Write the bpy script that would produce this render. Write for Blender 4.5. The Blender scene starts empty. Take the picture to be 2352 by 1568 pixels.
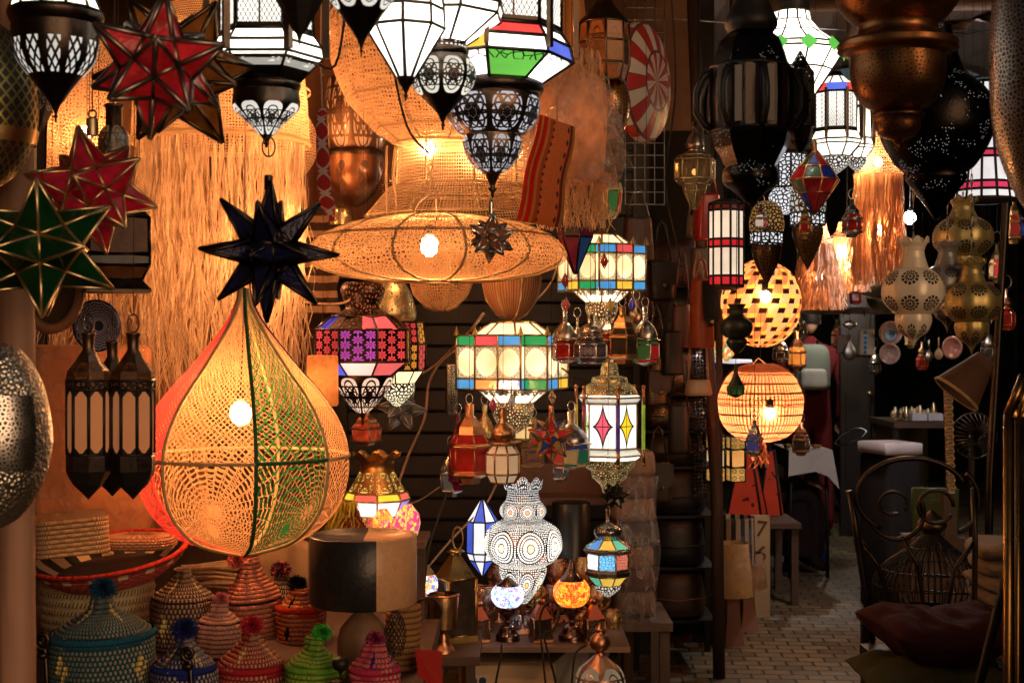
import bpy, math, random
from mathutils import Vector, Matrix, Euler
random.seed(11)
scene = bpy.context.scene
COL = scene.collection
F = 3267.0; CX = 1176.0; CY = 784.0; EYE = 1.5      # lens in photo pixels, eye height in metres
TAU = math.tau

def W(u, v, d):
    return Vector(((u - CX) / F * d, d, EYE + (CY - v) / F * d))
def VZ(z, d):                                       # picture row at which height z stands at distance d
    return CY + (EYE - z) * F / d

# ------------------------------------------------------------------ mesh builder
class MB:
    def __init__(s):
        s.v = []; s.f = []; s.uv = []; s.uv2 = []; s.sm = []
    def face(s, idx, uv=None, uv2=None, smooth=False):
        s.f.append(tuple(idx)); n = len(idx)
        s.uv.append(uv or [(0, 0)] * n); s.uv2.append(uv2 or uv or [(0, 0)] * n); s.sm.append(smooth)
    def poly(s, pts, uv=None, smooth=False):
        b = len(s.v); s.v += [tuple(p) for p in pts]
        s.face(range(b, b + len(pts)), uv, None, smooth)
    def box(s, c, sz, rot=None):
        c = Vector(c); h = Vector(sz) / 2
        R = Euler(rot).to_matrix() if rot else Matrix.Identity(3)
        for ax in range(3):
            a, b2 = (ax + 1) % 3, (ax + 2) % 3
            for sg in (-1, 1):
                ps = []; uv = []
                for (i, j) in ((-1, -1), (1, -1), (1, 1), (-1, 1)):
                    p = Vector((0, 0, 0)); p[ax] = sg * h[ax]; p[a] = i * h[a]; p[b2] = j * h[b2]
                    ps.append(c + R @ p); uv.append((i * h[a] + h[a], j * h[b2] + h[b2]))
                if sg < 0: ps.reverse(); uv.reverse()
                s.poly(ps, uv)
    def tube(s, pts, r, n=6, closed=False, r2=None):
        pts = [Vector(p) for p in pts]; m = len(pts)
        if m < 2: return
        b = len(s.v); prev = None; L = 0
        for i, p in enumerate(pts):
            if closed: t = pts[(i + 1) % m] - pts[i - 1]
            else: t = pts[min(i + 1, m - 1)] - pts[max(i - 1, 0)]
            if t.length < 1e-9: t = Vector((0, 0, 1))
            t.normalize()
            if prev is None:
                a = Vector((0, 0, 1)) if abs(t.z) < .9 else Vector((1, 0, 0))
                nx = t.cross(a).normalized()
            else:
                nx = (prev - t * prev.dot(t))
                nx = nx.normalized() if nx.length > 1e-6 else t.orthogonal().normalized()
            prev = nx; ny = t.cross(nx)
            rr = r if r2 is None else r + (r2 - r) * i / (m - 1)
            for k in range(n):
                a = TAU * k / n
                s.v.append(tuple(p + (nx * math.cos(a) + ny * math.sin(a)) * rr))
        segs = m if closed else m - 1
        for i in range(segs):
            j = (i + 1) % m; l = (pts[j] - pts[i]).length
            for k in range(n):
                k2 = (k + 1) % n
                s.face((b + i * n + k, b + i * n + k2, b + j * n + k2, b + j * n + k),
                       [(k / n, L), ((k + 1) / n, L), ((k + 1) / n, L + l), (k / n, L + l)], None, True)
            L += l
        if not closed:
            s.face([b + k for k in range(n)][::-1]); s.face([b + (m - 1) * n + k for k in range(n)])
    def ribbon(s, pts, w, side):
        b = len(s.v); side = Vector(side); L = len(pts)
        for p in pts:
            s.v.append(tuple(Vector(p) - side * w / 2)); s.v.append(tuple(Vector(p) + side * w / 2))
        for i in range(L - 1):
            a = b + 2 * i
            s.face((a, a + 1, a + 3, a + 2), [(0, i / L), (1, i / L), (1, (i + 1) / L), (0, (i + 1) / L)])
    def ball(s, c, r, n=10, m=7, sc=(1, 1, 1)):
        prof = [(r * math.sin(math.pi * i / m), r * math.cos(math.pi * i / m)) for i in range(m + 1)]
        s.lathe(prof, n, True, at=c, sc=sc)
    def lathe(s, prof, n=24, smooth=True, rot=0.0, arc=None, gores=None, rows=None, lobes=None, at=(0, 0, 0), sc=(1, 1, 1), amp=None):
        """revolve (radius, z) pairs, top to bottom; angle 0 faces the camera. uv 'cell': pane units, 'len': metres."""
        at = Vector(at); full = arc is None
        a0, a1 = (0, TAU) if full else (math.radians(arc[0]), math.radians(arc[1]))
        gores = gores if gores else n
        P = len(prof); cum = [0]
        for i in range(1, P): cum.append(cum[-1] + math.hypot(prof[i][0] - prof[i-1][0], prof[i][1] - prof[i-1][1]))
        tot = cum[-1] or 1; rmax = max(p[0] for p in prof)
        b = len(s.v); cols = n if full else n + 1
        for i, (r, z) in enumerate(prof):
            for k in range(cols):
                a = a0 + (a1 - a0) * k / n + rot
                rr = r
                if lobes: rr = r * (1 + lobes[1] * (abs(math.cos(lobes[0] * (a - rot) / 2)) ** .7 - .6))
                if amp: rr = rr + amp(i, k, n)
                s.v.append((at.x + rr * math.sin(a) * sc[0], at.y - rr * math.cos(a) * sc[1], at.z + z * sc[2]))
        for i in range(P - 1):
            for k in range(n):
                k2 = (k + 1) % cols
                g0, g1 = k / n * gores, (k + 1) / n * gores
                if rows is None: y0, y1 = i, i + 1
                else: y0, y1 = cum[i] / tot * rows, cum[i + 1] / tot * rows
                l0, l1 = k / n * (a1 - a0) * rmax, (k + 1) / n * (a1 - a0) * rmax
                ids = [b + i * cols + k, b + (i + 1) * cols + k, b + (i + 1) * cols + k2, b + i * cols + k2]
                uv = [(g0, y0), (g0, y1), (g1, y1), (g1, y0)]; uv2 = [(l0, cum[i]), (l0, cum[i+1]), (l1, cum[i+1]), (l1, cum[i])]
                if prof[i][0] < 1e-6: ids.pop(3); uv.pop(3); uv2.pop(3)
                elif prof[i + 1][0] < 1e-6: ids.pop(2); uv.pop(2); uv2.pop(2)
                s.face(ids, uv, uv2, smooth)
    def bars(s, prof, n, w, rot=0.0, rings=True, verts=True, sides=4):
        P = [[Vector((r * math.sin(rot + TAU * k / n), -r * math.cos(rot + TAU * k / n), z)) for k in range(n)] for r, z in prof]
        if verts:
            for k in range(n): s.tube([q[k] for q in P], w, sides)
        if rings:
            for i, q in enumerate(P):
                if prof[i][0] > w and (rings is True or i in rings): s.tube(q, w, sides, closed=True)
    def obj(s, name, mat=None, parent=None):
        me = bpy.data.meshes.new(name)
        me.from_pydata(s.v, [], s.f)
        l1 = me.uv_layers.new(name='cell'); l2 = me.uv_layers.new(name='len')
        l1.data.foreach_set('uv', [c for f in s.uv for q in f for c in q])
        l2.data.foreach_set('uv', [c for f in s.uv2 for q in f for c in q])
        me.polygons.foreach_set('use_smooth', s.sm)
        if mat: me.materials.append(mat)
        me.update()
        o = bpy.data.objects.new(name, me); COL.objects.link(o)
        if parent: o.parent = parent
        return o

def smooth_prof(prof, sub=4):
    """Catmull-Rom through the profile points."""
    out = []; n = len(prof)
    for i in range(n - 1):
        p0 = prof[max(i - 1, 0)]; p1 = prof[i]; p2 = prof[i + 1]; p3 = prof[min(i + 2, n - 1)]
        for k in range(sub):
            t = k / sub
            q = [.5 * (2 * p1[c] + (p2[c] - p0[c]) * t + (2 * p0[c] - 5 * p1[c] + 4 * p2[c] - p3[c]) * t * t + (3 * p1[c] - p0[c] - 3 * p2[c] + p3[c]) * t ** 3) for c in (0, 1)]
            out.append((max(q[0], 0), q[1]))
    out.append(prof[-1]); return out

def tag(o, label, cat, group=None, kind=None):
    if label: o['label'] = label
    if cat: o['category'] = cat
    if group: o['group'] = group
    if kind: o['kind'] = kind
    return o

LOOK = math.atan2(1, 0)
class T:
    """a thing: an Empty at its base, with parts. Pixel profiles are turned into metres at its own distance."""
    def __init__(s, name, label, cat, u, v, d, group=None, rz=0.0, tilt=(0, 0)):
        s.u, s.v, s.d = u, v, d; s.k = d / F; s.fr = MB(); s.frmat = None
        e = bpy.data.objects.new(name, None); COL.objects.link(e); e.empty_display_size = .05
        e.location = W(u, v, d); e.rotation_euler = (tilt[0], tilt[1], rz)
        tag(e, label, cat, group); s.e = e
    def z(s, v): return (s.v - v) * s.k
    def x(s, u): return (u - s.u) * s.k
    def pr(s, prof): return [(r * s.k, s.z(v)) for r, v in prof]
    def add(s, name, mb, mat, parent=None, label=None):
        o = mb.obj(name, mat, parent or s.e)
        if label: o['label'] = label
        return o
    def lathe(s, name, mat, prof, n=32, sub=0, flat=False, rot=0.0, bars=None, barn=None, rings=True, verts=True, parent=None, label=None, du=0, dy=0, **kw):
        p = s.pr(prof)
        if sub: p = smooth_prof(p, sub)
        mb = MB(); mb.lathe(p, n, not flat, rot, at=(du * s.k, dy, 0), **kw)
        o = s.add(name, mb, mat, parent, label)
        if bars: s.fr.bars(s.pr(prof) if not sub else p, barn or n, bars, rot, rings, verts)
        return o
    def bar(s, prof, n, w, rot=0.0, rings=True, verts=True):
        s.fr.bars(s.pr(prof), n, w, rot, rings, verts)
    def tube(s, name, mat, pts, r, n=6, closed=False, parent=None):
        """pts: (u, v[, metres nearer]) in photo pixels"""
        mb = MB(); mb.tube([(s.x(p[0]), -(p[2] if len(p) > 2 else 0), s.z(p[1])) for p in pts], r, n, closed)
        return s.add(name, mb, mat, parent)
    def cord(s, v, mat=None, r=.0009, top=3.05, du=0):
        mb = MB(); z0 = s.z(v); z1 = top - s.e.location.z
        if z1 - z0 > .02:
            mb.tube([(du * s.k, 0, z0 - .004), (du * s.k + .004, 0, (z0 + z1) / 2), (du * s.k, 0, z1)], r, 5); s.add('cord', mb, mat or M['cord_dark'])
    def ring(s, v, r_px, mat=None, w=.0022, sq=1.0):
        """wire loop whose lowest point is at v"""
        R = r_px * s.k; c = s.z(v) + R * sq
        mb = MB(); mb.tube([(R * math.cos(TAU * i / 18), 0, c + R * sq * math.sin(TAU * i / 18)) for i in range(18)], w, 5, True)
        s.add('hanging_loop', mb, mat or M['iron'])
    def bulb(s, v, r=.02, col=(1, .5, .17), st=120, du=0, dy=0, sock=None):
        mb = MB(); x, z = du * s.k, s.z(v); mb.ball((x, dy, z), r, 20, 12, (1, 1, 1.15)); o = s.add('bulb', mb, bulbmat(col, st))
        if sock is not None:
            mb = MB(); mb.tube([(x, dy, z + r * 1.05), (x, dy, z + r * 1.05 + .035)], .014, 12); s.add('socket', mb, M['matt_black'], o)
            mb = MB(); mb.tube([(x, dy, z + r + .036), (x * .5, dy * .5, (z + s.z(sock)) / 2), (0, 0, s.z(sock))], .0028, 6); s.add('flex', mb, M['cord_dark'], o)
        return o
    def done(s, mat):
        if s.fr.f: s.add('frame', s.fr, mat)
        return s.e
def one(name, mb, mat, label, cat, group=None, kind=None):
    """a thing that is a single mesh: origin moved to its base"""
    lo = min(p[2] for p in mb.v); n = len(mb.v)
    c = Vector((sum(p[0] for p in mb.v) / n, sum(p[1] for p in mb.v) / n, lo))
    mb.v = [tuple(Vector(p) - c) for p in mb.v]
    o = mb.obj(name, mat); o.location = c
    return tag(o, label, cat, group, kind)
def copy_tree(o, parent=None):
    c = o.copy(); COL.objects.link(c); c.parent = parent
    for ch in list(o.children): copy_tree(ch, c)
    return c
# ------------------------------------------------------------------ node expressions
class E:
    def __init__(s, g, k): s.g, s.k = g, k
    def _b(s, op, o, rev=False): return s.g.math(op, o, s) if rev else s.g.math(op, s, o)
    def __add__(s, o): return s._b('ADD', o)
    __radd__ = __add__
    def __sub__(s, o): return s._b('SUBTRACT', o)
    def __rsub__(s, o): return s._b('SUBTRACT', o, True)
    def __mul__(s, o): return s._b('MULTIPLY', o)
    __rmul__ = __mul__
    def __truediv__(s, o): return s._b('DIVIDE', o)
    def __gt__(s, o): return s._b('GREATER_THAN', o)
    def __lt__(s, o): return s._b('LESS_THAN', o)
    def __pow__(s, o): return s._b('POWER', o)
    def fr(s): return s.g.math('FRACT', s)
    def fl(s): return s.g.math('FLOOR', s)
    def ab(s): return s.g.math('ABSOLUTE', s)
    def sin(s): return s.g.math('SINE', s)
    def cos(s): return s.g.math('COSINE', s)
    def sqrt(s): return s.g.math('SQRT', s)
    def mx(s, o): return s.g.math('MAXIMUM', s, o)
    def mn(s, o): return s.g.math('MINIMUM', s, o)
    def at2(s, o): return s.g.math('ARCTAN2', s, o)
class G:
    def __init__(s, name):
        s.m = bpy.data.materials.new(name); s.m.use_nodes = True; s.nt = s.m.node_tree; s.nt.nodes.clear()
        s.out = s.nt.nodes.new('ShaderNodeOutputMaterial')
    def new(s, t, **kw):
        n = s.nt.nodes.new('ShaderNode' + t)
        for k, v in kw.items():
            if k in n.inputs.keys(): s.set(n.inputs[k], v)
            else: setattr(n, k, v)
        return n
    def set(s, sock, v):
        if isinstance(v, E): v = v.k
        if isinstance(v, bpy.types.NodeSocket): s.nt.links.new(v, sock)
        else:
            if sock.type == 'RGBA' and len(v) == 3: v = (*v, 1)
            sock.default_value = v
    def math(s, op, *a):
        n = s.nt.nodes.new('ShaderNodeMath'); n.operation = op
        for i, x in enumerate(a): s.set(n.inputs[i], x)
        return E(s, n.outputs[0])
    def uv(s, layer='cell'):
        if not hasattr(s, '_uv'): s._uv = {}
        if layer not in s._uv:
            n = s.nt.nodes.new('ShaderNodeUVMap'); n.uv_map = layer
            x = s.nt.nodes.new('ShaderNodeSeparateXYZ'); s.nt.links.new(n.outputs[0], x.inputs[0])
            s._uv[layer] = (E(s, x.outputs[0]), E(s, x.outputs[1]), n.outputs[0])
        return s._uv[layer]
    def obj(s):
        return s.nt.nodes.new('ShaderNodeTexCoord').outputs['Object']
    def geo(s):
        n = s.nt.nodes.new('ShaderNodeNewGeometry'); return n.outputs['Position']
    def vec(s, x, y, z=0.0):
        n = s.nt.nodes.new('ShaderNodeCombineXYZ')
        for i, q in enumerate((x, y, z)): s.set(n.inputs[i], q)
        return n.outputs[0]
    def noise(s, scale, vec=None, detail=3.0, rough=.55):
        n = s.new('TexNoise', Scale=scale, Detail=detail, Roughness=rough); s.nt.links.new(vec or s.obj(), n.inputs['Vector'])
        return E(s, n.outputs[0])
    def vor(s, scale, vec, feature='DISTANCE_TO_EDGE', rand=1.0, dims='2D', out=0):
        n = s.nt.nodes.new('ShaderNodeTexVoronoi'); n.voronoi_dimensions = dims; n.feature = feature
        n.inputs['Scale'].default_value = scale; n.inputs['Randomness'].default_value = rand
        s.nt.links.new(vec, n.inputs['Vector']); return n.outputs[out]
    def ramp(s, fac, stops, interp='LINEAR'):
        n = s.nt.nodes.new('ShaderNodeValToRGB'); n.color_ramp.interpolation = interp
        el = n.color_ramp.elements
        while len(el) > 1: el.remove(el[-1])
        for i, (p, c) in enumerate(stops):
            e = el[0] if i == 0 else el.new(p)
            e.position = p; e.color = (*c, 1) if len(c) == 3 else c
        s.set(n.inputs[0], fac); return n.outputs[0]
    def mixc(s, fac, a, b, mode='MIX'):
        n = s.nt.nodes.new('ShaderNodeMix'); n.data_type = 'RGBA'; n.blend_type = mode; n.clamp_factor = True
        s.set(n.inputs[0], fac); s.set(n.inputs[6], a); s.set(n.inputs[7], b); return n.outputs[2]
    def bsdf(s, col, rough=.5, metal=0.0, bump=None, bstr=.3, bdist=.002, spec=.5, **kw):
        n = s.new('BsdfPrincipled'); s.set(n.inputs['Base Color'], col); s.set(n.inputs['Roughness'], rough); s.set(n.inputs['Metallic'], metal)
        s.set(n.inputs['Specular IOR Level'], spec)
        for k, v in kw.items(): s.set(n.inputs[k.replace('_', ' ')], v)
        if bump is not None:
            b = s.new('Bump', Strength=bstr, Distance=bdist); s.set(b.inputs['Height'], bump); s.nt.links.new(b.outputs[0], n.inputs['Normal'])
        return n.outputs[0]
    def emit(s, col, st): return s.new('Emission', Color=col, Strength=st).outputs[0]
    def clear(s, col=(1, 1, 1)): return s.new('BsdfTransparent', Color=col).outputs[0]
    def transl(s, col): return s.new('BsdfTranslucent', Color=col).outputs[0]
    def mix(s, fac, a, b):
        n = s.nt.nodes.new('ShaderNodeMixShader'); s.set(n.inputs[0], fac); s.nt.links.new(a, n.inputs[1]); s.nt.links.new(b, n.inputs[2]); return n.outputs[0]
    def plus(s, a, b):
        n = s.nt.nodes.new('ShaderNodeAddShader'); s.nt.links.new(a, n.inputs[0]); s.nt.links.new(b, n.inputs[1]); return n.outputs[0]
    def end(s, sh): s.nt.links.new(sh, s.out.inputs[0]); return s.m

_memo = {}
def memo(f):
    def w(*a, **k):
        key = (f.__name__, repr(a), repr(sorted(k.items())))
        if key not in _memo: _memo[key] = f(*a, **k)
        return _memo[key]
    return w

# ------------------------------------------------------------------ patterns: 1 where the sheet is pierced
def flower(g, px, py, R, w):
    """interlaced circles of the six-petal rose: 1 in the openings"""
    def ring(cx, cy):
        a, b = px - cx, py - cy
        return ((a * a + b * b).sqrt() - R).ab() < w
    ln = ring(0, 0)
    for q in range(6):
        a = q * math.pi / 3; ln = ln.mx(ring(R * math.cos(a), R * math.sin(a)))
        a += math.pi / 6; ln = ln.mx(ring(R * 1.732 * math.cos(a), R * 1.732 * math.sin(a)))
    return ln * -1.0 + 1.0
def rosette(g, x, y, k=8, asp=1.0, zoom=1.0, w=.06, yn=None):
    nx = (x.fr() - .5) * 2; ny = ((y.fr() if yn is None else yn) - .5) * 2
    px, py = nx * zoom, ny * (zoom * asp)
    h = flower(g, px, py, .5, w)
    if zoom > 1.5: reg = (px * px + py * py) < 1.0
    else: reg = ((nx.ab() * 1.2) ** 3 + ny.ab() ** 4) < 1.0
    return h * reg
def petals(g, x, y, k=16, asp=1.0, zoom=1.0):
    """daisy of slots round a jewel, a second ring of beads, fine beads elsewhere"""
    px = (x.fr() - .5) * (2 * zoom); py = (y.fr() - .5) * (2 * zoom * asp)
    r = (px * px + py * py).sqrt(); th = px.at2(py)
    s1 = (r > .27) * (r < .5) * ((th * (k / 2)).sin().ab() > .52)
    s2 = (r > .58) * (r < .67) * ((th * (k * .75)).sin().ab() > .6)
    s3 = (r > .75) * (r < .86) * ((th * k).sin().ab() > .62)
    s4 = (r > .96) * dots(g, g.uv('len')[2], 120, .27, .25)
    return s1.mx(s2).mx(s3).mx(s4), r
def diamonds(g, x, y, a=3, b=3, w=.2):
    A = (x * a + y * b).fr(); B = (x * a - y * b).fr()
    return (A > w) * (B > w)
def cells(g, vec, scale, w=.06, rand=1.0):
    return E(g, g.vor(scale, vec, rand=rand)) > w
def dots(g, vec, scale, r=.3, rand=.15):
    return E(g, g.vor(scale, vec, 'F1', rand)) < r
def stars8(g, x, y, n=2.0, asp=1.0):
    """interlaced eight-fold lattice"""
    X = x * n; Y = y * (n * asp)
    px = (X.fr() - .5) * 2; py = (Y.fr() - .5) * 2
    r = (px * px + py * py).sqrt(); th = px.at2(py)
    a = (r - .55 - (th * 8).cos() * .12).ab() > .09
    b = (px + py).fr(); c = (px - py).fr()
    return a * (((th * 4).sin().ab() * r > .1).mx(r < .16))

# ------------------------------------------------------------------ surfaces
def _metal(g, col, rough, var=.5, scale=18, bstr=.25, metal=1.0):
    nz = g.noise(scale); n2 = g.noise(scale * 7, detail=2.0)
    c = g.mixc(nz, tuple(q * (1 - var) for q in col), tuple(min(q * (1 + var * .5), 1) for q in col))
    return g.bsdf(c, nz * .35 + (rough - .15), metal, n2, bstr, .002)
@memo
def metal(name, col, rough=.38, var=.5, scale=18, bstr=.25, metalness=1.0):
    g = G(name); return g.end(_metal(g, col, rough, var, scale, bstr, metalness))
@memo
def hammered(name, col, rough=.25, scale=60, bstr=.9):
    g = G(name); v = g.obj()
    d = g.vor(scale * 2, v, 'F1', 1.0, '3D'); nz = g.noise(9)
    c = g.mixc(nz, tuple(q * .45 for q in col), col)
    return g.end(g.bsdf(c, nz * .3 + rough - .1, 1.0, d, bstr, .004))
@memo
def pierced(name, col, pattern, hole='clear', args=(), rough=.38, ecol=(1, .9, .72), est=2.0, hole2=None, ucoord='cell', metalness=1.0, var=.5):
    """metal sheet with a cut-out pattern. hole: 'clear' see-through, 'lit' a bright pane behind, 'dark', or 'glass' unlit colour ecol"""
    g = G(name); x, y, vec = g.uv(ucoord)
    extra = None
    if pattern == 'rosette': h = rosette(g, x, y, *args)
    elif pattern == 'petals': h, extra = petals(g, x, y, *args)
    elif pattern == 'diamonds': h = diamonds(g, x, y, *args)
    elif pattern == 'cells': h = cells(g, g.uv('len')[2], *args)
    elif pattern == 'pins': h = dots(g, g.uv('len')[2], *args) * (g.noise(22) > .57)
    elif pattern == 'dots': h = dots(g, g.uv('len')[2], *args)
    elif pattern == 'daisy':
        k_, as_, zm = args; px, py = (x.fr() - .5) * (2 * zm), (y.fr() - .5) * (2 * zm * as_); rr = (px * px + py * py).sqrt(); th = px.at2(py)
        h = (rr < .16).mx((rr > .26) * (rr < .56) * ((th * (k_ / 2)).sin().ab() > .3)).mx((rr > .64) * (rr < .95) * ((th * (k_ / 2)).cos().ab() > .42))
    elif pattern == 'stars': h = stars8(g, x, y, *args)
    elif pattern == 'band':                                  # rosette medallion only in the middle of each gore
        lo, hi, k, asp, zoom = args[:5]
        yy = y.fr(); h = rosette(g, x, y, k, asp, zoom, args[5] if len(args) > 5 else .062, (yy - lo) / (hi - lo)) * (yy > lo) * (yy < hi)
    elif pattern == 'latticeband':
        lo, hi, a, b, w, mx = args
        yy = y.fr(); xx = x.fr(); h = diamonds(g, xx - .5, yy, a, b, w) * (yy > lo) * (yy < hi) * ((xx - .5).ab() < mx)
    base = _metal(g, col, rough, var, metal=metalness)
    if hole == 'clear': hs = g.clear()
    elif hole == 'lit':
        nz = g.noise(7, detail=1.0); c = ecol
        if extra is not None: c = g.mixc(extra < .2, ecol, hole2 or ecol); h = h.mx(extra < .2)
        hs = g.emit(c, nz * est + est * .5)
    elif hole == 'dark': hs = g.bsdf((.01, .008, .006), .6)
    else: hs = g.bsdf(ecol, .15)
    return g.end(g.mix(h, base, hs))
@memo
def glow(name, col=(1, .93, .8), st=1.6, mott=.35, scale=9, lit=False):
    """lit opal or coloured pane"""
    g = G(name); nz = g.noise(scale, detail=4.0); n2 = g.noise(scale * 6, detail=2.0)
    c = g.mixc(nz, tuple(q * .8 for q in col), tuple(min(1, q * 1.05 + .01) for q in col))
    e = g.emit(c, (nz - .5) * (st * mott * 2) + st)
    s = g.bsdf(tuple(q * .5 for q in col), .12, 0, n2, .15)
    if lit: e = g.emit(c, (nz - .5) * (st * mott) + st * .3); s = g.mix(.75, s, g.transl(c))
    return g.end(g.plus(e, s))
@memo
def paneglow(name, cols, st=1.5, seed=0.0, spread=1.0, dark=0.0):
    """coloured panes: a colour per cell (x gore, y row)"""
    g = G(name); x, y, _ = g.uv('cell')
    w = g.nt.nodes.new('ShaderNodeTexWhiteNoise'); w.noise_dimensions = '2D'
    g.nt.links.new(g.vec(x.fl() + (seed + .3), y.fl() + .7), w.inputs['Vector'])
    c = g.ramp(E(g, w.outputs[0]), [(i / len(cols), q) for i, q in enumerate(cols)], 'CONSTANT')
    nz = g.noise(14, detail=4.0); n2 = g.noise(70)
    return g.end(g.plus(g.emit(c, (nz * .8 + .6) * st), g.bsdf(c, .1, 0, n2, .2)))
@memo
def glasspane(name, col, rough=.12, tr=.45, bump=.35, em=0.0, scale=50):
    """unlit coloured glass: dark gloss that lets light through; em paints in a backlit glow"""
    g = G(name); nz = g.noise(scale, detail=3.0); n2 = g.noise(12)
    n3 = g.noise(26, None, 5.0, .7); c = g.mixc((n2 * .5 + n3 * .8 - .25), tuple(q * .18 for q in col), tuple(min(1, q * 1.25) for q in col))
    s = g.mix(tr, g.bsdf(c, rough, 0, nz, bump, .003), g.transl(c))
    if em: s = g.plus(s, g.emit(c, n2 * n3 * (em * 4)))
    return g.end(s)
@memo
def clearglass(name, tint=(.9, .92, .9), fac=.14):
    g = G(name); lw = g.new('LayerWeight', Blend=.35)
    f = E(g, lw.outputs['Fresnel']) * .8 + fac
    nz = g.noise(25)
    return g.end(g.mix(f.mn(.9), g.clear(tint), g.bsdf(tuple(q * .35 for q in tint), nz * .2 + .02, 0, nz, .3)))
@memo
def plastic(name, tint=(.95, .9, .85), fac=.25, scale=22):
    """crinkled clear wrapping film: mostly clear, sharp creases catch the light"""
    g = G(name); v = g.obj(); nz = g.noise(scale * .6, v, 2.0, .5); n2 = g.noise(scale * 4, v, 4.0, .6)
    cr = g.math('POWER', (1.0 - ((nz - .5) * 7).ab()).mx(0), 3.0)
    lw = g.new('LayerWeight', Blend=.3)
    f = E(g, lw.outputs['Facing']) * (.5 * fac) + cr * (fac * .45) + fac * .12
    return g.end(g.mix(f.mn(.7), g.clear(tint), g.bsdf(tuple(q * .6 for q in tint), .12, 0, cr + n2 * .5, .9, .012, 1.0)))
@memo
def cloth(name, col, col2=None, scale=120, rough=.95, bstr=.5, var=.35):
    g = G(name); v = g.obj(); nz = g.noise(6, v); n2 = g.noise(scale, v, 2.0)
    c = g.mixc(nz * .7 + n2 * .3, tuple(q * (1 - var) for q in col), col2 or tuple(min(1, q * (1 + var)) for q in col))
    return g.end(g.bsdf(c, rough, 0, n2, bstr, .003, .2))
@memo
def weave(name, col, kind='net', scale=90, w=.14, rand=.5, tr=.5, asp=1.0, col2=None, em=0.0):
    """straw/raffia: thread shader with see-through gaps"""
    g = G(name); x, y, vec = g.uv('len'); cx, cy, _ = g.uv('cell')
    o = g.obj(); nz = g.noise(5, o); n2 = g.noise(150, o, 2.0)
    if kind == 'net':
        d = E(g, g.vor(scale, g.vec(x * asp, y), rand=rand)); h = d > w; bump = d
    elif kind == 'diamond':
        A = ((x * scale + y * scale * asp).fr() - .5).ab(); B = ((x * scale - y * scale * asp).fr() - .5).ab()
        h = (A < .5 - w) * (B < .5 - w); bump = A.mx(B)
    elif kind == 'celldiamond':
        A = ((cx * scale + cy * scale * asp).fr() - .5).ab(); B = ((cx * scale - cy * scale * asp).fr() - .5).ab()
        h = (A < .5 - w) * (B < .5 - w); bump = A.mx(B)
    elif kind == 'basket':                                   # over-under with tiny gaps
        A = (x * scale).fr(); B = (y * scale * asp).fr()
        ch = ((x * scale).fl() + (y * scale * asp).fl()) * .5
        h = ((A - .5).ab() > .5 - w) * ((B - .5).ab() > .5 - w); bump = ((A - .5) * (B - .5)).ab() * -1.0
    elif kind == 'web':                                      # spider-web wheel of thread in each cell
        px = (cx.fr() - .5) * 2; py = (cy.fr() - .45) * 2 * asp
        r = (px * px + py * py).sqrt(); th = px.at2(py)
        wob = g.noise(40, o) * .25
        sp = (th * 14 + wob * 5).sin().ab() * r > w * .8
        rg = ((r * scale + (th * 14).sin().ab() * .25 + wob).fr() - .5).ab() < .5 - w
        h = sp * rg * (r > .1); bump = r
    elif kind == 'slats':                                    # upright splints tied by rows
        A = ((x * scale + g.noise(14, o) * .7).fr() - .5).ab(); B = (y * asp).fr()
        h = (A > .5 - w).mx(B < .09); bump = A * -1.0
    c = g.mixc(nz, tuple(q * .65 for q in col), col2 or tuple(min(1, q * 1.25) for q in col))
    c = g.mixc(n2 * .6, c, tuple(q * .5 for q in col))
    th_ = g.mix(tr, g.bsdf(c, .75, 0, bump + n2 * .2, .6, .004, .3), g.transl(c))
    if em: th_ = g.plus(th_, g.emit(c, em))
    if kind == 'slats': return g.end(g.mix(h, th_, g.bsdf((.26, .09, .03), .8)))
    return g.end(g.mix(h, th_, g.clear()))
@memo
def fibre(name, col, tr=.4):
    g = G(name); o = g.obj(); nz = g.noise(60, o, 2.0); n2 = g.noise(7, o)
    nz = nz * .6 + g.noise(19, o, 1.0) * .9 - .25
    c = g.mixc(nz, tuple(q * .32 for q in col), tuple(min(1, q * 1.3) for q in col))
    return g.end(g.mix(tr, g.bsdf(c, .7, 0, nz, .4, .003, .3), g.transl(c)))
@memo
def coil(name, yarn, straw=(.42, .3, .17), st=46, cover=.55, motif=None, mot_a=0.0, motn=4, mots=1.0, white=.0):
    """coiled basket: yarn stitches over straw rolls; x in stitches (cell x over 'gores'), y in coils"""
    g = G(name); x, y, _ = g.uv('cell'); o = g.obj()
    row = y.fl(); xs = x * st + row * .5
    stitch = (xs.fr() < cover)
    nz = g.noise(40, o, 3.0); n2 = g.noise(200, o, 2.0)
    c = g.mixc(stitch, straw, yarn)
    if motif:
        mx = ((x * motn + mot_a).fr() - .5).ab() * (4.4 * mots); my = ((y * .1).fr() - .5).ab() * 2
        dm = ((mx * 9).fl() / 9 + (my * 5).fl() / 5) < .42
        blk = ((xs * .5).fr() < .62)
        c = g.mixc(dm * blk, c, motif)
    c = g.mixc(nz * .5, c, g.mixc(.5, c, (0, 0, 0)))
    seam = ((y.fr() - .5).ab() * 2) ** 4
    c = g.mixc(seam * .65, c, (.01, .008, .006))
    return g.end(g.bsdf(c, .9, 0, n2 + (xs.fr() - .5).ab() * 1.2 - seam, .8, .005, .15))
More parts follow.
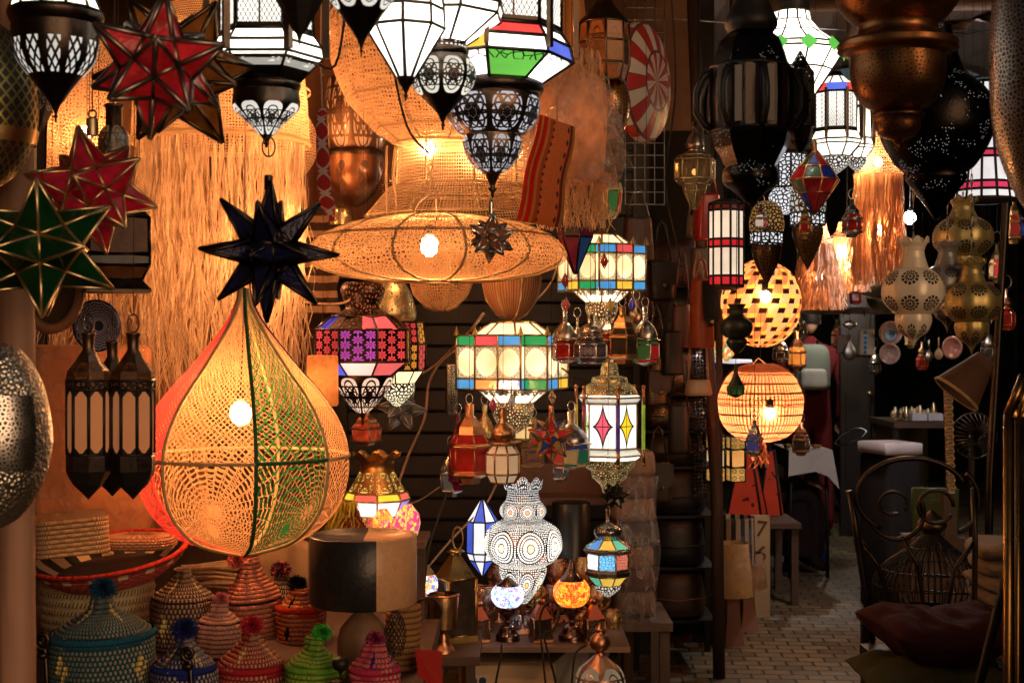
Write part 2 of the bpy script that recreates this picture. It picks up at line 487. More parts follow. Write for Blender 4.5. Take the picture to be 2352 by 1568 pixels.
@memo
def wood(name, col, scale=8, rough=.6, vert=True):
    g = G(name); o = g.obj(); mp = g.nt.nodes.new('ShaderNodeMapping'); g.nt.links.new(o, mp.inputs[0])
    mp.inputs['Scale'].default_value = (6, 6, .6) if vert else (.6, 6, 6)
    nz = g.noise(scale, mp.outputs[0], 6.0, .6); n2 = g.noise(3, o)
    c = g.mixc(nz, tuple(q * .45 for q in col), tuple(min(1, q * 1.3) for q in col)); c = g.mixc(n2 * .5, c, tuple(q * .4 for q in col))
    return g.end(g.bsdf(c, rough, 0, nz, .4, .004))
@memo
def bulbmat(col, st):
    g = G('bulb_light'); return g.end(g.emit(col, st))
@memo
def mosaic(name, cols, st=1.4, scale=110):
    g = G(name); _, _, vec = g.uv('len')
    d = E(g, g.vor(scale, vec)); cc = g.vor(scale, vec, 'F1', out=1)
    sp = g.nt.nodes.new('ShaderNodeSeparateColor'); g.nt.links.new(cc, sp.inputs[0])
    c = g.ramp(E(g, sp.outputs[0]), [(i / len(cols), q) for i, q in enumerate(cols)], 'CONSTANT')
    x, y, _ = g.uv('cell'); pet, r = petals(g, x, y, 12, 1.0, 1.1)
    c = g.mixc(pet * .7, c, cols[-1])
    nz = g.noise(12)
    e = g.emit(c, (nz + .35) * st * 1.2)
    return g.end(g.mix(d > .06, g.bsdf((.25, .22, .2), .5), g.plus(e, g.bsdf(c, .08))))

M = {}
M['iron'] = metal('black_iron', (.055, .042, .034), .34, .6, 14, .3)
M['iron_brown'] = metal('bronzed_iron', (.13, .085, .055), .36, .6, 14, .3)
M['matt_black'] = metal('matt_black_metal', (.014, .012, .011), .5, .4, 20, .2, .4)
M['brass'] = metal('old_brass', (.62, .42, .17), .32, .55)
M['goldedge'] = metal('gold_edging', (.72, .55, .3), .35, .4)
M['copper'] = metal('copper', (.6, .29, .15), .32, .5)
M['tin'] = metal('bright_tin', (.62, .58, .52), .24, .4)
M['steel'] = metal('grey_steel', (.35, .34, .33), .35, .4)
M['cord_dark'] = cloth('dark_cord', (.03, .025, .02))
M['cord_pale'] = cloth('pale_cord', (.5, .33, .2))
M['raffia'] = fibre('raffia_fibre', (.8, .55, .34), .5)
M['straw_edge'] = fibre('straw_binding', (.56, .4, .2), .15)
OPAL = (1.0, .93, .8)
M['opal'] = glow('opal_pane', OPAL, 1.5, .3, 9, True)
M['opal_hot'] = glow('bright_opal_pane', (1, .95, .86), 1.6, .3, 9, True)
M['opal_warm'] = glow('warm_opal_pane', (1, .74, .4), 1.7, .4)
RED, BLUE, GREEN, YEL = (.72, .03, .03), (.06, .1, .75), (.1, .5, .06), (.85, .5, .02)
# ------------------------------------------------------------------ camera, light, render
cam = bpy.data.cameras.new('camera'); camo = bpy.data.objects.new('camera', cam); COL.objects.link(camo)
camo.location = (0, 0, EYE); camo.rotation_euler = (math.pi / 2, 0, 0)
cam.lens = 50; cam.sensor_width = 36; cam.clip_start = .05; cam.clip_end = 400
cam.dof.use_dof = True; cam.dof.focus_distance = 4.7; cam.dof.aperture_fstop = 7.0
scene.camera = camo
scene.view_settings.view_transform = 'Standard'; scene.view_settings.look = 'None'; scene.view_settings.exposure = 0
cy = scene.cycles
cy.max_bounces = 9; cy.diffuse_bounces = 3; cy.glossy_bounces = 3; cy.transmission_bounces = 4; cy.transparent_max_bounces = 28
cy.sample_clamp_indirect = 3; cy.sample_clamp_direct = 0; cy.caustics_reflective = False; cy.caustics_refractive = False
cy.use_denoising = True; cy.use_light_tree = True
w = bpy.data.worlds.new('World'); scene.world = w; w.use_nodes = True
nt = w.node_tree; nt.nodes.clear()
sky = nt.nodes.new('ShaderNodeTexSky'); sky.sky_type = 'NISHITA'; sky.sun_disc = False
sky.sun_elevation = math.radians(9); sky.sun_rotation = math.radians(160)
bg = nt.nodes.new('ShaderNodeBackground'); bg.inputs[1].default_value = .016
ow = nt.nodes.new('ShaderNodeOutputWorld'); nt.links.new(sky.outputs[0], bg.inputs[0]); nt.links.new(bg.outputs[0], ow.inputs[0])
sun = bpy.data.lights.new('low_evening_sun', 'SUN'); sun.energy = 1.8; sun.angle = math.radians(40); sun.color = (1, .6, .34)
suno = bpy.data.objects.new('low_evening_sun', sun); COL.objects.link(suno)
# low behind the photographer's shoulder, shining into the stall mouth
suno.rotation_euler = Vector((-.5, .85, -.16)).to_track_quat('-Z', 'Y').to_euler()

# ------------------------------------------------------------------ setting
def brick_mat():
    g = G('brick_paving'); o = g.geo(); mp = g.nt.nodes.new('ShaderNodeMapping'); g.nt.links.new(o, mp.inputs[0])
    mp.inputs['Rotation'].default_value = (0, 0, math.radians(4))
    b = g.nt.nodes.new('ShaderNodeTexBrick'); g.nt.links.new(mp.outputs[0], b.inputs['Vector'])
    b.inputs['Scale'].default_value = 1; b.inputs['Brick Width'].default_value = .125; b.inputs['Row Height'].default_value = .09
    b.inputs['Mortar Size'].default_value = .007; b.inputs['Mortar Smooth'].default_value = .4; b.offset = .5
    b.inputs['Color1'].default_value = (.15, .105, .055, 1); b.inputs['Color2'].default_value = (.31, .23, .125, 1); b.inputs['Mortar'].default_value = (.03, .022, .018, 1)
    nz = g.noise(2.4, o, 6, .65); n2 = g.noise(55, o, 4)
    c = g.mixc((nz - .3) * 2.2, b.outputs[0], g.mixc(.6, b.outputs[0], (.02, .015, .012)))
    c = g.mixc(n2 * .5, c, g.mixc(.5, c, (0, 0, 0)))
    h = E(g, b.outputs['Fac']) * -1.0 + n2 * .35
    return g.end(g.bsdf(c, nz * .5 + .28, 0, h, .7, .008))
mb = MB(); mb.poly([(-60, -40, 0), (60, -40, 0), (60, 120, 0), (-60, 120, 0)])
o = mb.obj('ground', brick_mat()); tag(o, 'worn brick paving of the market alley', 'ground', kind='structure')

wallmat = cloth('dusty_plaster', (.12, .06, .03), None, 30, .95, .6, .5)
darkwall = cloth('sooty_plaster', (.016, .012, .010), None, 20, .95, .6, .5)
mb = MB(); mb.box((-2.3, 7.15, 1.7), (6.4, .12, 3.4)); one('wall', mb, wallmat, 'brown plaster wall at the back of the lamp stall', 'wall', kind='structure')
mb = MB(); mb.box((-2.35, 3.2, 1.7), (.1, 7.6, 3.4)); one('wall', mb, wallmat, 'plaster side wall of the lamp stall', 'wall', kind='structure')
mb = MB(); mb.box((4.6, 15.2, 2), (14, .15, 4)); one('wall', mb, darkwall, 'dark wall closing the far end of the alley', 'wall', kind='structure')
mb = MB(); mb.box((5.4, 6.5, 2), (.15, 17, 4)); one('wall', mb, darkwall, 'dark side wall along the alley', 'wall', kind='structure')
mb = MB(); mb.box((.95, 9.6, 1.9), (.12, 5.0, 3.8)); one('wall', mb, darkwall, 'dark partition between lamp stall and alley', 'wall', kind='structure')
mb = MB(); mb.box((2.25, 1.4, .75), (.12, 3.2, 1.5)); one('wall', mb, darkwall, 'added low dark wall out of view, shading the alley from the sun', 'wall', kind='structure')  # unseen, put in to keep the low sun off the right side
roofm = wood('old_reed_roof', (.05, .032, .022), 10, .9, False)
for i, (y0, y1, z, x0, x1) in enumerate(((3.3, 7.2, 3.25, -2.4, .95), (3.6, 6.4, 3.35, .99, 5.4), (6.75, 9.3, 3.2, .99, 5.4), (11.0, 15.1, 3.3, 1.03, 5.4))):
    mb = MB(); n = 40
    for k in range(n):
        xa = x0 + (x1 - x0) * k / n; xb = x0 + (x1 - x0) * (k + 1) / n; zz = z + .03 * math.sin(k * 1.9)
        mb.poly([(xa, y0, zz), (xb, y0, z + .03 * math.sin((k + 1) * 1.9)), (xb, y1, z + .03 * math.sin((k + 1) * 1.9) + .06), (xa, y1, zz + .06)])
    o = mb.obj('roof', roofm); tag(o, 'rough corrugated roofing over the stalls', 'roof', kind='structure')
beam = wood('smoked_beam', (.09, .05, .03), 9, .75, False)
for i, (a, b, r) in enumerate((((1.0, 6.5, 3.05), (5.3, 6.6, 3.1), .045), ((1.0, 9.4, 3.05), (5.3, 9.4, 3.08), .05), ((1.05, 11.5, 3.1), (5.3, 11.5, 3.1), .05), ((1.2, 5.0, 2.75), (2.3, 9.5, 3.15), .035), ((-2.3, 4.2, 3.1), (1.0, 4.2, 3.1), .03), ((-2.3, 5.4, 3.1), (1.0, 5.4, 3.1), .03), ((-2.3, 2.8, 3.08), (5.3, 2.8, 3.1), .03))):
    mb = MB(); mb.tube([a, b], r, 7); o = one('beam', mb, beam, 'round smoked wooden roof beam above the lanterns', 'beam', kind='structure')
# pale cloth patches painting in the bright gaps of the roof
gapmat = cloth('pale_roof_gap', (.62, .5, .48), None, 40)
for i, (u, v, d, wd, hg, a) in enumerate(((1925, 30, 8.0, 150, 60, .3), (2230, 60, 7.5, 160, 50, -.4), (2010, 80, 8.6, 90, 70, .9))):
    p = W(u, v, d); k = d / F; mb = MB(); n = 8
    R = Matrix.Rotation(a, 3, 'Y')
    for q in range(n):
        f = lambda j: (j / n - .5) * wd * k
        zz = lambda j: .03 * math.sin(j * 1.7)
        mb.poly([p + R @ Vector((f(q), 0, zz(q))), p + R @ Vector((f(q + 1), 0, zz(q + 1))), p + R @ Vector((f(q + 1), .35, hg * k + zz(q + 1))), p + R @ Vector((f(q), .35, hg * k + zz(q)))])
    one('roof_gap_patch', mb, gapmat, ('pale patch standing in for a bright roof gap beside the white bell lantern', 'pale strip standing in for a bright roof gap near the big silver lamp', 'small rumpled patch standing in for a roof gap behind the brass pendant')[i], 'roof_gap_patch', 'painted roof gaps')

# roller shutter behind the lamp table
t = T('roller_shutter', 'dark closed roller shutter with horizontal slats behind the coloured lanterns', 'shutter', 1130, VZ(0, 6.9), 6.9)
mb = MB(); wv = 330 * t.k; prof = []
z = .02
while z < 2.55:
    prof += [(z, 0), (z + .085, 0), (z + .094, .022), (z + .101, 0)]; z += .105
for i in range(len(prof) - 1):
    (z0, y0), (z1, y1) = prof[i], prof[i + 1]
    mb.poly([(-wv, -y0, z0), (wv, -y0, z0), (wv, -y1, z1), (-wv, -y1, z1)], smooth=False)
t.add('slats', mb, metal('painted_shutter', (.02, .015, .013), .45, .5, 5, .3, .3))
mb = MB()
for sx in (-1, 1): mb = MB(); mb.box((sx * (wv + .03), -.02, 1.28), (.06, .09, 2.55)); t.add('guide_rail', mb, M['matt_black'])
t.done(None)

# textiles draped along the back of the stall
def drape(u0, u1, v0, v1, d, mat, label, folds=9, cat='textile', name='hanging_textile', depth=.03, group=None):
    mb = MB(); nx = folds * 6; ny = 8
    for j in range(ny + 1):
        for i in range(nx + 1):
            a = i / nx; p = W(u0 + (u1 - u0) * a, v0 + (v1 - v0) * j / ny, d)
            p.y += depth * math.sin(a * folds * TAU + .6 * math.sin(j)) * (.4 + .6 * j / ny); p.x += .01 * math.sin(j * 1.3 + a * 9)
            mb.v.append(tuple(p))
    for j in range(ny):
        for i in range(nx):
            b = j * (nx + 1) + i
            mb.face((b, b + nx + 1, b + nx + 2, b + 1), [(i / nx, j / ny), (i / nx, (j + 1) / ny), ((i + 1) / nx, (j + 1) / ny), ((i + 1) / nx, j / ny)], None, True)
    return one(name, mb, mat, label, cat, group)
def striped(name, c1, c2, n, horiz=False, w=.5):
    g = G(name); x, y, _ = g.uv('cell'); q = y if horiz else x
    nz = g.noise(90, None, 3); c = g.mixc((q * n + nz * .12).fr() < w, c1, c2); c = g.mixc(nz * .7, c, g.mixc(.5, c, (0, 0, 0)))
    return g.end(g.bsdf(c, .95, 0, nz, .5, .003, .1))
drape(120, 480, 60, 1240, 6.2, cloth('ochre_cloth', (.42, .2, .08)), 'ochre cloth hung behind the twin black lanterns', 5, group='cloths hung at the back')
drape(560, 960, -120, 640, 6.4, cloth('rust_cloth', (.2, .085, .04)), 'dark rust cloth hung behind the red diamond strap', 6, group='cloths hung at the back')
drape(1180, 1345, -160, 420, 5.9, cloth('amber_cloth', (.5, .23, .08)), 'amber cloth hung behind the multicoloured lantern', 4, group='cloths hung at the back')
drape(668, 780, 478, 720, 5.5, striped('striped_weave', (.42, .25, .14), (.05, .03, .022), 7, True, .55), 'cream and black striped blanket hanging behind the navy star', 2, 'blanket')
drape(478, 560, 470, 722, 5.6, striped('dark_striped_weave', (.06, .03, .025), (.5, .3, .16), 2.5, False, .5), 'black and cream striped strip behind the raffia fringe', 1, 'blanket')

# round post at the mouth of the stall
t = T('post', 'round worn pinkish wooden post behind the green star', 'post', 38, VZ(0, 3.2), 3.2)
mb = MB(); r = 41 * t.k
mb.lathe([(r * (1 + .03 * math.sin(i * 1.7)), 3.2 - i * .16) for i in range(21)], 28, True, rows=1, amp=lambda i, k, n: .002 * math.sin(k * 3.1 + i))
t.add('shaft', mb, wood('worn_post', (.42, .23, .15), 5, .65)); 
mb = MB(); mb.box((0, 0, .03), (.13, .13, .06)); t.add('foot', mb, wood('worn_post', (.42, .23, .15), 5, .65)); t.done(None)

# ------------------------------------------------------------------ builders for families of things
def star(name, label, u, v, d, R, glass, edge, kind='ico', rot=(0, 0, 0), bar=.0035, cap=None, cord=True, group=None, core=.5, tip2=None, cord_r=.0013):
    t = T(name, label, 'star lantern', u, v, d, group)
    k = t.k; R3 = Euler(rot).to_matrix()
    polys = []                                           # (base ring of directions, tip direction, tip scale)
    if kind == 'ico':
        ph = (1 + 5 ** .5) / 2
        tips = [Vector(p).normalized() for s1 in (1, -1) for s2 in (1, -1) for p in ((0, s1, s2 * ph), (s1, s2 * ph, 0), (s2 * ph, 0, s1))]
        dod = [Vector((a, b, c)).normalized() for a in (1, -1) for b in (1, -1) for c in (1, -1)]
        dod += [Vector(p).normalized() for s1 in (1, -1) for s2 in (1, -1) for p in ((0, s2 * ph, s1 / ph), (s2 * ph, s1 / ph, 0), (s1 / ph, 0, s2 * ph))]
        al = Matrix.Rotation(math.atan2(1, ph), 3, 'X')     # brings one tip to +Z
        for tp in tips:
            base = sorted(dod, key=lambda q: -q.dot(tp))[:5]
            e1 = (base[0] - tp * base[0].dot(tp)).normalized(); e2 = tp.cross(e1)
            base.sort(key=lambda q: math.atan2(q.dot(e2), q.dot(e1)))
            polys.append(([R3 @ al @ q for q in base], R3 @ al @ tp, 1.0))
    else:
        a = 1 / math.sqrt(1 + 1 + (1 + 2 ** .5) ** 2); b = (1 + 2 ** .5) * a
        import itertools
        V = [Vector(p) for p in set(itertools.permutations((a, a, b)))]
        V = [Vector((p.x * s1, p.y * s2, p.z * s3)) for p in V for s1 in (1, -1) for s2 in (1, -1) for s3 in (1, -1)]
        dirs = [(Vector(p).normalized(), 3 if 0 not in p else 4) for p in itertools.product((-1, 0, 1), repeat=3) if any(p)]
        for tp, nn in dirs:
            base = sorted(V, key=lambda q: -q.dot(tp))[:nn]
            e1 = (base[0] - tp * base[0].dot(tp)).normalized(); e2 = tp.cross(e1)
            base.sort(key=lambda q: math.atan2(q.dot(e2), q.dot(e1)))
            polys.append(([R3 @ q for q in base], R3 @ tp, 1.0)) if nn == 4 else polys.append(([R3 @ q for q in base], R3 @ tp, core * .88))
    gls = glass if isinstance(glass, list) else [glass]
    mbs = [MB() for _ in gls]; fr = MB(); seen = set(); cnt = 0
    zmin = min((tp * R * k * sc).z for _, tp, sc in polys)
    for base, tp, sc in polys:
        tip = tp * R * k * sc; bs = [q * R * k * core for q in base]; n = len(bs)
        for i in range(n):
            m = mbs[cnt % len(gls)]; cnt += 1
            m.poly([bs[i], bs[(i + 1) % n], tip], [(0, 0), (1, 0), (.5, 1)])
            fr.tube([bs[i], tip], bar, 4)
            key = tuple(sorted((tuple(round(c, 3) for c in bs[i]), tuple(round(c, 3) for c in bs[(i + 1) % n]))))
            if key not in seen: seen.add(key); fr.tube([bs[i], bs[(i + 1) % n]], bar, 4)
    for m, gm in zip(mbs, gls): t.add('glass_pane', m, gm)
    t.add('frame', fr, edge)
    if cap:                                              # (radius px, v top, v bottom)
        t.lathe('cap', edge, [(0, cap[1]), (cap[0] * .9, cap[1]), (cap[0], cap[1] + 3), (cap[0], cap[2] - 3), (cap[0] * 1.05, cap[2])], 16)
        if cord: t.ring(cap[1] - 1, 9); t.cord(cap[1] - 18, None, cord_r)
    elif cord: t.cord(v - R * .9)
    t.done(None); return t

def pompom(t, r_px, v, mat, du=0, dy=0, n=420, parent=None, mat2=None, flat=.85):
    r = r_px * t.k; c = Vector((du * t.k, dy, t.z(v)))
    ms = [(MB(), mat)] + ([(MB(), mat2)] if mat2 else [])
    for i in range(n):
        dv = Vector((random.gauss(0, 1), random.gauss(0, 1), random.gauss(0, 1) + .15)).normalized()
        l = r * random.uniform(.75, 1.08)
        sd = dv.orthogonal().normalized(); sd = Matrix.Rotation(random.uniform(0, TAU), 3, dv) @ sd
        tip = c + Vector((dv.x * l, dv.y * l, dv.z * l * flat)) + Vector((0, 0, -.12 * r * random.random()))
        ms[i % len(ms) if random.random() < .7 else 0][0].ribbon([c + dv * r * .1, c + dv * l * .6 + sd * r * .03, tip], r * .11, sd)
    for m, mt in ms: t.add('pompom', m, mt, parent)

def fringe(t, name, mat, r_px, v0, v1, count, w=.0022, jit=.5, spread=1.0, sway=.012, arcs=None, rin=.6, dv=.15, parent=None, dy=0):
    mb = MB(); k = t.k
    for i in range(count):
        a = random.uniform(0, TAU) if arcs is None else math.radians(random.uniform(*arcs))
        rr = r_px * k * math.sqrt(random.uniform(rin * rin, 1))
        z0 = t.z(v0); L = (v1 - v0) * k * (1 - random.random() ** 2.0 * jit) 
        x, y = rr * math.sin(a), -rr * math.cos(a) + dy
        ph = random.uniform(0, TAU); fq = random.uniform(5, 14); sw = sway * random.uniform(.2, 1.2); dx = random.uniform(-1, 1) * sway * 1.5
        pts = []
        for j in range(8):
            s = j / 7
            g = 1 + (spread - 1) * s
            pts.append((x * g + sw * math.sin(fq * s + ph) * s ** .7 + dx * s, y * g + sw * math.cos(fq * s * .8 + ph) * s ** .7, z0 - L * s))
        sd = Vector((math.cos(ph), math.sin(ph) * .6, 0)).normalized()
        mb.ribbon(pts, w * random.uniform(.5, 1.5), sd)
    return t.add(name, mb, mat, parent)

def finial(t, mat, r, v0, v1, name='finial', du=0, n=18):
    h = v1 - v0
    return t.lathe(name, mat, [(r, v0), (r * .8, v0 + h * .15), (r * .42, v0 + h * .4), (r * .28, v0 + h * .52), (r * .5, v0 + h * .6), (r * .55, v0 + h * .66), (r * .25, v0 + h * .74), (r * .2, v0 + h * .95), (0, v1)], n, du=du)

def panes(t, seg, n, rot, mats, name='pane', inset=.985, only=None):
    """one flat pane per facet of an n-sided ring between two (r, v) stations"""
    p = t.pr(seg)
    for kf in range(n):
        if only and kf not in only: continue
        mb = MB(); q = []
        for (r, z) in p:
            for e in (0, 1):
                a = rot + TAU * (kf + e) / n
                q.append(Vector((r * inset * math.sin(a), -r * inset * math.cos(a), z)))
        mb.poly([q[0], q[2], q[3], q[1]], [(0, 0), (0, 1), (1, 1), (1, 0)])
        mb.uv2[-1] = [(0, 0), (0, (q[0] - q[2]).length), ((q[0] - q[1]).length, (q[0] - q[2]).length), ((q[0] - q[1]).length, 0)]
        t.add(name, mb, mats[kf % len(mats)])
# ================================================================== hanging lanterns, front row
pi = math.pi
LIT = (1, .93, .82)
fil_lattice = pierced('iron_lattice_lit', (.06, .046, .038), 'latticeband', 'lit', (.3, .97, 2.6, 3.2, .36, .3), .36, LIT, .75)
fil_clear = pierced('iron_lattice_open', (.06, .046, .038), 'rosette', 'clear', (8, 1.0, 1.05, .06))
fil_ros_lit = pierced('iron_rosette_lit', (.07, .055, .045), 'band', 'lit', (.25, .98, 8, 1.5, 1.2), .36, LIT, .85)
fil_win = pierced('iron_window_lit', (.06, .05, .042), 'latticeband', 'lit', (.04, .93, 5.0, 9.0, .16, .46), .36, LIT, 1.5)
fil_stars = pierced('iron_stars_lit', (.06, .05, .042), 'stars', 'lit', (2.0, 1.6), .36, LIT, 1.1)
fil_dotlit = pierced('iron_dot_lit', (.06, .05, .042), 'dots', 'lit', (90, .3), .36, LIT, 1.4)

# A: white glass lantern with a ribbed black cup
t = T('hanging_lantern', 'white glass lantern over a ribbed black metal cup pierced with diamonds', 'lantern', 128, 282, 2.7, 'iron and white glass lanterns')
t.lathe('glass_body', M['opal'], [(60, -70), (103, 28)], 12, flat=True, bars=.0032)
t.lathe('rim', M['iron'], [(98, 24), (107, 28), (108, 38), (104, 50), (97, 60)], 36)
t.lathe('cup', fil_lattice, [(97, 60), (97, 78), (94, 112), (84, 145), (58, 178)], 36, sub=3, gores=12, rows=1, lobes=(12, .05))
t.lathe('base_cone', M['iron'], [(60, 177), (44, 196), (22, 226), (9, 244)], 24, sub=3)
finial(t, M['iron'], 10, 243, 282); t.bulb(-15, .022, LIT, 60); t.cord(-70); t.done(M['iron'])
# dark octagonal lantern behind it
t = T('hanging_lantern', 'dark octagonal tin lantern with pierced panels behind the ribbed black cup', 'lantern', 76, 320, 3.05)
t.lathe('body', M['iron'], [(46, -40), (48, 185)], 8, flat=True, rot=.2, bars=.003)
t.lathe('pierced_band', pierced('iron_band_open', (.05, .045, .04), 'band', 'glass', (.08, .92, 8, 1.6, 1.0), .4, (.55, .5, .4)), [(48, 186), (47, 235), (40, 262)], 8, flat=True, rot=.2, rows=1)
t.lathe('base_cone', M['iron'], [(40, 262), (24, 296), (4, 320)], 8, flat=True, rot=.2); t.cord(-40); t.done(M['iron'])
# stars
redglass = glasspane('red_ripple_glass', (.75, .02, .025), .18, .45, .8, .15, 30)
star('star_lantern', 'large red glass star with heavy pewter edges hanging at the top', 362, 152, 2.5, 168, redglass, metal('pewter_edge', (.30, .25, .22), .38, .5), 'ico', (.28, .12, .2), .0052, None, True, 'glass star lanterns')
star('star_lantern', 'dark amber glass star half hidden behind the pewter edged red star', 405, 165, 2.95, 190, glasspane('amber_glass', (.5, .16, .02), .2, .5, .6, .05), M['iron_brown'], 'ico', (-.5, .4, .5), .005, None, True, 'glass star lanterns')
star('star_lantern', 'red glass star with golden edges and a brass cap', 212, 438, 2.9, 152, glasspane('ruby_glass', (.6, .012, .03), .14, .4, .3, .12), M['goldedge'], 'ico', (.36, -.14, .05), .0034, (14, 272, 312), True, 'glass star lanterns')
star('star_lantern', 'dark green glass star with golden edges beside the worn post', 96, 572, 2.75, 182, glasspane('bottle_green_glass', (.01, .075, .022), .12, .4, .25), M['goldedge'], 'ico', (.52, .3, -.28), .0034, None, True, 'glass star lanterns')
nav = star('star_lantern', 'navy blue glass star with black spikes on a wire loop', 617, 578, 2.95, 163, [glasspane('navy_sparkle_glass', (.022, .025, .12), .12, .3, .9, .0, 120), glasspane('navy_glass', (.015, .016, .07), .1, .3, .7, .0, 90)], M['iron'], 'rhomb', (.1, .05, -.06), .0042, (10, 402, 436), False, 'glass star lanterns', .4)
nav.ring(360, 15, M['iron'], .0018, 1.5)
t = nav; mb = MB(); mb.tube([(0, 0, t.z(360)), (0, 0, t.z(322))], .0015, 5); t.add('wire', mb, M['iron'])
# C: big hexagonal white lantern
t = T('hanging_lantern', 'large hexagonal white pane lantern with black filigree windows above the navy star', 'lantern', 612, 337, 3.1, 'iron and white glass lanterns')
R6 = pi / 6
t.lathe('window_band', fil_win, [(106, -90), (106, 82)], 6, flat=True, rot=R6, bars=.005, gores=12, rows=1)
t.lathe('opal_pane', M['opal_hot'], [(108, 84), (127, 111), (131, 137), (119, 146)], 6, flat=True, rot=R6, bars=.0035)
t.lathe('arched_pane', pierced('arch_pane_lit', (.06, .05, .042), 'band', 'lit', (.0, .28, 10, .5, 1.0), .36, LIT, 1.4), [(118, 147), (74, 190)], 6, flat=True, rot=R6, bars=.0035, rows=1)
t.lathe('lit_pane', M['opal'], [(114, 152), (73, 189)], 6, flat=True, rot=R6)
t.lathe('rim', M['iron'], [(72, 189), (78, 191), (79, 199), (76, 207), (74, 211)], 36)
t.lathe('cup', fil_ros_lit, [(73, 211), (76, 232), (74, 250), (58, 268), (32, 292), (14, 313)], 48, sub=3, gores=8, rows=1.0, lobes=(8, .06))
for kk in range(6):
    a = R6 + TAU * kk / 6; mb = MB(); p = 138 * t.k
    mb.box((p * math.sin(a), -p * math.cos(a), t.z(20)), (.014, .014, 230 * t.k), (0, 0, -a)); t.add('corner_strut', mb, M['iron_brown'])
finial(t, M['iron'], 14, 312, 340); t.bulb(95, .026, LIT, 90); t.cord(-90); t.done(M['iron'])
# cones coming in from the top
t = T('hanging_lantern', 'solid black lantern tip hanging in front of the white hexagonal lantern', 'lantern', 688, 108, 2.45)
t.lathe('cone', M['matt_black'], [(66, -60), (60, -12), (40, 28), (18, 66), (7, 80)], 8, sub=2, flat=True); finial(t, M['matt_black'], 8, 80, 108)
t.lathe('body', M['matt_black'], [(60, -190), (70, -150), (68, -60)], 8, flat=True); t.cord(-190); t.done(None)
t = T('hanging_lantern', 'black lantern tip pierced with lit slots beside the diamond shaped white lantern', 'lantern', 830, 128, 2.6)
t.lathe('cup', fil_ros_lit, [(86, -90), (92, -50), (80, -12), (52, 28)], 48, sub=3, gores=8, rows=1, lobes=(8, .05))
t.lathe('base_cone', M['iron'], [(53, 27), (34, 55), (14, 84), (8, 96)], 24, sub=2); finial(t, M['iron'], 8, 95, 130)
t.lathe('glass_body', M['opal'], [(60, -230), (90, -92)], 8, flat=True, bars=.003); t.bulb(-120, .022, LIT, 50); t.cord(-230); t.done(M['iron'])
# diamond shaped white lantern
t = T('hanging_lantern', 'faceted white glass lantern tapering to a point with a black finial', 'lantern', 932, 232, 2.9, 'iron and white glass lanterns')
t.lathe('glass_body', M['opal_hot'], [(40, -110), (78, -50), (86, 22), (89, 66), (55, 122), (20, 180)], 8, flat=True)
t.bar([(40, -110), (78, -50), (86, 22), (89, 66), (20, 180)], 8, .0038)
t.lathe('tip', M['iron'], [(21, 178), (19, 188), (10, 200)], 16); finial(t, M['iron'], 10, 199, 233); t.bulb(50, .024, LIT, 60); t.cord(-110); t.done(M['iron'])
# white lantern with black bowl
t = T('hanging_lantern', 'broad white glass lantern above a round black cup with lit lattice windows', 'lantern', 1017, 298, 3.15, 'iron and white glass lanterns')
t.lathe('glass_body', M['opal_hot'], [(110, -110), (133, -30), (145, 18), (140, 42), (56, 101)], 8, flat=True, rot=.33, bars=.0036)
t.lathe('rim', fil_dotlit, [(54, 100), (54, 112), (57, 124)], 36, rows=1)
t.lathe('collar', M['iron'], [(54, 112), (60, 117), (60, 124), (56, 130)], 36)
t.lathe('cup', pierced('black_cup_windows', (.05, .04, .036), 'band', 'lit', (.12, .88, 6, 1.5, 1.15), .35, (1, .92, .75), .9), [(56, 128), (72, 152), (76, 176), (66, 204), (40, 232)], 48, sub=3, gores=8, rows=1, lobes=(8, .04))
t.lathe('base_cone', M['iron'], [(41, 231), (24, 250), (10, 266)], 24, sub=2); finial(t, M['iron'], 10, 265, 300); t.bulb(20, .026, LIT, 110); t.cord(-110); t.done(M['iron'])
# multicoloured lantern
t = T('hanging_lantern', 'octagonal lantern with red, white, blue and green panes over two bronze cups', 'lantern', 1131, 456, 3.35)
rt = math.radians(-3)
t.lathe('window_band', fil_win, [(157, -110), (157, 78)], 8, flat=True, rot=rt, bars=.005, gores=16, rows=1)
W1 = glow('white_pane_cool', (.93, .93, 1), 1.3, .3, 9, True)
redp, blup, grnp, yelp = glow('red_pane', (.95, .07, .06), .95, .3), glow('blue_pane', (.12, .2, .95), .95, .4), glow('green_pane', (.2, .75, .1), .8, .3), glow('amber_pane', (1, .62, .05), .95, .3)
# facet order starts at the front and turns to the right
panes(t, [(158, 82), (176, 108)], 8, rt, [redp, W1, yelp, W1, redp, W1, blup, redp])
panes(t, [(178, 111), (188, 128), (184, 146)][:1] + [(186, 145)], 8, rt, [W1, blup, W1, grnp, W1, blup, W1, yelp])
arch = pierced('iron_arch_cover', (.05, .04, .036), 'band', 'clear', (-.25, .42, 10, .55, 1.0))
panes(t, [(184, 148), (114, 193)], 8, rt, [grnp, W1, W1, yelp, W1, redp, grnp, W1])
t.lathe('arch_tracery', pierced('arch_tracery', (.05, .04, .036), 'cells', 'clear', (42, .07)), [(184.5, 147.5), (160, 163)], 8, flat=True, rot=rt)
t.bar([(158, 80), (177, 109.5), (187, 146.5), (114, 193)], 8, .0042, rt)
t.lathe('rim', M['iron'], [(112, 192), (117, 197), (118, 210), (112, 218), (104, 221)], 40)
t.lathe('upper_cup', pierced('bronze_rosette', (.13, .085, .055), 'band', 'lit', (.06, .94, 8, 1.05, 1.08), .34, (.95, .9, .95), .62), [(104, 220), (108, 238), (106, 262), (93, 290), (67, 312)], 56, sub=3, gores=8, rows=1, lobes=(8, .05), rot=rt)
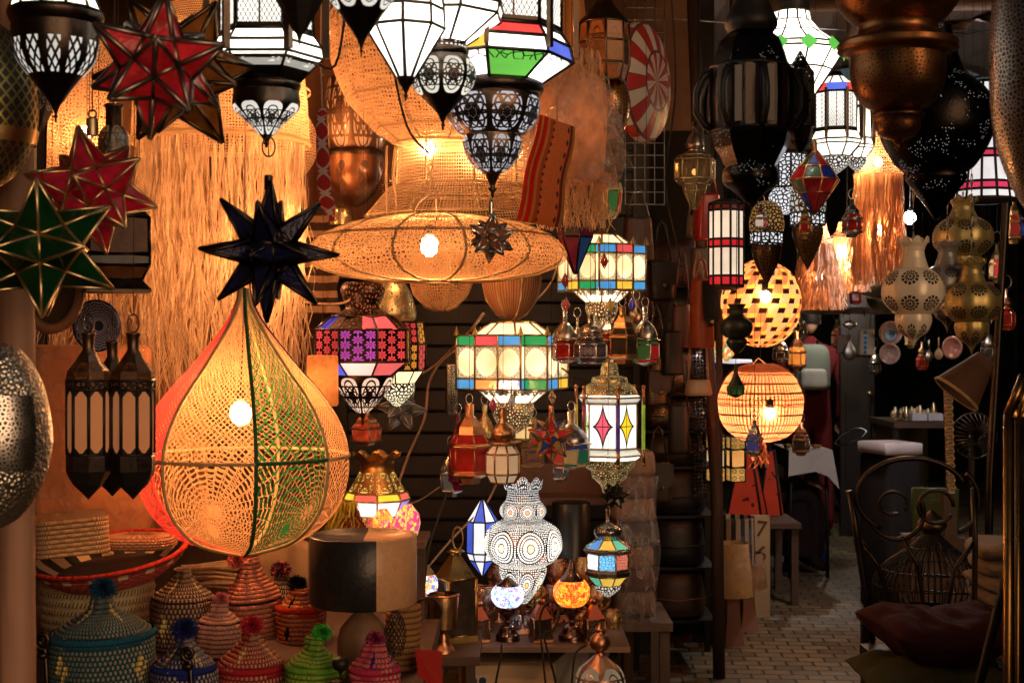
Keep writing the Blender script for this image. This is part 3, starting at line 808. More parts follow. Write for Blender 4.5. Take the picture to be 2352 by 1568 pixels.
t.lathe('lower_cup', pierced('bronze_rosette_small', (.13, .085, .055), 'band', 'lit', (.04, .92, 8, 1.15, 1.1), .34, (.95, .9, .92), .55), [(66, 312), (67, 330), (60, 358), (42, 384), (17, 401)], 56, sub=3, gores=8, rows=1, lobes=(8, .05), rot=rt)
finial(t, M['iron_brown'], 17, 400, 456)
for kk in range(8):
    a = rt + TAU * kk / 8; mb = MB(); p = 192 * t.k
    mb.box((p * math.sin(a), -p * math.cos(a), t.z(5)), (.011, .011, 265 * t.k), (0, 0, -a)); t.add('corner_strut', mb, M['iron_brown'])
t.bulb(110, .028, LIT, 160); t.cord(-110); t.done(M['iron'])
# small amber star under it
st = star('star_lantern', 'small amber and mirror star with silver edges under the two bronze cups', 1128, 546, 3.35, 60, [glasspane('amber_small', (.32, .08, .02), .1, .4, .5, .12), glasspane('amber_small', (.32, .08, .02), .1, .4, .5, .12), glasspane('mirror_small', (.4, .36, .34), .08, .2, .3)], M['tin'], 'ico', (.3, .1, .0), .0024, (5, 462, 492), False, 'glass star lanterns')
mb = MB(); mb.tube([(0, 0, st.z(462)), (0, 0, st.z(454))], .0014, 5); st.add('wire', mb, M['iron'])

# ================================================================== far edge: brass, silver, twin lanterns
brass_net = pierced('olive_brass_net', (.42, .34, .1), 'diamonds', 'dark', (1.0, 14, .26), .35)
t = T('pierced_globe_lamp', 'olive brass globe lamp pierced with a fine net at the edge of the stall', 'lamp', -18, 432, 3.0)
t.lathe('globe', pierced('olive_brass_net', (.42, .34, .1), 'diamonds', 'dark', (1.0, 14, .26), .35), [(20, 56), (70, 100), (100, 180), (103, 260), (92, 330), (60, 395), (15, 430)], 56, sub=3, gores=26, rows=1)
t.lathe('band', M['brass'], [(103, 300), (100, 318), (96, 332)], 48); t.cord(56); t.done(None)
t = T('hammered_lamp', 'big silver hammered egg shaped lamp beside the worn post', 'lamp', -6, 1212, 2.62)
t.lathe('shell', hammered('hammered_silver', (.62, .58, .5), .3, 70), [(8, 785), (55, 806), (100, 880), (121, 985), (116, 1060), (92, 1130), (50, 1188), (10, 1212)], 64, sub=4)
t.lathe('pierced_panel', pierced('silver_filigree', (.5, .47, .43), 'cells', 'dark', (130, .2), .3), [(112, 905), (122.6, 985), (119, 1050), (100, 1110)], 40, sub=3, arc=(15, 62)); t.cord(785); t.done(None)
# twin tall black lanterns (three tubes)
peach = glow('peach_frosted_pane', (.75, .29, .11), .27, .5, 5)
def tall_lantern(u, d, vb, label, s=1.0, rot=0.0):
    t = T('tall_lantern', label, 'lantern', u, vb, d, 'tall black lanterns with frosted panes', )
    V = lambda q: vb - (1145 - q) * s
    P = lambda l: [(r * s, V(v)) for r, v in l]
    t.lathe('neck', M['iron_brown'], P([(0, 762), (17, 762), (17, 766), (14, 772), (13, 800), (20, 812)]), 20)
    t.lathe('shoulder', pierced('iron_shoulder', (.14, .095, .065), 'band', 'glass', (.3, .95, 6, 1.2, 1.2), .36, (.16, .06, .02)), P([(20, 812), (30, 828), (47, 850), (50, 868), (49, 872)]), 8, flat=True, rot=rot, rows=1)
    t.lathe('tracery_band', pierced('iron_tracery', (.05, .04, .035), 'cells', 'glass', (75, .2), .4, (.16, .08, .05)), P([(49, 872), (48, 892)]), 8, flat=True, rot=rot, bars=.003)
    t.lathe('frosted_pane', peach, P([(47, 892), (47, 1040)]), 8, flat=True, rot=rot, bars=.0042)
    mb = MB()
    for kf in range(8):                                   # pointed corner pieces at both ends of each pane
        for e0, e1, vv, dv in ((0, .5, 892, 22), (.5, 1, 892, 22), (0, .5, 1040, -22), (.5, 1, 1040, -22)):
            q = []
            for e, v in ((e0, vv), (e1, vv), (e0 if e0 == 0 else e1, vv + dv)):
                a0 = rot + TAU * kf / 8; a1 = rot + TAU * (kf + 1) / 8; r = 47.6 * s * t.k
                pa = Vector((r * math.sin(a0), -r * math.cos(a0), 0)); pb = Vector((r * math.sin(a1), -r * math.cos(a1), 0))
                p = pa.lerp(pb, e); p.z = t.z(V(v)); q.append(p)
            mb.poly(q)
    t.add('pointed_arch', mb, M['matt_black'])
    t.lathe('lower_band', pierced('iron_lower_band', (.09, .065, .05), 'rosette', 'dark', (6, 1.0, 1.2)), P([(48, 1040), (50, 1048), (50, 1078), (46, 1088)]), 8, flat=True, rot=rot)
    t.lathe('base_cone', M['matt_black'], P([(46, 1088), (34, 1110), (14, 1130), (0, 1145)]), 8, flat=True, rot=rot)
    t.ring(V(761), 13 * s, M['iron'], .002, 1.6); t.cord(V(720)); t.done(M['matt_black'])
tall_lantern(203, 3.3, 1147, 'tall black lantern with narrow frosted panes beside the silver egg lamp', 1.0, .3)
tall_lantern(306, 3.32, 1147, 'tall black lantern with wide peach panes beside the fishing net lamp', 1.0, -.35)
tall_lantern(258, 3.55, 1140, 'tall black lantern squeezed behind and between its two twins', .93, .1)
# dark amber box lantern
t = T('box_lantern', 'dark square lantern with amber glass and a flared black foot', 'lantern', 268, 672, 3.5)
R4 = pi / 4 + .35
t.lathe('roof', M['iron'], [(16, 400), (30, 430), (92, 500)], 4, flat=True, rot=R4)
t.lathe('glass_body', glasspane('deep_amber_box', (.22, .07, .02), .42, .45, .4, .05), [(92, 502), (94, 585)], 4, flat=True, rot=R4, bars=.005)
t.lathe('mirror_band', glasspane('smoked_band', (.05, .055, .06), .35, .2, .3), [(95, 588), (95, 610)], 4, flat=True, rot=R4, bars=.004)
t.lathe('lower_body', glasspane('deep_amber_box', (.22, .07, .02), .42, .45, .4, .05), [(94, 612), (74, 642)], 4, flat=True, rot=R4, bars=.004)
t.lathe('foot', M['iron'], [(72, 642), (78, 648), (100, 666), (100, 672), (0, 672)], 4, flat=True, rot=R4); t.cord(400); t.done(M['iron'])
t = T('bottle_lantern', 'slim dark lantern with a tin neck and pierced shoulders behind the red stars', 'lantern', 262, 395, 3.3)
t.lathe('neck', M['iron_brown'], [(0, 240), (22, 240), (22, 246), (19, 250), (19, 290)], 20)
t.lathe('body', pierced('tin_rosette_dark', (.3, .27, .25), 'rosette', 'glass', (8, 1.5, 1.1), .35, (.9, .62, .32)), [(19, 290), (32, 304), (36, 330), (34, 372), (20, 395)], 40, sub=2, gores=6, rows=1); t.cord(240); t.done(None)
# blue plates
def platemat(name, cols, kk=16):
    g = G(name); x, y, _ = g.uv('cell'); nz = g.noise(120, None, 2)
    r = y; th = x * TAU
    a = ((r * 9 + (th * kk).sin() * .22).fr() - .5).ab() * 2; b = (th * kk + (r * 5).fl() * 1.7).sin().ab()
    c = g.mixc((a > .55).mx((b > .72) * (a > .3)), cols[0], cols[1]); c = g.mixc(r < .2, c, cols[2]); c = g.mixc((r - .24).ab() < .035, c, cols[1]); c = g.mixc(r > .93, c, cols[0])
    c = g.mixc(nz * .5, c, g.mixc(.5, c, (0, 0, 0)))
    return g.end(g.bsdf(c, .2, 0, nz, .15))
def plate(u, v, d, r, cols, label, tilt=0.15, kk=16, sx=1.0, cord=True, group='painted plates'):
    t = T('painted_plate', label, 'plate', u, v + r, d, group)
    mb = MB(); n = 56; k = t.k; rr = r * k
    prof = [(0, .012), (.45, .010), (.6, .004), (.8, -.004), (1.0, -.012), (1.0, -.004), (.6, .016), (0, .02)]
    for i, (q, dpt) in enumerate(prof):
        for j in range(n):
            a = TAU * j / n; mb.v.append((q * rr * math.sin(a) * sx, dpt - tilt * q * rr * math.cos(a) * .4, rr + q * rr * math.cos(a)))
    ys = [0, .45, .6, .8, .99, .97, .6, 0]
    for i in range(len(prof) - 1):
        for j in range(n):
            j2 = (j + 1) % n
            mb.face((i * n + j, (i + 1) * n + j, (i + 1) * n + j2, i * n + j2), [(j / n, ys[i]), (j / n, ys[i + 1]), ((j + 1) / n, ys[i + 1]), ((j + 1) / n, ys[i])], None, True)
    t.add('dish', mb, platemat('glaze_' + str(abs(hash((cols, kk))) % 997), cols, kk))
    mb = MB(); mb.tube([(0, .012, 2 * rr - .01), (0, .012, 2 * rr + 14 * k)], .0015, 5); t.add('hanging_wire', mb, M['iron'])
    if cord: t.cord(v - r - 14)
    return t.done(None)
plate(224, 748, 3.75, 60, ((.02, .03, .12), (.3, .3, .36), (.02, .03, .07)), 'large dark blue painted plate with a fine ring pattern above the tall black lanterns', .1, 16, .92)
plate(197, 752, 3.66, 20, ((.02, .03, .1), (.28, .28, .34), (.02, .03, .09)), 'little dark blue plate overlapping the large one', .1, 9)
# hoop drum
t = T('hoop_drum', 'round brown wooden hoop drum behind the green star', 'drum', 118, 756, 3.62)
mb = MB(); mb.tube([(68 * t.k * math.sin(TAU * i / 40), 0, t.z(655) + 100 * t.k * math.cos(TAU * i / 40)) for i in range(40)], .014, 8, True); t.add('hoop', mb, wood('hoop_wood', (.3, .14, .06), 8))
mb = MB(); c0 = (0, .012, t.z(655)); n = 40
for i in range(n):
    a, b = TAU * i / n, TAU * (i + 1) / n
    mb.poly([c0, (66 * t.k * math.sin(a), .012, t.z(655) + 97 * t.k * math.cos(a)), (66 * t.k * math.sin(b), .012, t.z(655) + 97 * t.k * math.cos(b))])
t.add('skin', mb, cloth('dark_drum_skin', (.06, .035, .022))); t.cord(556); t.done(None)
# tall wrapped shade behind the lanterns
def boxy(u0, u1, v0, v1, d, dep, mat, name, label, cat, rz=0.0, bev=.02, taper=1.0, wrap=None, group=None, partname='body'):
    t = T(name, label, cat, (u0 + u1) / 2, v1, d, group, rz)
    w2 = (u1 - u0) / 2 * t.k; h = (v1 - v0) * t.k; mb = MB()
    rb = min(bev, w2 * .9, dep * .45); ring = []
    for cx, cy_, a0 in ((w2 - rb, -rb, -90), (w2 - rb, -dep + rb, 180 + 0), (-w2 + rb, -dep + rb, 90), (-w2 + rb, -rb, 0)): pass
    pts = []
    for (cx, cyy, a0) in ((w2 - rb, -dep / 2 + rb, -90), (w2 - rb, dep / 2 - rb, 0), (-w2 + rb, dep / 2 - rb, 90), (-w2 + rb, -dep / 2 + rb, 180)):
        for q in range(5):
            a = math.radians(a0 + 22.5 * q); pts.append((cx + rb * math.cos(a), cyy + rb * math.sin(a)))
    n = len(pts); lev = [(0, .93), (rb * .4, 1), (h * .5, (1 + taper) / 2), (h - rb * .4, taper), (h, taper * .93)]
    for z, s_ in lev:
        for (x, y) in pts: mb.v.append((x * s_, y * s_, z))
    for i in range(len(lev) - 1):
        for j in range(n):
            j2 = (j + 1) % n; mb.face((i * n + j, i * n + j2, (i + 1) * n + j2, (i + 1) * n + j), [(j / n, lev[i][0]), (j2 / n if j2 else 1, lev[i][0]), (j2 / n if j2 else 1, lev[i + 1][0]), (j / n, lev[i + 1][0])], None, True)
    mb.face(list(range(n))[::-1]); mb.face(list(range((len(lev) - 1) * n, len(lev) * n)))
    t.add(partname, mb, mat)
    if wrap:
        m2 = MB(); 
        for z, s_ in lev:
            for j, (x, y) in enumerate(pts): q = s_ * 1.03 + .012 * math.sin(j * 2.3 + z * 31); m2.v.append((x * q, y * q, z * 1.01 - .002))
        for i in range(len(lev) - 1):
            for j in range(n):
                j2 = (j + 1) % n; m2.face((i * n + j, i * n + j2, (i + 1) * n + j2, (i + 1) * n + j), None, None, True)
        t.add('plastic_wrap', m2, wrap)
    return t
wrapf = plastic('wrapping_film', (1, .93, .85), .3, 24)
t = boxy(84, 345, 792, 1215, 4.45, .3, cloth('orange_shade_cloth', (.5, .2, .08), None, 200, .8, .3), 'wrapped_lampshade', 'large orange cloth lampshade wrapped in clear plastic behind the tall lanterns', 'lampshade', .2, .04, .96, wrapf); t.done(None)
t.bulb(1000, .02, (1, .45, .15), 40, -40, .0)

# ================================================================== raffia lamps
STRAW = (.7, .46, .26)
BC = (1, .42, .155)
netm = weave('straw_net_fine', STRAW, 'net', 95, .12, .55, .5)
t = T('raffia_lamp', 'wide woven straw drum lamp with a long shaggy raffia fringe', 'lamp', 508, 960, 4.75, 'fringed raffia lamps')
t.lathe('woven_drum', weave('straw_drum', STRAW, 'net', 95, .13, .4, .5), [(120, 20), (178, 120), (195, 215), (202, 328)], 64, sub=4)
t.lathe('edge_band', weave('straw_drum_edge', (.62, .4, .2), 'basket', 95, .1, 0, .4), [(203, 205), (204, 212)], 64); 
t.lathe('lower_edge', weave('straw_drum_edge', (.62, .4, .2), 'basket', 95, .1, 0, .4), [(202, 322), (205, 330), (201, 336)], 64)
fringe(t, 'fringe', M['raffia'], 192, 332, 950, 420, .0034, .6, .95, .034, None, .86)
fringe(t, 'inner_fringe', M['raffia'], 150, 345, 880, 150, .003, .5, .9, .03, None, .6)
t.bulb(245, .026, BC, 520, 98, -.05); t.bulb(575, .03, BC, 700, 104, 0); t.cord(20); t.done(None)
t = T('woven_lampshade', 'dome of woven straw peeping out beside the fringed drum lamp', 'lampshade', 646, 412, 5.1)
t.lathe('dome', netm, [(14, 235), (55, 258), (82, 310), (80, 360), (50, 405), (20, 412)], 48, sub=3); t.bulb(300, .018, BC, 130, -25, 0); t.cord(235); t.done(None)
t = T('raffia_lamp', 'narrow straw shade with a drooping raffia fringe behind the golden edged red star', 'lamp', 190, 800, 5.2, 'fringed raffia lamps')
t.lathe('woven_drum', weave('straw_net_open', STRAW, 'net', 75, .16, .8, .5), [(40, 90), (72, 150), (80, 440)], 40, sub=3)
fringe(t, 'fringe', M['raffia'], 88, 438, 800, 260, .0034, .4, 1.1, .03, None, .7); t.bulb(300, .022, BC, 330, -2, .05); t.bulb(600, .022, BC, 200, -40, .0); t.cord(90); t.done(None)
# wide woven bowl
t = T('woven_lampshade', 'huge inverted dome of woven straw behind the white glass lanterns', 'lampshade', 1010, 338, 4.75)
P = [(150, -60), (235, 20), (256, 60), (250, 140), (214, 230), (150, 300), (105, 330)]
t.lathe('woven_bowl', weave('straw_bowl', (.7, .44, .24), 'net', 66, .2, .35, .45), P, 80, sub=4)
t.bar(P, 10, .0045, .25, [2, 3, 4, 5, 6]); t.bulb(60, .026, BC, 300, 60); t.bulb(210, .02, BC, 150, 0, .1); t.cord(-60); t.done(M['straw_edge'])
# crown shade with two bulbs
t = T('woven_lampshade', 'straight woven straw shade with two bare bulbs above the flat disc lamp', 'lampshade', 1062, 500, 4.95)
P = [(150, 318), (155, 330), (158, 430), (175, 440), (225, 500)]
t.lathe('woven_wall', weave('straw_hex', (.7, .45, .25), 'net', 85, .17, .12, .5), P, 64, sub=0)
t.bar(P, 9, .004, .2); t.bulb(362, .02, (1, .48, .2), 320, -68, -.19); t.bulb(388, .02, (1, .48, .2), 320, 38, -.19); t.cord(318); t.done(M['straw_edge'])
# flat disc lamp
t = T('disc_lamp', 'wide flat disc lamp of knotted straw net with a glowing bulb', 'lamp', 1003, 646, 4.4)
P = [(70, 496), (120, 500), (200, 516), (268, 545), (298, 580), (290, 604), (240, 628), (140, 644), (52, 646)]
t.lathe('net_disc', weave('straw_knot_net', (.72, .46, .26), 'net', 72, .17, .75, .5), P, 96, sub=4)
t.bar(P, 12, .0042, .26, [0, 3, 8]); t.bulb(566, .028, (1, .46, .18), 440, -16, -.02, 500)
t.lathe('opening_ring', M['straw_edge'], [(52, 642), (56, 646), (52, 650), (48, 646), (52, 642)], 40)
t.tube('wire', M['cord_pale'], [(1003, 496), (1000, 440), (990, 400), (1000, 330)], .0022); t.done(M['straw_edge'])
# two small globes under it
def small_globe(u, vt, vb, r, d, col, label, kind='net', w=.14, st=20):
    t = T('woven_globe_lamp', label, 'lamp', u, vb, d, 'small woven globes under the disc lamp')
    h = vb - vt; P = [(r * .25, vt), (r * .8, vt + h * .18), (r, vt + h * .48), (r * .85, vt + h * .75), (r * .5, vt + h * .94), (r * .2, vb)]
    t.lathe('woven_globe', weave('globe_' + kind + str(w), col, kind, 95, w, .6, .4), P, 48, sub=4)
    t.bar(P, 7, .0055, .35, False); t.cord(vt); t.done(M['straw_edge'])
small_globe(1014, 560, 713, 74, 4.85, (.75, .44, .22), 'round straw net globe hanging below the flat disc lamp', 'net', .16, 26)
small_globe(1176, 560, 732, 68, 4.8, (.62, .35, .18), 'darker ribbed straw globe below the rim of the disc lamp', 'slats', .22, 16)
# fishing-net drop lamp
t = T('net_lamp', 'big teardrop lamp of knotted net with pink, cream and green panels', 'lamp', 561, 1274, 4.1, None, math.radians(10.6))
UP = [(10, 662), (22, 705), (50, 752), (92, 806), (128, 850), (173, 900), (208, 950), (231, 1000), (240, 1046)]
LO = [(240, 1046), (238, 1095), (224, 1150), (187, 1200), (130, 1240), (14, 1274)]
CRE, PNK, GRN, PUR = (.7, .44, .23), (.9, .07, .06), (.02, .2, .06), (.45, .28, .16)
secs = [(-46, 6, CRE, 'cream', 15, .12), (6, 49, GRN, 'dark green', 7, .085), (49, 100, CRE, 'tan', 20, .16), (100, 160, PUR, "tan rear", 16, .1), (160, 244, CRE, 'cream rear', 18, .11), (244, 314, PNK, 'pink', 20, .34)]
for a0, a1, c, nm, sc, wd in secs:  # pink threads also glow by themselves, to look lit from inside
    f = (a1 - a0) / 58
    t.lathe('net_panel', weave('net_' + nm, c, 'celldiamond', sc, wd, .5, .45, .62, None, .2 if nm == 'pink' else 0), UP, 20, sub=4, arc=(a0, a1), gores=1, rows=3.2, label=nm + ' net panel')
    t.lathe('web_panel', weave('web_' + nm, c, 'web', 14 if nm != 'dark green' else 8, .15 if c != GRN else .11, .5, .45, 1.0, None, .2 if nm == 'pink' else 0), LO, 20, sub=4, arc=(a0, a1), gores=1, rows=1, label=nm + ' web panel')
hp = t.pr(UP[:-1] + LO); hp = smooth_prof(hp, 3)
for a, mt in ((-46, M['straw_edge']), (6, fibre('green_cord', (.015, .1, .035), .1)), (49, M['straw_edge']), (100, cloth('plum_cord', (.05, .02, .06))), (160, M['straw_edge']), (244, fibre('pink_cord', (.75, .08, .07), .2))):
    mb = MB(); q = math.radians(a); mb.tube([(r * math.sin(q), -r * math.cos(q), z) for r, z in hp], .0055, 7); t.add('hoop', mb, mt)
for (a0, a1, mt) in ((-116, 6, M['straw_edge']), (6, 49, fibre('green_cord', (.015, .1, .035), .1)), (49, 244, M['straw_edge'])):
    mb = MB(); r = 240 * t.k; n = 24; mb.tube([(r * math.sin(math.radians(a0 + (a1 - a0) * i / n)), -r * math.cos(math.radians(a0 + (a1 - a0) * i / n)), t.z(1046)) for i in range(n + 1)], .0055, 7); t.add('belt', mb, mt)
t.bulb(948, .03, (1, .42, .15), 520, -8, -.03, 662); t.cord(668, M['cord_pale'], .002); t.done(None)
# red strap cushion
def strapmat():
    g = G('red_diamond_strap'); x, y, _ = g.uv('cell'); nz = g.noise(120, None, 2)
    yy = (y * 5.5).fr(); dx = (x - .5).ab() * 2; dy_ = (yy - .5).ab() * 2
    d = dx * 1.3 + dy_; c = g.mixc((d - .9).ab() < .14, (.5, .02, .015), (.75, .55, .42)); c = g.mixc(((y * 5.5 + .5).fr() - .5).ab() * 5 + dx * 2.2 < .75, c, (.75, .55, .42))
    c = g.mixc(nz * .6, c, g.mixc(.5, c, (0, 0, 0)))
    return g.end(g.bsdf(c, .9, 0, nz, .5))
t = T('textile_strap', 'red textile strap with cream diamond pattern on a knotted string', 'strap', 748, 512, 3.9)
mb = MB(); n = 20
cl = [(742, 250, 10), (738, 270, 12), (740, 320, 14), (742, 380, 15), (745, 430, 16), (752, 470, 17), (764, 508, 5)]
for i, (u, v, r) in enumerate(cl):
    for j in range(n):
        a = TAU * j / n; mb.v.append((t.x(u) + r * t.k * math.sin(a), -.4 * r * t.k * math.cos(a), t.z(v)))
for i in range(len(cl) - 1):
    for j in range(n):
        j2 = (j + 1) % n; f = lambda q: (q / n * 2 + .5) % 1 if q < n else .5
        mb.face((i * n + j, (i + 1) * n + j, (i + 1) * n + j2, i * n + j2), [(abs((j / n * 2 + 1) % 2 - 1) if 0 else (j / n + .5) % 1.0, i / 6), ((j / n + .5) % 1.0, (i + 1) / 6), ((j / n + .5) % 1.0 + 1 / n, (i + 1) / 6), ((j / n + .5) % 1.0 + 1 / n, i / 6)], None, True)
t.add('strap_body', mb, strapmat())
t.tube('string', M['cord_pale'], [(740, 252), (739, 200), (737, 176), (742, 172), (734, 168), (738, 176), (736, 150)], .0026); t.cord(150, M['cord_pale'], .002, du=-12); t.done(None)

# ================================================================== baskets and cushions at the front of the stall
cm = wood('counter_boards', (.1, .055, .035), 6, .7, False)
t = T('display_counter', 'rough wooden display counter under the coloured baskets', 'counter', 444, VZ(0, 3.75), 3.75)
mb = MB(); mb.box((0, .3, .555), (1.2, 1.34, .05)); t.add('worktop', mb, cm)
mb = MB(); mb.box((0, .78, .2655), (1.12, .04, .529)); t.add('back_panel', mb, cm)
for sx in (-1, 1):
    for sy in (-.28, .76):
        mb = MB(); mb.box((sx * .55, sy - .02, .264), (.06, .06, .528)); t.add('leg', mb, cm)
t.done(None)
t = T('display_step', 'low wooden step on the counter carrying the back row of baskets', 'step', 470, VZ(.581, 4.1), 4.1)
mb = MB(); mb.box((-.04, .13, .035), (1.2, .9, .068)); t.add('step_board', mb, cm); t.done(None)

def coil_profile(out, ch):
    """walk the outline in coils of height ch and bulge each one"""
    res = [];  cum = [0]
    for i in range(1, len(out)): cum.append(cum[-1] + math.hypot(out[i][0] - out[i-1][0], out[i][1] - out[i-1][1]))
    n = max(2, int(cum[-1] / ch)); per = 5
    for i in range(n * per + 1):
        s = cum[-1] * i / (n * per); j = 0
        while j < len(out) - 2 and cum[j + 1] < s: j += 1
        f = (s - cum[j]) / max(cum[j + 1] - cum[j], 1e-9)
        r = out[j][0] + (out[j + 1][0] - out[j][0]) * f; z = out[j][1] + (out[j + 1][1] - out[j][1]) * f
        dr, dz = out[j + 1][0] - out[j][0], out[j + 1][1] - out[j][1]; l = math.hypot(dr, dz) or 1
        b = ch * .24 * math.sin(math.pi * ((i % per) / per))
        res.append((max(r - dz / l * b, 0), z + dr / l * b))
    return res, n
def basket(u, d, label, body, lid, yarn, rimcol=None, pom=None, pomcol=None, straw=(.42, .3, .17), motif=None, mot_a=.0, st=None, cover=.55, lean=0.0, vb=None, pomcol2=None, motn=4, lidcol=None, group='coiled baskets with pointed lids', ch=.0125, pomr=None):
    t = T('lidded_basket', label, 'basket', u, vb, d, group, random.uniform(-1, 1), (0, lean or random.uniform(-.03, .03)))
    rmax = max(r for r, v in body) * t.k; st = st or int(TAU * rmax / .0115)
    key = str(abs(hash((yarn, straw, motif, st, cover, mot_a))) % 9999)
    for nm, prof, yc in (('body', body, yarn), ('lid', lid, lidcol or yarn)):
        p, n = coil_profile(smooth_prof(t.pr(prof), 3), ch)
        ph = random.uniform(0, 6); mb = MB(); mb.lathe(p, 72, True, gores=1, rows=n, amp=lambda i, k, n: .003 * math.sin(k * .262 + i * .05 + ph) + .0022 * math.sin(k * .524 + i * .11 - ph) + .0008 * math.sin(k * 2.1 + i * 1.3))
        t.add(nm, mb, coil('coil_' + key + nm, yc, straw, st, cover, motif, mot_a, motn))
    if rimcol:
        r0, v0 = body[0]; mb = MB(); rr = r0 * t.k; z = t.z(v0)
        mb.lathe([(rr * 1.0, z + .016), (rr * 1.05, z + .010), (rr * 1.055, z), (rr * 1.03, z - .011), (rr * .97, z - .014)], 64, True, gores=1, rows=2)
        t.add('rim', mb, coil('rim_' + str(rimcol), rimcol, rimcol, 120, .8))
    if pom: pompom(t, pom[2], pom[1], fibre('wool_' + str(pomcol), pomcol, .15), pom[0] - u, 0, 640, None, fibre('wool_' + str(pomcol2), pomcol2, .15) if pomcol2 else None)
    t.done(None); return t
zc = lambda d: VZ(.581, d); zs = lambda d: VZ(.65, d)
basket(240, 3.55, 'large teal lidded basket with yellow flecks and a teal pompom', [(116, 1458), (119, 1500), (117, 1560), (106, zc(3.55))], [(0, 1368), (18, 1368), (24, 1384), (30, 1398), (58, 1415), (92, 1434), (114, 1452)], (.012, .075, .105), (.01, .085, .15), (243, 1350, 32), (.008, .05, .12), (.26, .25, .2), (.75, .55, .15), .12, vb=zc(3.55))
basket(422, 3.5, 'navy blue lidded basket with white stitches and a navy pompom', [(70, 1536), (73, 1560), (66, zc(3.5))], [(0, 1466), (17, 1466), (20, 1478), (36, 1498), (60, 1520), (70, 1532)], (.015, .025, .14), (.015, .03, .24), (422, 1442, 32), (.015, .025, .17), (.42, .36, .3), (.7, .55, .2), .4, vb=zc(3.5))
basket(574, 3.6, 'bright red lidded basket with a red pompom', [(76, 1532), (79, 1560), (70, zc(3.6))], [(0, 1448), (15, 1448), (20, 1466), (44, 1492), (68, 1514), (76, 1528)], (.42, .022, .03), (.5, .02, .035), (577, 1434, 27), (.55, .02, .05), (.5, .33, .2), (.75, .5, .2), .2, vb=zc(3.6))
basket(722, 3.55, 'lime green lidded basket with a bright green pompom', [(66, 1534), (69, 1560), (62, zc(3.55))], [(0, 1462), (18, 1462), (19, 1484), (30, 1500), (52, 1514), (66, 1530)], (.22, .42, .05), (.2, .5, .05), (737, 1450, 24), (.06, .52, .06), (.32, .36, .12), None, 0, vb=zc(3.55), cover=.75)
basket(862, 3.5, 'hot pink lidded basket with purple flecks and a purple pompom', [(55, 1540), (57, 1560), (52, zc(3.5))], [(0, 1478), (22, 1478), (26, 1494), (36, 1510), (48, 1522), (55, 1536)], (.66, .05, .12), (.72, .05, .13), (862, 1466, 24), (.6, .06, .1), (.6, .3, .24), (.05, .02, .2), .15, vb=zc(3.5), pomcol2=(.07, .02, .22))
basket(417, 3.95, 'brown and white lidded basket with yellow checks behind the navy one', [(70, 1376), (73, 1420), (70, 1470), (64, zs(3.95))], [(0, 1308), (14, 1308), (20, 1326), (38, 1346), (60, 1362), (70, 1374)], (.07, .028, .02), None, None, None, (.42, .3, .2), (.7, .6, .2), .3, vb=zs(3.95))
basket(505, 3.86, 'small pale pink lidded basket between the brown and salmon ones', [(47, 1428), (49, 1450), (47, 1480), (44, zs(3.86))], [(0, 1386), (16, 1386), (18, 1400), (34, 1416), (47, 1426)], (.62, .24, .2), None, (507, 1374, 19), (.7, .2, .2), (.6, .4, .28), None, 0, vb=zs(3.86))
basket(584, 4.12, 'tall salmon pink basket with a tapering lid and feathery top', [(62, 1378), (62, 1420), (55, 1470), (48, zs(4.12))], [(0, 1284), (20, 1284), (22, 1300), (34, 1328), (54, 1352), (62, 1374)], (.62, .2, .13), None, (556, 1282, 24), (.8, .16, .13), (.55, .3, .2), None, 0, vb=zs(4.12), lean=-.06, cover=.8)
basket(690, 4.05, 'orange tapering basket with a black diamond motif and black pompom', [(56, 1398), (52, 1440), (47, 1480), (42, zs(4.05))], [(0, 1352), (20, 1352), (26, 1366), (42, 1384), (56, 1396)], (.75, .16, .045), (.75, .05, .03), (678, 1340, 24), (.008, .008, .01), (.5, .26, .16), (.01, .008, .008), .42, vb=zs(4.05), pomcol2=(.012, .01, .02))
basket(648, 4.32, 'white flecked basket with a purple and orange pompom behind the salmon one', [(44, 1390), (46, 1430), (40, zs(4.32))], [(0, 1325), (14, 1325), (20, 1345), (36, 1370), (44, 1388)], (.02, .015, .02), None, (645, 1308, 25), (.03, .015, .1), (.45, .35, .25), None, 0, vb=zs(4.32), pomcol2=(.6, .12, .05))
# open-weave straw basket
t = T('straw_basket', 'wide open weave straw basket under the red rimmed tray', 'basket', 224, zs(4.15), 4.15)
mb = MB(); p, n = coil_profile(smooth_prof(t.pr([(122, 1318), (126, 1350), (122, 1420), (112, zs(4.15))]), 3), .022); mb.lathe(p, 72, True, gores=1, rows=n)
g = G('open_straw'); x, y, _ = g.uv('cell'); nz = g.noise(80, None, 3); st_ = ((x * 90 + (y.fl() * .5) + (y.fr() - .5) * .9).fr() < .3) * ((y.fr() - .5).ab() < .28)
c = g.mixc(nz, (.2, .15, .08), (.5, .4, .22)); c = g.mixc(st_, c, (.05, .03, .015))
t.add('body', mb, g.end(g.bsdf(c, .85, 0, nz - st_, .8, .006))); t.done(None)
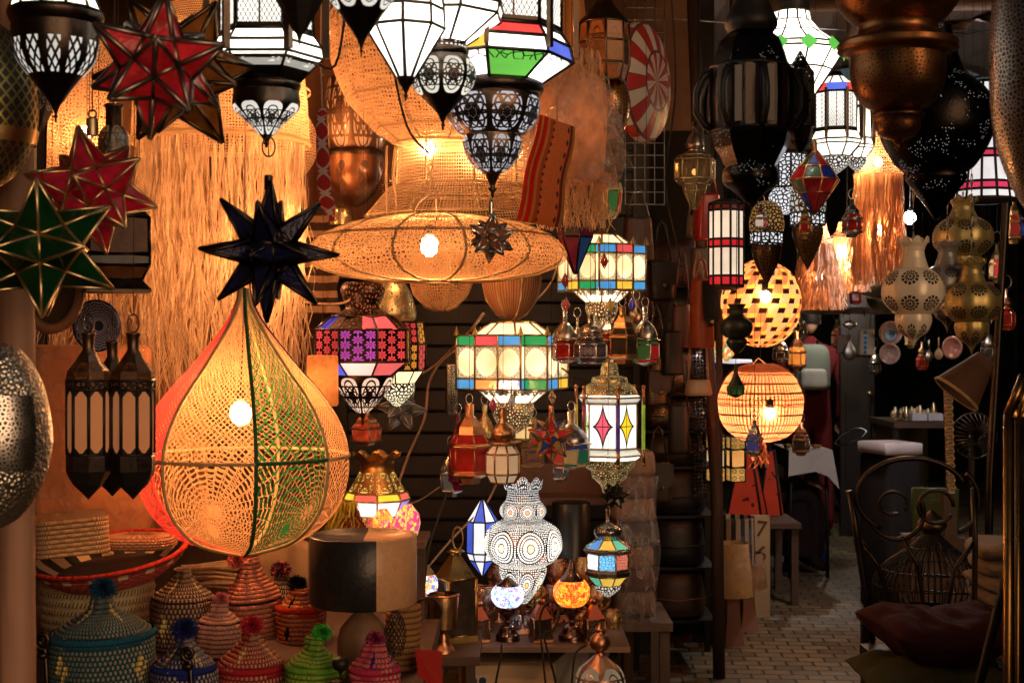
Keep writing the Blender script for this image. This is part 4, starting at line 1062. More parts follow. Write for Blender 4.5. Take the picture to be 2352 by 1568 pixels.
# red rimmed tray
g = G('red_tray'); x, y, _ = g.uv('cell'); nz = g.noise(70, None, 3)
c = g.mixc((x * 40 + y.fl() * .37).fr() < .42, (.24, .035, .02), (.4, .05, .03)); c = g.mixc(((x * 17).fr() < .35) * (y < 2.0), c, (.6, .45, .25)); c = g.mixc(nz * .8, c, g.mixc(.6, c, (0, 0, 0)))
seam = ((y.fr() - .5).ab() * 2) ** 4; c = g.mixc(seam * .7, c, (.02, .01, .008)); traym = g.end(g.bsdf(c, .9, 0, nz - seam, .7, .005))
g = G('tray_inside'); x, y, _ = g.uv('cell'); nz = g.noise(70, None, 3)
c = g.mixc((x * 15).fr() < .5, (.012, .01, .01), (.5, .36, .2)); c = g.mixc((y > .32), c, (.035, .016, .012)); traymi = g.end(g.bsdf(c, .9, 0, nz, .5))
t = T('woven_tray', 'shallow woven tray with a red rim and black and cream checks inside', 'tray', 258, 1332, 4.1, None, 0, (.16, -.09))
p, n = coil_profile(smooth_prof(t.pr([(174, 1270), (164, 1286), (138, 1308), (100, 1326), (0, 1330)]), 3), .014); mb = MB(); mb.lathe(p, 80, True, gores=1, rows=n); t.add('tray_body', mb, traym)
mb = MB(); mb.lathe(t.pr([(168, 1269), (158, 1284), (130, 1304), (90, 1320), (0, 1324)]), 80, True, gores=1, rows=1); t.add('inside', mb, traymi)
mb = MB(); mb.lathe([(174 * t.k + .008 * math.cos(a), t.z(1269) + .008 * math.sin(a)) for a in [TAU * i / 10 for i in range(11)]], 80, True, gores=1, rows=1); t.add('rim', mb, coil('tray_rim', (.55, .04, .025), (.55, .04, .025), 60, .8)); t.done(None)
# woven cushions on the tray
def ridged(u0, u1, v0, v1, d, dep, col, label, rz, rows, name='woven_cushion', bulge=0.0, tilt=(0, 0)):
    t = T(name, label, 'cushion', (u0 + u1) / 2, v1, d, 'woven straw cushions', rz, tilt)
    w2 = (u1 - u0) / 2 * t.k; h = (v1 - v0) * t.k; mb = MB(); n = 40; m = rows * 4
    for j in range(m + 1):
        z = h * j / m; b = 1 + .02 * math.sin(math.pi * ((j % 4) / 4)) 
        prf = (1 - abs(2 * j / m - 1) ** 3) ** .5 if bulge else 1
        for i in range(n):
            a = TAU * i / n; ca, sa = math.cos(a), math.sin(a); pw = .28 if not bulge else .6
            mb.v.append((w2 * b * (bulge * prf + 1 - bulge) * math.copysign(abs(ca) ** pw, ca), dep / 2 * b * (bulge * prf + 1 - bulge) * math.copysign(abs(sa) ** pw, sa), z))
    for j in range(m):
        for i in range(n):
            i2 = (i + 1) % n; mb.face((j * n + i, j * n + i2, (j + 1) * n + i2, (j + 1) * n + i), [(i / n, j / 4), ((i + 1) / n, j / 4), ((i + 1) / n, (j + 1) / 4), (i / n, (j + 1) / 4)], None, True)
    mb.face(list(range(n))[::-1]); mb.face(list(range(m * n, m * n + n)))
    t.add('cover', mb, coil('straw_' + str(col), col, tuple(q * .8 for q in col), 60, .6)); t.done(None)
ridged(84, 246, 1182, 1266, 4.05, .2, (.56, .34, .17), 'square block of coiled straw resting on the red rimmed tray', .35, 8, 'woven_cushion', 0, (0, -.06))
ridged(236, 402, 1224, 1262, 4.12, .16, (.55, .27, .14), 'flat pink straw cushion beside the square straw block', .1, 6, 'woven_cushion', .75)
# round rush mat and reed bundle behind the baskets
t = T('wicker_mat', 'pale round wicker mat leaning behind the purple pompom', 'mat', 668, 1420, 4.55)
mb = MB(); mb.lathe([(0, .02), (.1, .018), (.128, .0), (.1, -.018), (0, -.02)], 40, True, gores=1, rows=8)
mb.v = [(x, z, y * -1 + .13) for x, y, z in mb.v]; t.add('disc', mb, cloth('pale_wicker', (.5, .34, .2), (.25, .15, .07), 260, .9, 1.0)); t.done(None)
t = T('reed_bundle', 'pile of split reeds behind the brown basket', 'reeds', 500, 1350, 4.5)
mb = MB()
for i in range(46):
    z = random.uniform(0, .07); y = random.uniform(-.04, .06); a = random.uniform(-.12, .12)
    mb.tube([(-.13, y, z - a * .1), (0, y + .01, z + .006), (.13, y, z + a * .1)], .006, 5)
t.add('reeds', mb, M['raffia']); t.done(None)
# iron scrolls along the counter edge
def scroll(u, v, d, s, label):
    t = T('iron_scroll', label, 'iron ornament', u, VZ(.581, d), d, 'iron scroll ornaments')
    mb = MB(); R = s * t.k; c = t.z(v); pts = []
    for i in range(40):
        q = i / 39; r = R * (1 - .8 * q); a = -pi / 2 - q * TAU * 1.6; pts.append((r * math.cos(a) * 1.0, 0, c + r * math.sin(a)))
    mb.tube([(R * .4, 0, .0), (R * .5, 0, (c - R) * .5), (R * .3, 0, c - R * 1.05)] + pts, .006, 7); t.add('scroll_bar', mb, M['iron'])
    t.lathe('base_knob', M['iron'], [(0, v + s + 3), (s * .75, v + s + 8), (s * .8, v + s + 16), (s * .3, v + s + 24), (0, v + s + 25)], 16, sub=2); t.done(None)
scroll(98, 1470, 3.43, 20, 'curled black iron scroll in front of the teal basket')
scroll(432, 1500, 3.42, 16, 'curled black iron hook in front of the navy basket')
t = T('iron_finial', 'black iron post with a round knob in front of the lime basket', 'iron ornament', 782, VZ(.581, 3.43), 3.43, 'iron scroll ornaments')
t.lathe('knob', M['matt_black'], [(0, 1506), (16, 1512), (20, 1524), (14, 1536), (5, 1542), (5, 1556), (22, 1562), (26, 1575), (20, 1590), (8, VZ(.581, 3.43))], 24, sub=3); t.done(None)
# ================================================================== kilim, film, pouf, brass behind the centre
def kilim():
    g = G('kilim'); x, y, _ = g.uv('cell'); nz = g.noise(150, None, 2); n2 = g.noise(40)
    c = g.ramp(x + (n2 - .5) * .01, [(0, (.75, .06, .035)), (.1, (.7, .42, .12)), (.15, (.7, .03, .025)), (.26, (.65, .36, .08)), (.33, (.5, .13, .06)), (.42, (.85, .28, .1)), (.86, (.26, .05, .05)), (.93, (.55, .36, .1))], 'CONSTANT')
    zz = ((x - .63).ab() * 6 + ((y * 9).fr() - .5).ab() * .6)
    c = g.mixc((((x * 7 + ((y * 9).fr() - .5).ab() * 1.2).fr() - .5).ab() < .16) * (x > .45) * (x < .84), c, (.72, .32, .1))
    dd = ((x - .43).ab() * 30 + ((y * 14).fr() - .5).ab() * 3.2).mn((x - .82).ab() * 30 + ((y * 8).fr() - .5).ab() * 3.2)
    c = g.mixc(dd < 1.0, c, (.1, .07, .06)); c = g.mixc(nz * .7, c, g.mixc(.55, c, (0, 0, 0)))
    return g.end(g.mix(.45, g.bsdf(c, .92, 0, nz, .6, .004, .1), g.transl(c)))
t = T('kilim_cushion', 'orange and red striped kilim cushion hanging beside the bronze cups', 'cushion', 1252, 524, 4.1)
mb = MB(); nx, ny = 14, 18
def kp(a, b):
    top = Vector((1238 + (1322 - 1238) * a, 262 + (292 - 262) * a)); bot = Vector((1184 + (1286 - 1184) * a, 506 + (524 - 506) * a))
    return top.lerp(bot, b)
for side in (-1, 1):
    b0 = len(mb.v)
    for j in range(ny + 1):
        for i in range(nx + 1):
            a, b = i / nx, j / ny; q = kp(a, b); th = .03 * (math.sin(pi * a) * math.sin(pi * b)) ** .45
            mb.v.append((t.x(q.x) + .004 * math.sin(b * 9), side * th, t.z(q.y)))
    for j in range(ny):
        for i in range(nx):
            k0 = b0 + j * (nx + 1) + i; ids = (k0, k0 + nx + 1, k0 + nx + 2, k0 + 1)
            mb.face(ids if side < 0 else ids[::-1], [(i / nx, j / ny), (i / nx, (j + 1) / ny), ((i + 1) / nx, (j + 1) / ny), ((i + 1) / nx, j / ny)] if side < 0 else [((i + 1) / nx, j / ny), ((i + 1) / nx, (j + 1) / ny), (i / nx, (j + 1) / ny), (i / nx, j / ny)], None, True)
t.add('cover', mb, kilim()); t.tube('cord', M['cord_pale'], [(1280, 276), (1276, 150), (1278, -60)], .002); t.done(None)
# plastic film over a raffia shade
t = T('wrapped_lampshade', 'peach raffia lampshade under a crinkled plastic bag beside the kilim', 'lampshade', 1315, 528, 4.45)
t.lathe('shade', fibre('peach_shade', (.62, .38, .24), .35), [(30, 150), (70, 185), (80, 230), (78, 330), (70, 420)], 40, sub=3)
fringe(t, 'fringe', M['raffia'], 78, 415, 528, 240, .003, .4, 1.05, .012, None, .6)
fringe(t, 'top_fringe', M['raffia'], 62, 120, 215, 130, .003, .3, 1.25, .012, None, .7)
mb = MB(); P = t.pr([(28, 178), (80, 205), (98, 260), (112, 320), (108, 390), (96, 430)]); mb.lathe(smooth_prof(P, 5), 60, True, amp=lambda i, k, n: .012 * math.sin(k * .9 + i * .7) + .008 * math.sin(k * 2.3 - i * 1.7))
t.add('plastic_bag', mb, plastic('bag_film', (1, .9, .82), .55, 9))
mb = MB(); q = [(1372, 215), (1395, 250), (1430, 325), (1456, 385), (1420, 372), (1388, 384), (1360, 420), (1340, 330)]; n = len(q)
cc = Vector((t.x(1385), -.03, t.z(330)))
for i in range(n):
    a, b = q[i], q[(i + 1) % n]; mb.poly([cc, (t.x(a[0]), .03 * math.sin(i * 2.1), t.z(a[1])), (t.x(b[0]), .03 * math.sin((i + 1) * 2.1), t.z(b[1]))])
t.add('bag_flap', mb, plastic('bag_film', (1, .9, .82), .55, 9)); t.bulb(290, .02, BC, 30); t.cord(150); t.done(None)
# red and white pouf
def poufmat():
    g = G('red_white_leather'); x, y, _ = g.uv('cell'); nz = g.noise(50, None, 4)
    k = (y > .45) * .5; s = ((x * 10 + k).fr() < .5); s2 = ((x * 10 + .25).fr() < .5) * (y < .22)
    m = (s * (y > .22)).mx(s2); seam = (((x * 20 + k * 2).fr() - .5).ab() > .47).mx((y - .45).ab() < .012).mx((y - .22).ab() < .01)
    c = g.mixc(m, (.42, .025, .02), (.62, .52, .43)); c = g.mixc(seam, c, (.12, .05, .04)); c = g.mixc(nz * .5, c, g.mixc(.5, c, (0, 0, 0)))
    return g.end(g.bsdf(c, .45, 0, nz - seam, .4, .004))
t = T('leather_pouf', 'round red and white leather pouf hanging on the wire grid', 'pouf', 1480, 326, 5.3)
mb = MB(); mb.lathe(smooth_prof([(0, .05), (.1, .055), (.19, .03), (.222, 0), (.19, -.045), (.0, -.06)], 4), 60, True, gores=1, rows=1)
R = Matrix.Rotation(math.radians(-62), 3, 'X') ; R2 = Matrix.Rotation(math.radians(62), 3, 'Z')
mb.v = [tuple(R2 @ (Matrix.Rotation(pi / 2, 3, 'X') @ Vector(p)) + Vector((0, 0, .222))) for p in mb.v]
t.add('cover', mb, poufmat()); t.cord(52); t.done(None)
# wire grid panels
def wiregrid(u0, u1, v0, v1, d, label, nx, ny):
    t = T('wire_grid', label, 'display grid', (u0 + u1) / 2, v1, d); mb = MB()
    for i in range(nx + 1): x = u0 + (u1 - u0) * i / nx; mb.tube([(t.x(x), 0, t.z(v0)), (t.x(x), 0, t.z(v1))], .0022, 5)
    for j in range(ny + 1): y = v0 + (v1 - v0) * j / ny; mb.tube([(t.x(u0), -.005, t.z(y)), (t.x(u1), -.005, t.z(y))], .0022, 5)
    t.add('grid_frame', mb, M['steel']); t.done(None)
wiregrid(1436, 1526, -150, 470, 5.55, 'tall steel wire grid behind the red and white pouf', 4, 22)
# bronze lantern and brass globe
t = T('hanging_lantern', 'brown bronze lantern with a domed top behind the red and white pouf', 'lantern', 1388, 190, 4.9)
t.lathe('dome', M['iron_brown'], [(14, -30), (18, 0), (34, 24), (54, 46), (60, 54)], 8, sub=3)
t.lathe('body', pierced('bronze_panel', (.2, .11, .055), 'rosette', 'glass', (8, 1.4, 1.3), .36, (.3, .1, .03)), [(56, 55), (58, 100), (58, 150), (48, 188)], 8, flat=True, bars=.004, rows=1); t.cord(-30); t.done(M['iron_brown'])
t = T('pierced_globe_lamp', 'copper brass globe lamp covered in fine piercing beside the plastic bag', 'lamp', 1392, 322, 5.0)
t.lathe('globe', pierced('copper_filigree', (.5, .26, .1), 'cells', 'glass', (85, .16), .3, (.12, .05, .015)), [(10, 160), (36, 178), (54, 220), (55, 260), (40, 302), (8, 322)], 48, sub=4); t.cord(160); t.done(None)
t = T('pierced_globe_lamp', 'small copper pierced lamp with coloured square panes above the box lantern', 'lamp', 1394, 500, 4.95)
t.lathe('top', M['brass'], [(6, 390), (24, 400), (34, 420)], 4, flat=True, rot=.5)
t.lathe('coloured_pane', paneglow('dim_multi', ((.3, .03, .02), (.05, .2, .06), (.45, .3, .08), (.3, .25, .12)), .22, 3), [(34, 421), (35, 440), (30, 486), (20, 500)], 8, flat=True, bars=.003); t.cord(390); t.done(M['brass'])
t = T('pierced_globe_lamp', 'brown rosette pierced lantern in the shadow behind the red diamond strap', 'lamp', 815, 475, 5.3)
t.lathe('upper_body', pierced('brown_rosette', (.22, .12, .07), 'rosette', 'glass', (8, 1.2, 1.15), .4, (.55, .4, .28)), [(60, 180), (70, 240), (70, 325), (60, 345)], 40, sub=2, gores=8, rows=1)
t.lathe('cup', pierced('brown_cup', (.3, .13, .06), 'latticeband', 'glass', (.1, .7, 2, 3, .25, .22), .4, (.1, .05, .03)), [(66, 362), (68, 400), (58, 430), (34, 458), (8, 475)], 40, sub=2, gores=8, rows=1)
t.lathe('rim', M['iron_brown'], [(60, 345), (68, 352), (68, 362)], 32); t.cord(180); t.done(None)
t = T('pierced_globe_lamp', 'black glossy perforated lamp beside the two bare bulbs', 'lamp', 915, 472, 5.2)
t.lathe('globe', pierced('black_perforated', (.03, .025, .022), 'dots', 'glass', (110, .3), .25, (.3, .14, .05)), [(8, 375), (30, 385), (44, 420), (40, 452), (14, 472)], 40, sub=3); t.cord(375); t.done(None)
t = T('pierced_globe_lamp', 'tiny brass dome lamp under the red diamond strap', 'lamp', 782, 516, 5.0)
t.lathe('dome', pierced('brass_speckle', (.5, .36, .16), 'dots', 'dark', (180, .3), .25), [(4, 470), (22, 480), (27, 500), (26, 516)], 32, sub=3); t.cord(470); t.done(None)

# ================================================================== coloured box lanterns
def box_lantern(u, d, label, s, v0, rot, panes_top, panes_bot, hw=128, seed=0):
    """square body with bowed corners: 12 facets on a squarish plan; pyramid glass roof and cup below"""
    t = T('box_lantern', label, 'lantern', u, v0 + 195 * s, d, 'gilded glass box lanterns')
    k = t.k; V = lambda q: v0 + q * s
    plan = []
    W_, C_ = hw * k, hw * .42 * k
    for (x, y) in ((-C_, -W_), (C_, -W_), (C_ , -W_ * .62), (W_ * .62 + C_ * .25, -W_ * .62), (W_, -C_), (W_, C_), (C_, W_), (-C_, W_), (-W_, C_), (-W_, -C_)): plan.append((x, y))
    plan = [(-.46 * W_, -.92 * W_), (.46 * W_, -.92 * W_), (.46 * W_, -.70 * W_), (.92 * W_, -.70 * W_), (.92 * W_, .70 * W_), (.46 * W_, .92 * W_), (-.46 * W_, .92 * W_), (-.92 * W_, .70 * W_), (-.92 * W_, -.70 * W_), (-.46 * W_, -.70 * W_)]
    pl2 = []
    for i_ in range(10):
        a_, b_ = plan[i_], plan[(i_ + 1) % 10]; pl2.append(a_)
        if math.hypot(a_[0] - b_[0], a_[1] - b_[1]) > .8 * W_: pl2.append(((a_[0] + b_[0]) / 2, (a_[1] + b_[1]) / 2))
    plan = pl2
    cr, sr = math.cos(rot), math.sin(rot); plan = [(x * cr - y * sr, x * sr + y * cr) for x, y in plan]
    n = len(plan)
    op = pierced('gilt_oval_pane', (.42, .28, .12), 'cells', 'lit', (95, .1), .35, (1, .72, .36), 1.25)
    def ovalmat():
        g = G('gilt_oval'); x, y, v = g.uv('cell'); px, py = (x.fr() - .5) * 2, (y.fr() - .5) * 2
        r = (px * px * 1.25 + py * py * 1.45); inside = r < 1.0
        cell = E(g, g.vor(95, g.uv('len')[2])) > .07; band = (py.ab() > .93).mx(px.ab() > .93)
        h = inside.mx(cell) * (band < .5)
        o = g.obj(); sp = g.nt.nodes.new('ShaderNodeSeparateXYZ'); g.nt.links.new(o, sp.inputs[0])
        nz = g.noise(6, o, 2); c = g.mixc((nz - .3) * 1.6, (1, .6, .22), (1, .85, .6))
        st = (nz * 1.6 + .55) * (inside * .5 + .65)
        return g.end(g.mix(h, _metal(g, (.42, .28, .12), .35), g.emit(c, st)))
    om = memo(ovalmat)()
    frm = MB()
    ztop, z1, z2, zbot = t.z(V(32)), t.z(V(56)), t.z(V(130)), t.z(V(154))
    for i in range(n):
        a, b = Vector((*plan[i], 0)), Vector((*plan[(i + 1) % n], 0)); l = (b - a).length
        for nm, za, zb, mt in (('coloured_pane', ztop, z1, panes_top[i % len(panes_top)]), ('oval_pane', z1, z2, om), ('coloured_pane', z2, zbot, panes_bot[i % len(panes_bot)])):
            if nm == 'oval_pane' and l < W_ * .3: mt = M['opal_warm']
            mb = MB(); q = [a + Vector((0, 0, za)), a + Vector((0, 0, zb)), b + Vector((0, 0, zb)), b + Vector((0, 0, za))]
            mb.poly(q, [(0, 0), (0, 1), (1, 1), (1, 0)]); mb.uv2[-1] = [(0, 0), (0, za - zb), (l, za - zb), (l, 0)]
            t.add(nm, mb, mt)
        frm.tube([a + Vector((0, 0, ztop + .004)), a + Vector((0, 0, zbot - .004))], .0042, 4)
        for z in (ztop, z1, z2, zbot): frm.tube([a + Vector((0, 0, z)), b + Vector((0, 0, z))], .0036, 4)
        m3 = MB(); p = a + Vector((0, 0, ztop)); m3.lathe([(.0, .03 * s * 1.2), (.009, .008), (.011, 0)], 8, True, at=p); 
        if i % 2 == 0: t.add('corner_knob', m3, M['brass'])
    hot = M['opal_hot']
    t.lathe('roof_glass', M['opal_warm'], [(hw * .40, V(3)), (hw * .75, V(31))], 8, flat=True, rot=rot + .39)
    t.lathe('cap', M['brass'], [(0, V(-12)), (8, V(-10)), (12, V(-4)), (hw * .44, V(1)), (hw * .44, V(4))], 16)
    t.lathe('base_pane', hot, [(hw * .72, V(154)), (hw * .40, V(186))], 8, flat=True, rot=rot + .39, bars=.004)
    t.lathe('base_tracery', pierced('gilt_base', (.42, .28, .12), 'rosette', 'clear', (6, .7, 1.0)), [(hw * .73, V(153)), (hw * .58, V(169))], 8, flat=True, rot=rot + .39)
    t.lathe('lower_cup', pierced('gilt_cup', (.5, .3, .13), 'cells', 'lit', (85, .3), .35, (1, .68, .32), 1.0), [(hw * .40, V(187)), (hw * .42, V(205)), (hw * .3, V(238)), (hw * .1, V(256))], 24, sub=2)
    t.fr = frm
    t.bar([(hw * .42, V(2)), (hw * .78, V(32))], 8, .004, rot + .39); t.bar([(hw * .72, V(154)), (hw * .40, V(186))], 8, .004, rot + .39)
    t.bulb(V(95), .026, (1, .8, .5), 110); t.bulb(V(160), .018, (1, .8, .5), 60); t.cord(V(-12)); t.done(metal('gilt_frame', (.5, .36, .19), .35, .5)); return t
cg = lambda nm, c, st=1.0: glow('boxpane_' + nm, c, st, .45, 12)
pr_, pb_, pg_, py_, po_ = cg('red', (.85, .1, .1), .8), cg('blue', (.08, .36, .75), .85), cg('green', (.03, .42, .12), .7), cg('amber', (1, .55, .05), .95), cg('orange', (1, .3, .06), .95)
box_lantern(1178, 5.25, 'gilded box lantern with oval panes over the red and cream hanging lanterns', 1.0, 738, -.32, [pr_, pb_, pg_, pg_, pb_, py_, pr_, pr_, py_, pg_], [po_, pb_, pb_, pg_, pb_, py_, pr_, pr_, py_, pg_], 117)
box_lantern(1382, 5.15, 'gilded box lantern with oval panes over the blue and brass hanging lanterns', .84, 538, .34, [pb_, pr_, pg_, pb_, py_, pr_, pg_, pb_, pb_, pg_], [pb_, py_, pg_, pb_, py_, pr_, pg_, pg_, pg_, po_], 90)

# ================================================================== little hanging lanterns
def mini(name, label, u, v0, v1, r, d, metalm, panem, style='bell', n=6, group='small hanging lanterns', rot=.3, ring=True):
    """v0 neck top, v1 bottom. style bell / house / bulbtop / tear"""
    t = T(name, label, 'lantern', u, v1, d, group); h = v1 - v0; V = lambda q: v0 + h * q
    if style == 'bell':
        t.lathe('neck', metalm, [(0, V(0)), (r * .2, V(0)), (r * .19, V(.2)), (r * .3, V(.24))], 16)
        t.lathe('bell_dome', pierced('bell_' + metalm.name, {'bright_tin': (.6, .55, .47), 'old_brass': (.6, .4, .17), 'copper': (.6, .32, .17)}.get(metalm.name, (.4, .38, .35)), 'band', 'dark', (.3, .8, 4, 1.4, 2.2), .28), [(r * .3, V(.24)), (r * .62, V(.32)), (r * .86, V(.44)), (r * .9, V(.52))], 36, sub=3, gores=6, rows=1)
        t.lathe('eave', metalm, [(r * .9, V(.52)), (r * 1.08, V(.545)), (r * 1.08, V(.565)), (r * .8, V(.57))], 36)
        t.lathe('glass_pane', panem, [(r * .82, V(.57)), (r, V(.64)), (r, V(.88)), (r * .8, V(.94))], n, flat=True, rot=rot, bars=.0026)
        t.lathe('base', metalm, [(r * .82, V(.94)), (r * .6, V(.97)), (r * .2, V(1))], n, flat=True, rot=rot)
    elif style == 'house':
        t.lathe('neck', metalm, [(0, V(0)), (r * .24, V(0)), (r * .22, V(.14)), (r * .34, V(.17))], 14)
        t.lathe('shoulder', metalm, [(r * .34, V(.17)), (r * .66, V(.28)), (r * .72, V(.38))], n, flat=True, rot=rot)
        t.lathe('roof_pane', panem, [(r * .7, V(.38)), (r * .98, V(.5))], n, flat=True, rot=rot, bars=.003)
        t.lathe('eave', metalm, [(r * 1.0, V(.5)), (r * 1.1, V(.515)), (r * 1.1, V(.53)), (r * .96, V(.54))], n, flat=True, rot=rot)
        t.lathe('glass_pane', panem, [(r * .96, V(.54)), (r * .96, V(.84))], n, flat=True, rot=rot, bars=.003)
        t.lathe('base', metalm, [(r * .96, V(.84)), (r * 1.08, V(.86)), (r * 1.08, V(.88)), (r * .6, V(.93)), (r * .5, V(1)), (0, V(1))], n, flat=True, rot=rot)
    elif style == 'bulbtop':
        t.lathe('neck', metalm, [(0, V(0)), (r * .22, V(0)), (r * .21, V(.18)), (r * .3, V(.2))], 14)
        t.lathe('onion', metalm, [(r * .3, V(.2)), (r * .62, V(.28)), (r * .68, V(.36)), (r * .5, V(.43))], 32, sub=3, lobes=(8, .06))
        t.lathe('eave', metalm, [(r * .5, V(.43)), (r * .8, V(.45)), (r * .82, V(.475)), (r * .6, V(.49))], 32)
        t.lathe('glass_pane', panem, [(r * .62, V(.49)), (r, V(.6)), (r, V(.86)), (r * .74, V(.97))], n, flat=True, rot=rot, bars=.0036)
        t.lathe('base', metalm, [(r * .76, V(.97)), (r * .5, V(.99)), (0, V(1))], n, flat=True, rot=rot)
    elif style == 'tear':
        t.lathe('neck', metalm, [(0, V(0)), (r * .3, V(0)), (r * .28, V(.2)), (r * .4, V(.25))], 14)
        t.lathe('pierced_body', panem, [(r * .4, V(.25)), (r * .85, V(.42)), (r, V(.6)), (r * .8, V(.8)), (r * .2, V(1))], 36, sub=3, gores=6, rows=1)
    if ring: t.ring(v0 - 1, 8, M['tin'], .0015, 1.4); t.cord(v0 - 23)
    t.done(metalm); return t
gp = lambda nm, c, em=.12: glasspane('minipane_' + nm, c, .1, .35, .3, em)
redpn, cream, bluepn, smoke = gp('red', (.5, .015, .012), .16), glow('mini_cream', (.72, .5, .28), .42, .3), gp('blue', (.015, .03, .22), .12), gp('smoke', (.09, .06, .04), .05)
multi = paneglow('mini_multi', ((.35, .02, .02), (.02, .12, .06), (.4, .25, .1), (.02, .05, .25)), .3, 5)
mini('small_lantern', 'red paned copper lantern hanging beside the cream paned one', 1078, 928, 1110, 47, 5.0, M['copper'], redpn, 'house')
mini('small_lantern', 'cream paned bronze lantern with an onion top above the white beaded lamp', 1155, 936, 1112, 40, 4.95, metal('gilt_bronze', (.4, .24, .12), .35), cream, 'bulbtop', 8)
mini('small_lantern', 'plain brass teardrop lantern behind the red and cream paned ones', 1113, 930, 1035, 22, 5.3, M['brass'], pierced('brass_tear', (.72, .45, .2), 'band', 'lit', (.3, .7, 5, 1.3, 1.6), .3, (1, .6, .2), .7), 'tear')
mini('small_lantern', 'cream bell topped lantern with coloured panes and a tin spike beside the multicoloured star', 1312, 945, 1078, 44, 5.0, metal('cream_metal', (.68, .56, .42), .4), multi, 'bell', 8)
mini('small_lantern', 'wooden arched lantern with a blue figure shaped pane', 1224, 960, 1082, 34, 5.35, metal('gilt_wood', (.55, .3, .12), .5, .4, 18, .2, .3), pierced('blue_figure', (.55, .3, .12), 'band', 'glass', (.2, .9, 3, 1.4, 1.0), .5, (.02, .04, .3), metalness=.3), 'house', 4, rot=.7)
mini('small_lantern', 'purple red glass lantern at the edge of the roller shutter', 1052, 950, 1125, 22, 5.15, gp('dark_ruby', (.22, .01, .03)), gp('purple', (.2, .01, .08), .2), 'house')
mini('small_lantern', 'little tin lantern with mirror panes below the purple red one', 1036, 1025, 1140, 26, 5.3, M['tin'], gp('mirror', (.25, .26, .24), .1), 'house')
mini('small_lantern', 'silver bell topped lantern hanging from the upper box lantern', 1297, 712, 835, 30, 4.95, M['tin'], redpn, 'bell')
mini('small_lantern', 'blue paned tin lantern with keyhole arches', 1356, 722, 836, 38, 4.9, M['tin'], pierced('keyhole_blue', (.45, .42, .4), 'band', 'glass', (.05, .95, 3, 1.6, 1.05), .35, (.012, .025, .2)), 'bulbtop', 6)
mini('small_lantern', 'tall brass lantern with a pierced star and an arched door', 1430, 704, 836, 34, 4.9, metal('warm_brass', (.6, .34, .14), .35), smoke, 'house', 5, rot=.2)
mini('small_lantern', 'silver dome lantern with red and green panes at the end of the hanging row', 1482, 706, 840, 32, 4.95, M['tin'], paneglow('mini_redgreen', ((.4, .015, .015), (.05, .12, .03), (.3, .02, .02)), .3, 2), 'bell')
mini('small_lantern', 'amber pierced lantern half hidden behind the brass lantern with the arched door', 1462, 690, 760, 20, 5.2, M['copper'], pierced('copper_tear', (.62, .34, .18), 'band', 'dark', (.3, .8, 4, 1.3, 1.8), .3), 'tear')
st = star('star_lantern', 'small multicoloured star with copper edges in front of the cream bell lantern', 1266, 1006, 4.85, 62, [gp('star_red', (.5, .015, .015), .3), gp('star_blue', (.015, .05, .2), .2), gp('star_amber', (.4, .2, .03), .3), gp('star_red2', (.45, .02, .02), .3), gp('star_olive', (.12, .1, .03), .2)], M['copper'], 'ico', (.3, .0, .0), .0026, (6, 930, 952), True, 'glass star lanterns')
star('star_lantern', 'tiny black green star under the lantern with coloured corner rods', 1411, 1138, 4.95, 34, gp('blackgreen', (.012, .02, .014), .0), M['iron'], 'ico', (.4, .2, .1), .0022, None, False, 'glass star lanterns')
star('star_lantern', 'grey mirrored star behind the glowing pink flower lantern', 922, 938, 5.0, 60, gp('greyglass', (.2, .19, .16), .02), M['steel'], 'ico', (.2, .5, .4), .0026, None, True, 'glass star lanterns')
mini('small_lantern', 'clear glass lantern glowing warm behind the red and cream paned ones', 1200, 925, 1022, 26, 5.35, M['brass'], glow('mini_warm', (1, .62, .25), .9, .5), 'house')
mini('small_lantern', 'tiny tin lantern with mirror panes under the arched one with the blue figure', 1288, 1040, 1106, 18, 5.2, M['tin'], gp('mirror', (.25, .26, .24), .1), 'house', 4)
mini('small_lantern', 'tin lantern with dark red panes between the blue keyhole and brass lanterns', 1398, 726, 832, 22, 5.05, M['tin'], redpn, 'house', 4)
mini('small_lantern', 'tin lantern with smoked panes between the silver bell and the blue keyhole one', 1326, 730, 826, 18, 5.05, M['tin'], smoke, 'bell')
mini('small_lantern', 'red and gold glass lantern with a flared foot under the pink flower lantern', 842, 940, 1022, 34, 5.05, M['copper'], gp('redgold', (.5, .06, .02), .5), 'house', 4)
t = boxy(1024, 1050, 836, 952, 5.75, .05, pierced('tin_strip', (.5, .47, .42), 'cells', 'dark', (90, .15), .3), 'tin_panel_lantern', 'narrow silver pierced tin lantern hanging at the corner of the lower box lantern', 'lantern', .2, .006); t.cord(836); t.done(None)
# hanging glass drops
for i, (u, v, c, nm) in enumerate(((1298, 645, (.4, .02, .02), 'red'), (1388, 600, (.4, .02, .02), 'dark red'), (1300, 700, (.55, .05, .04), 'bright red'), (1402, 702, (.6, .35, .05), 'amber'), (1452, 700, (.03, .05, .4), 'blue'), (1132, 930, (.5, .03, .08), 'ruby'), (1175, 922, (.5, .42, .36), 'clear'), (1268, 912, (.6, .3, .1), 'orange'))):
    t = T('glass_drop', nm + ' diamond shaped glass drop ' + ('on the upper' if v < 800 else 'on the lower') + ' box lantern', 'ornament', u, v + 18, 4.85 if v < 800 else 4.95, 'glass drops hanging from the box lanterns')
    t.lathe('drop', gp('drop_' + nm, c, .5), [(0, v - 18), (9, v), (0, v + 18)], 4, flat=True, bars=.0014, rings=False)
    mb = MB(); mb.tube([(0, 0, t.z(v - 18)), (0, .01, t.z(v - 52))], .001, 4); t.add('wire', mb, M['tin']); t.done(M['tin'])
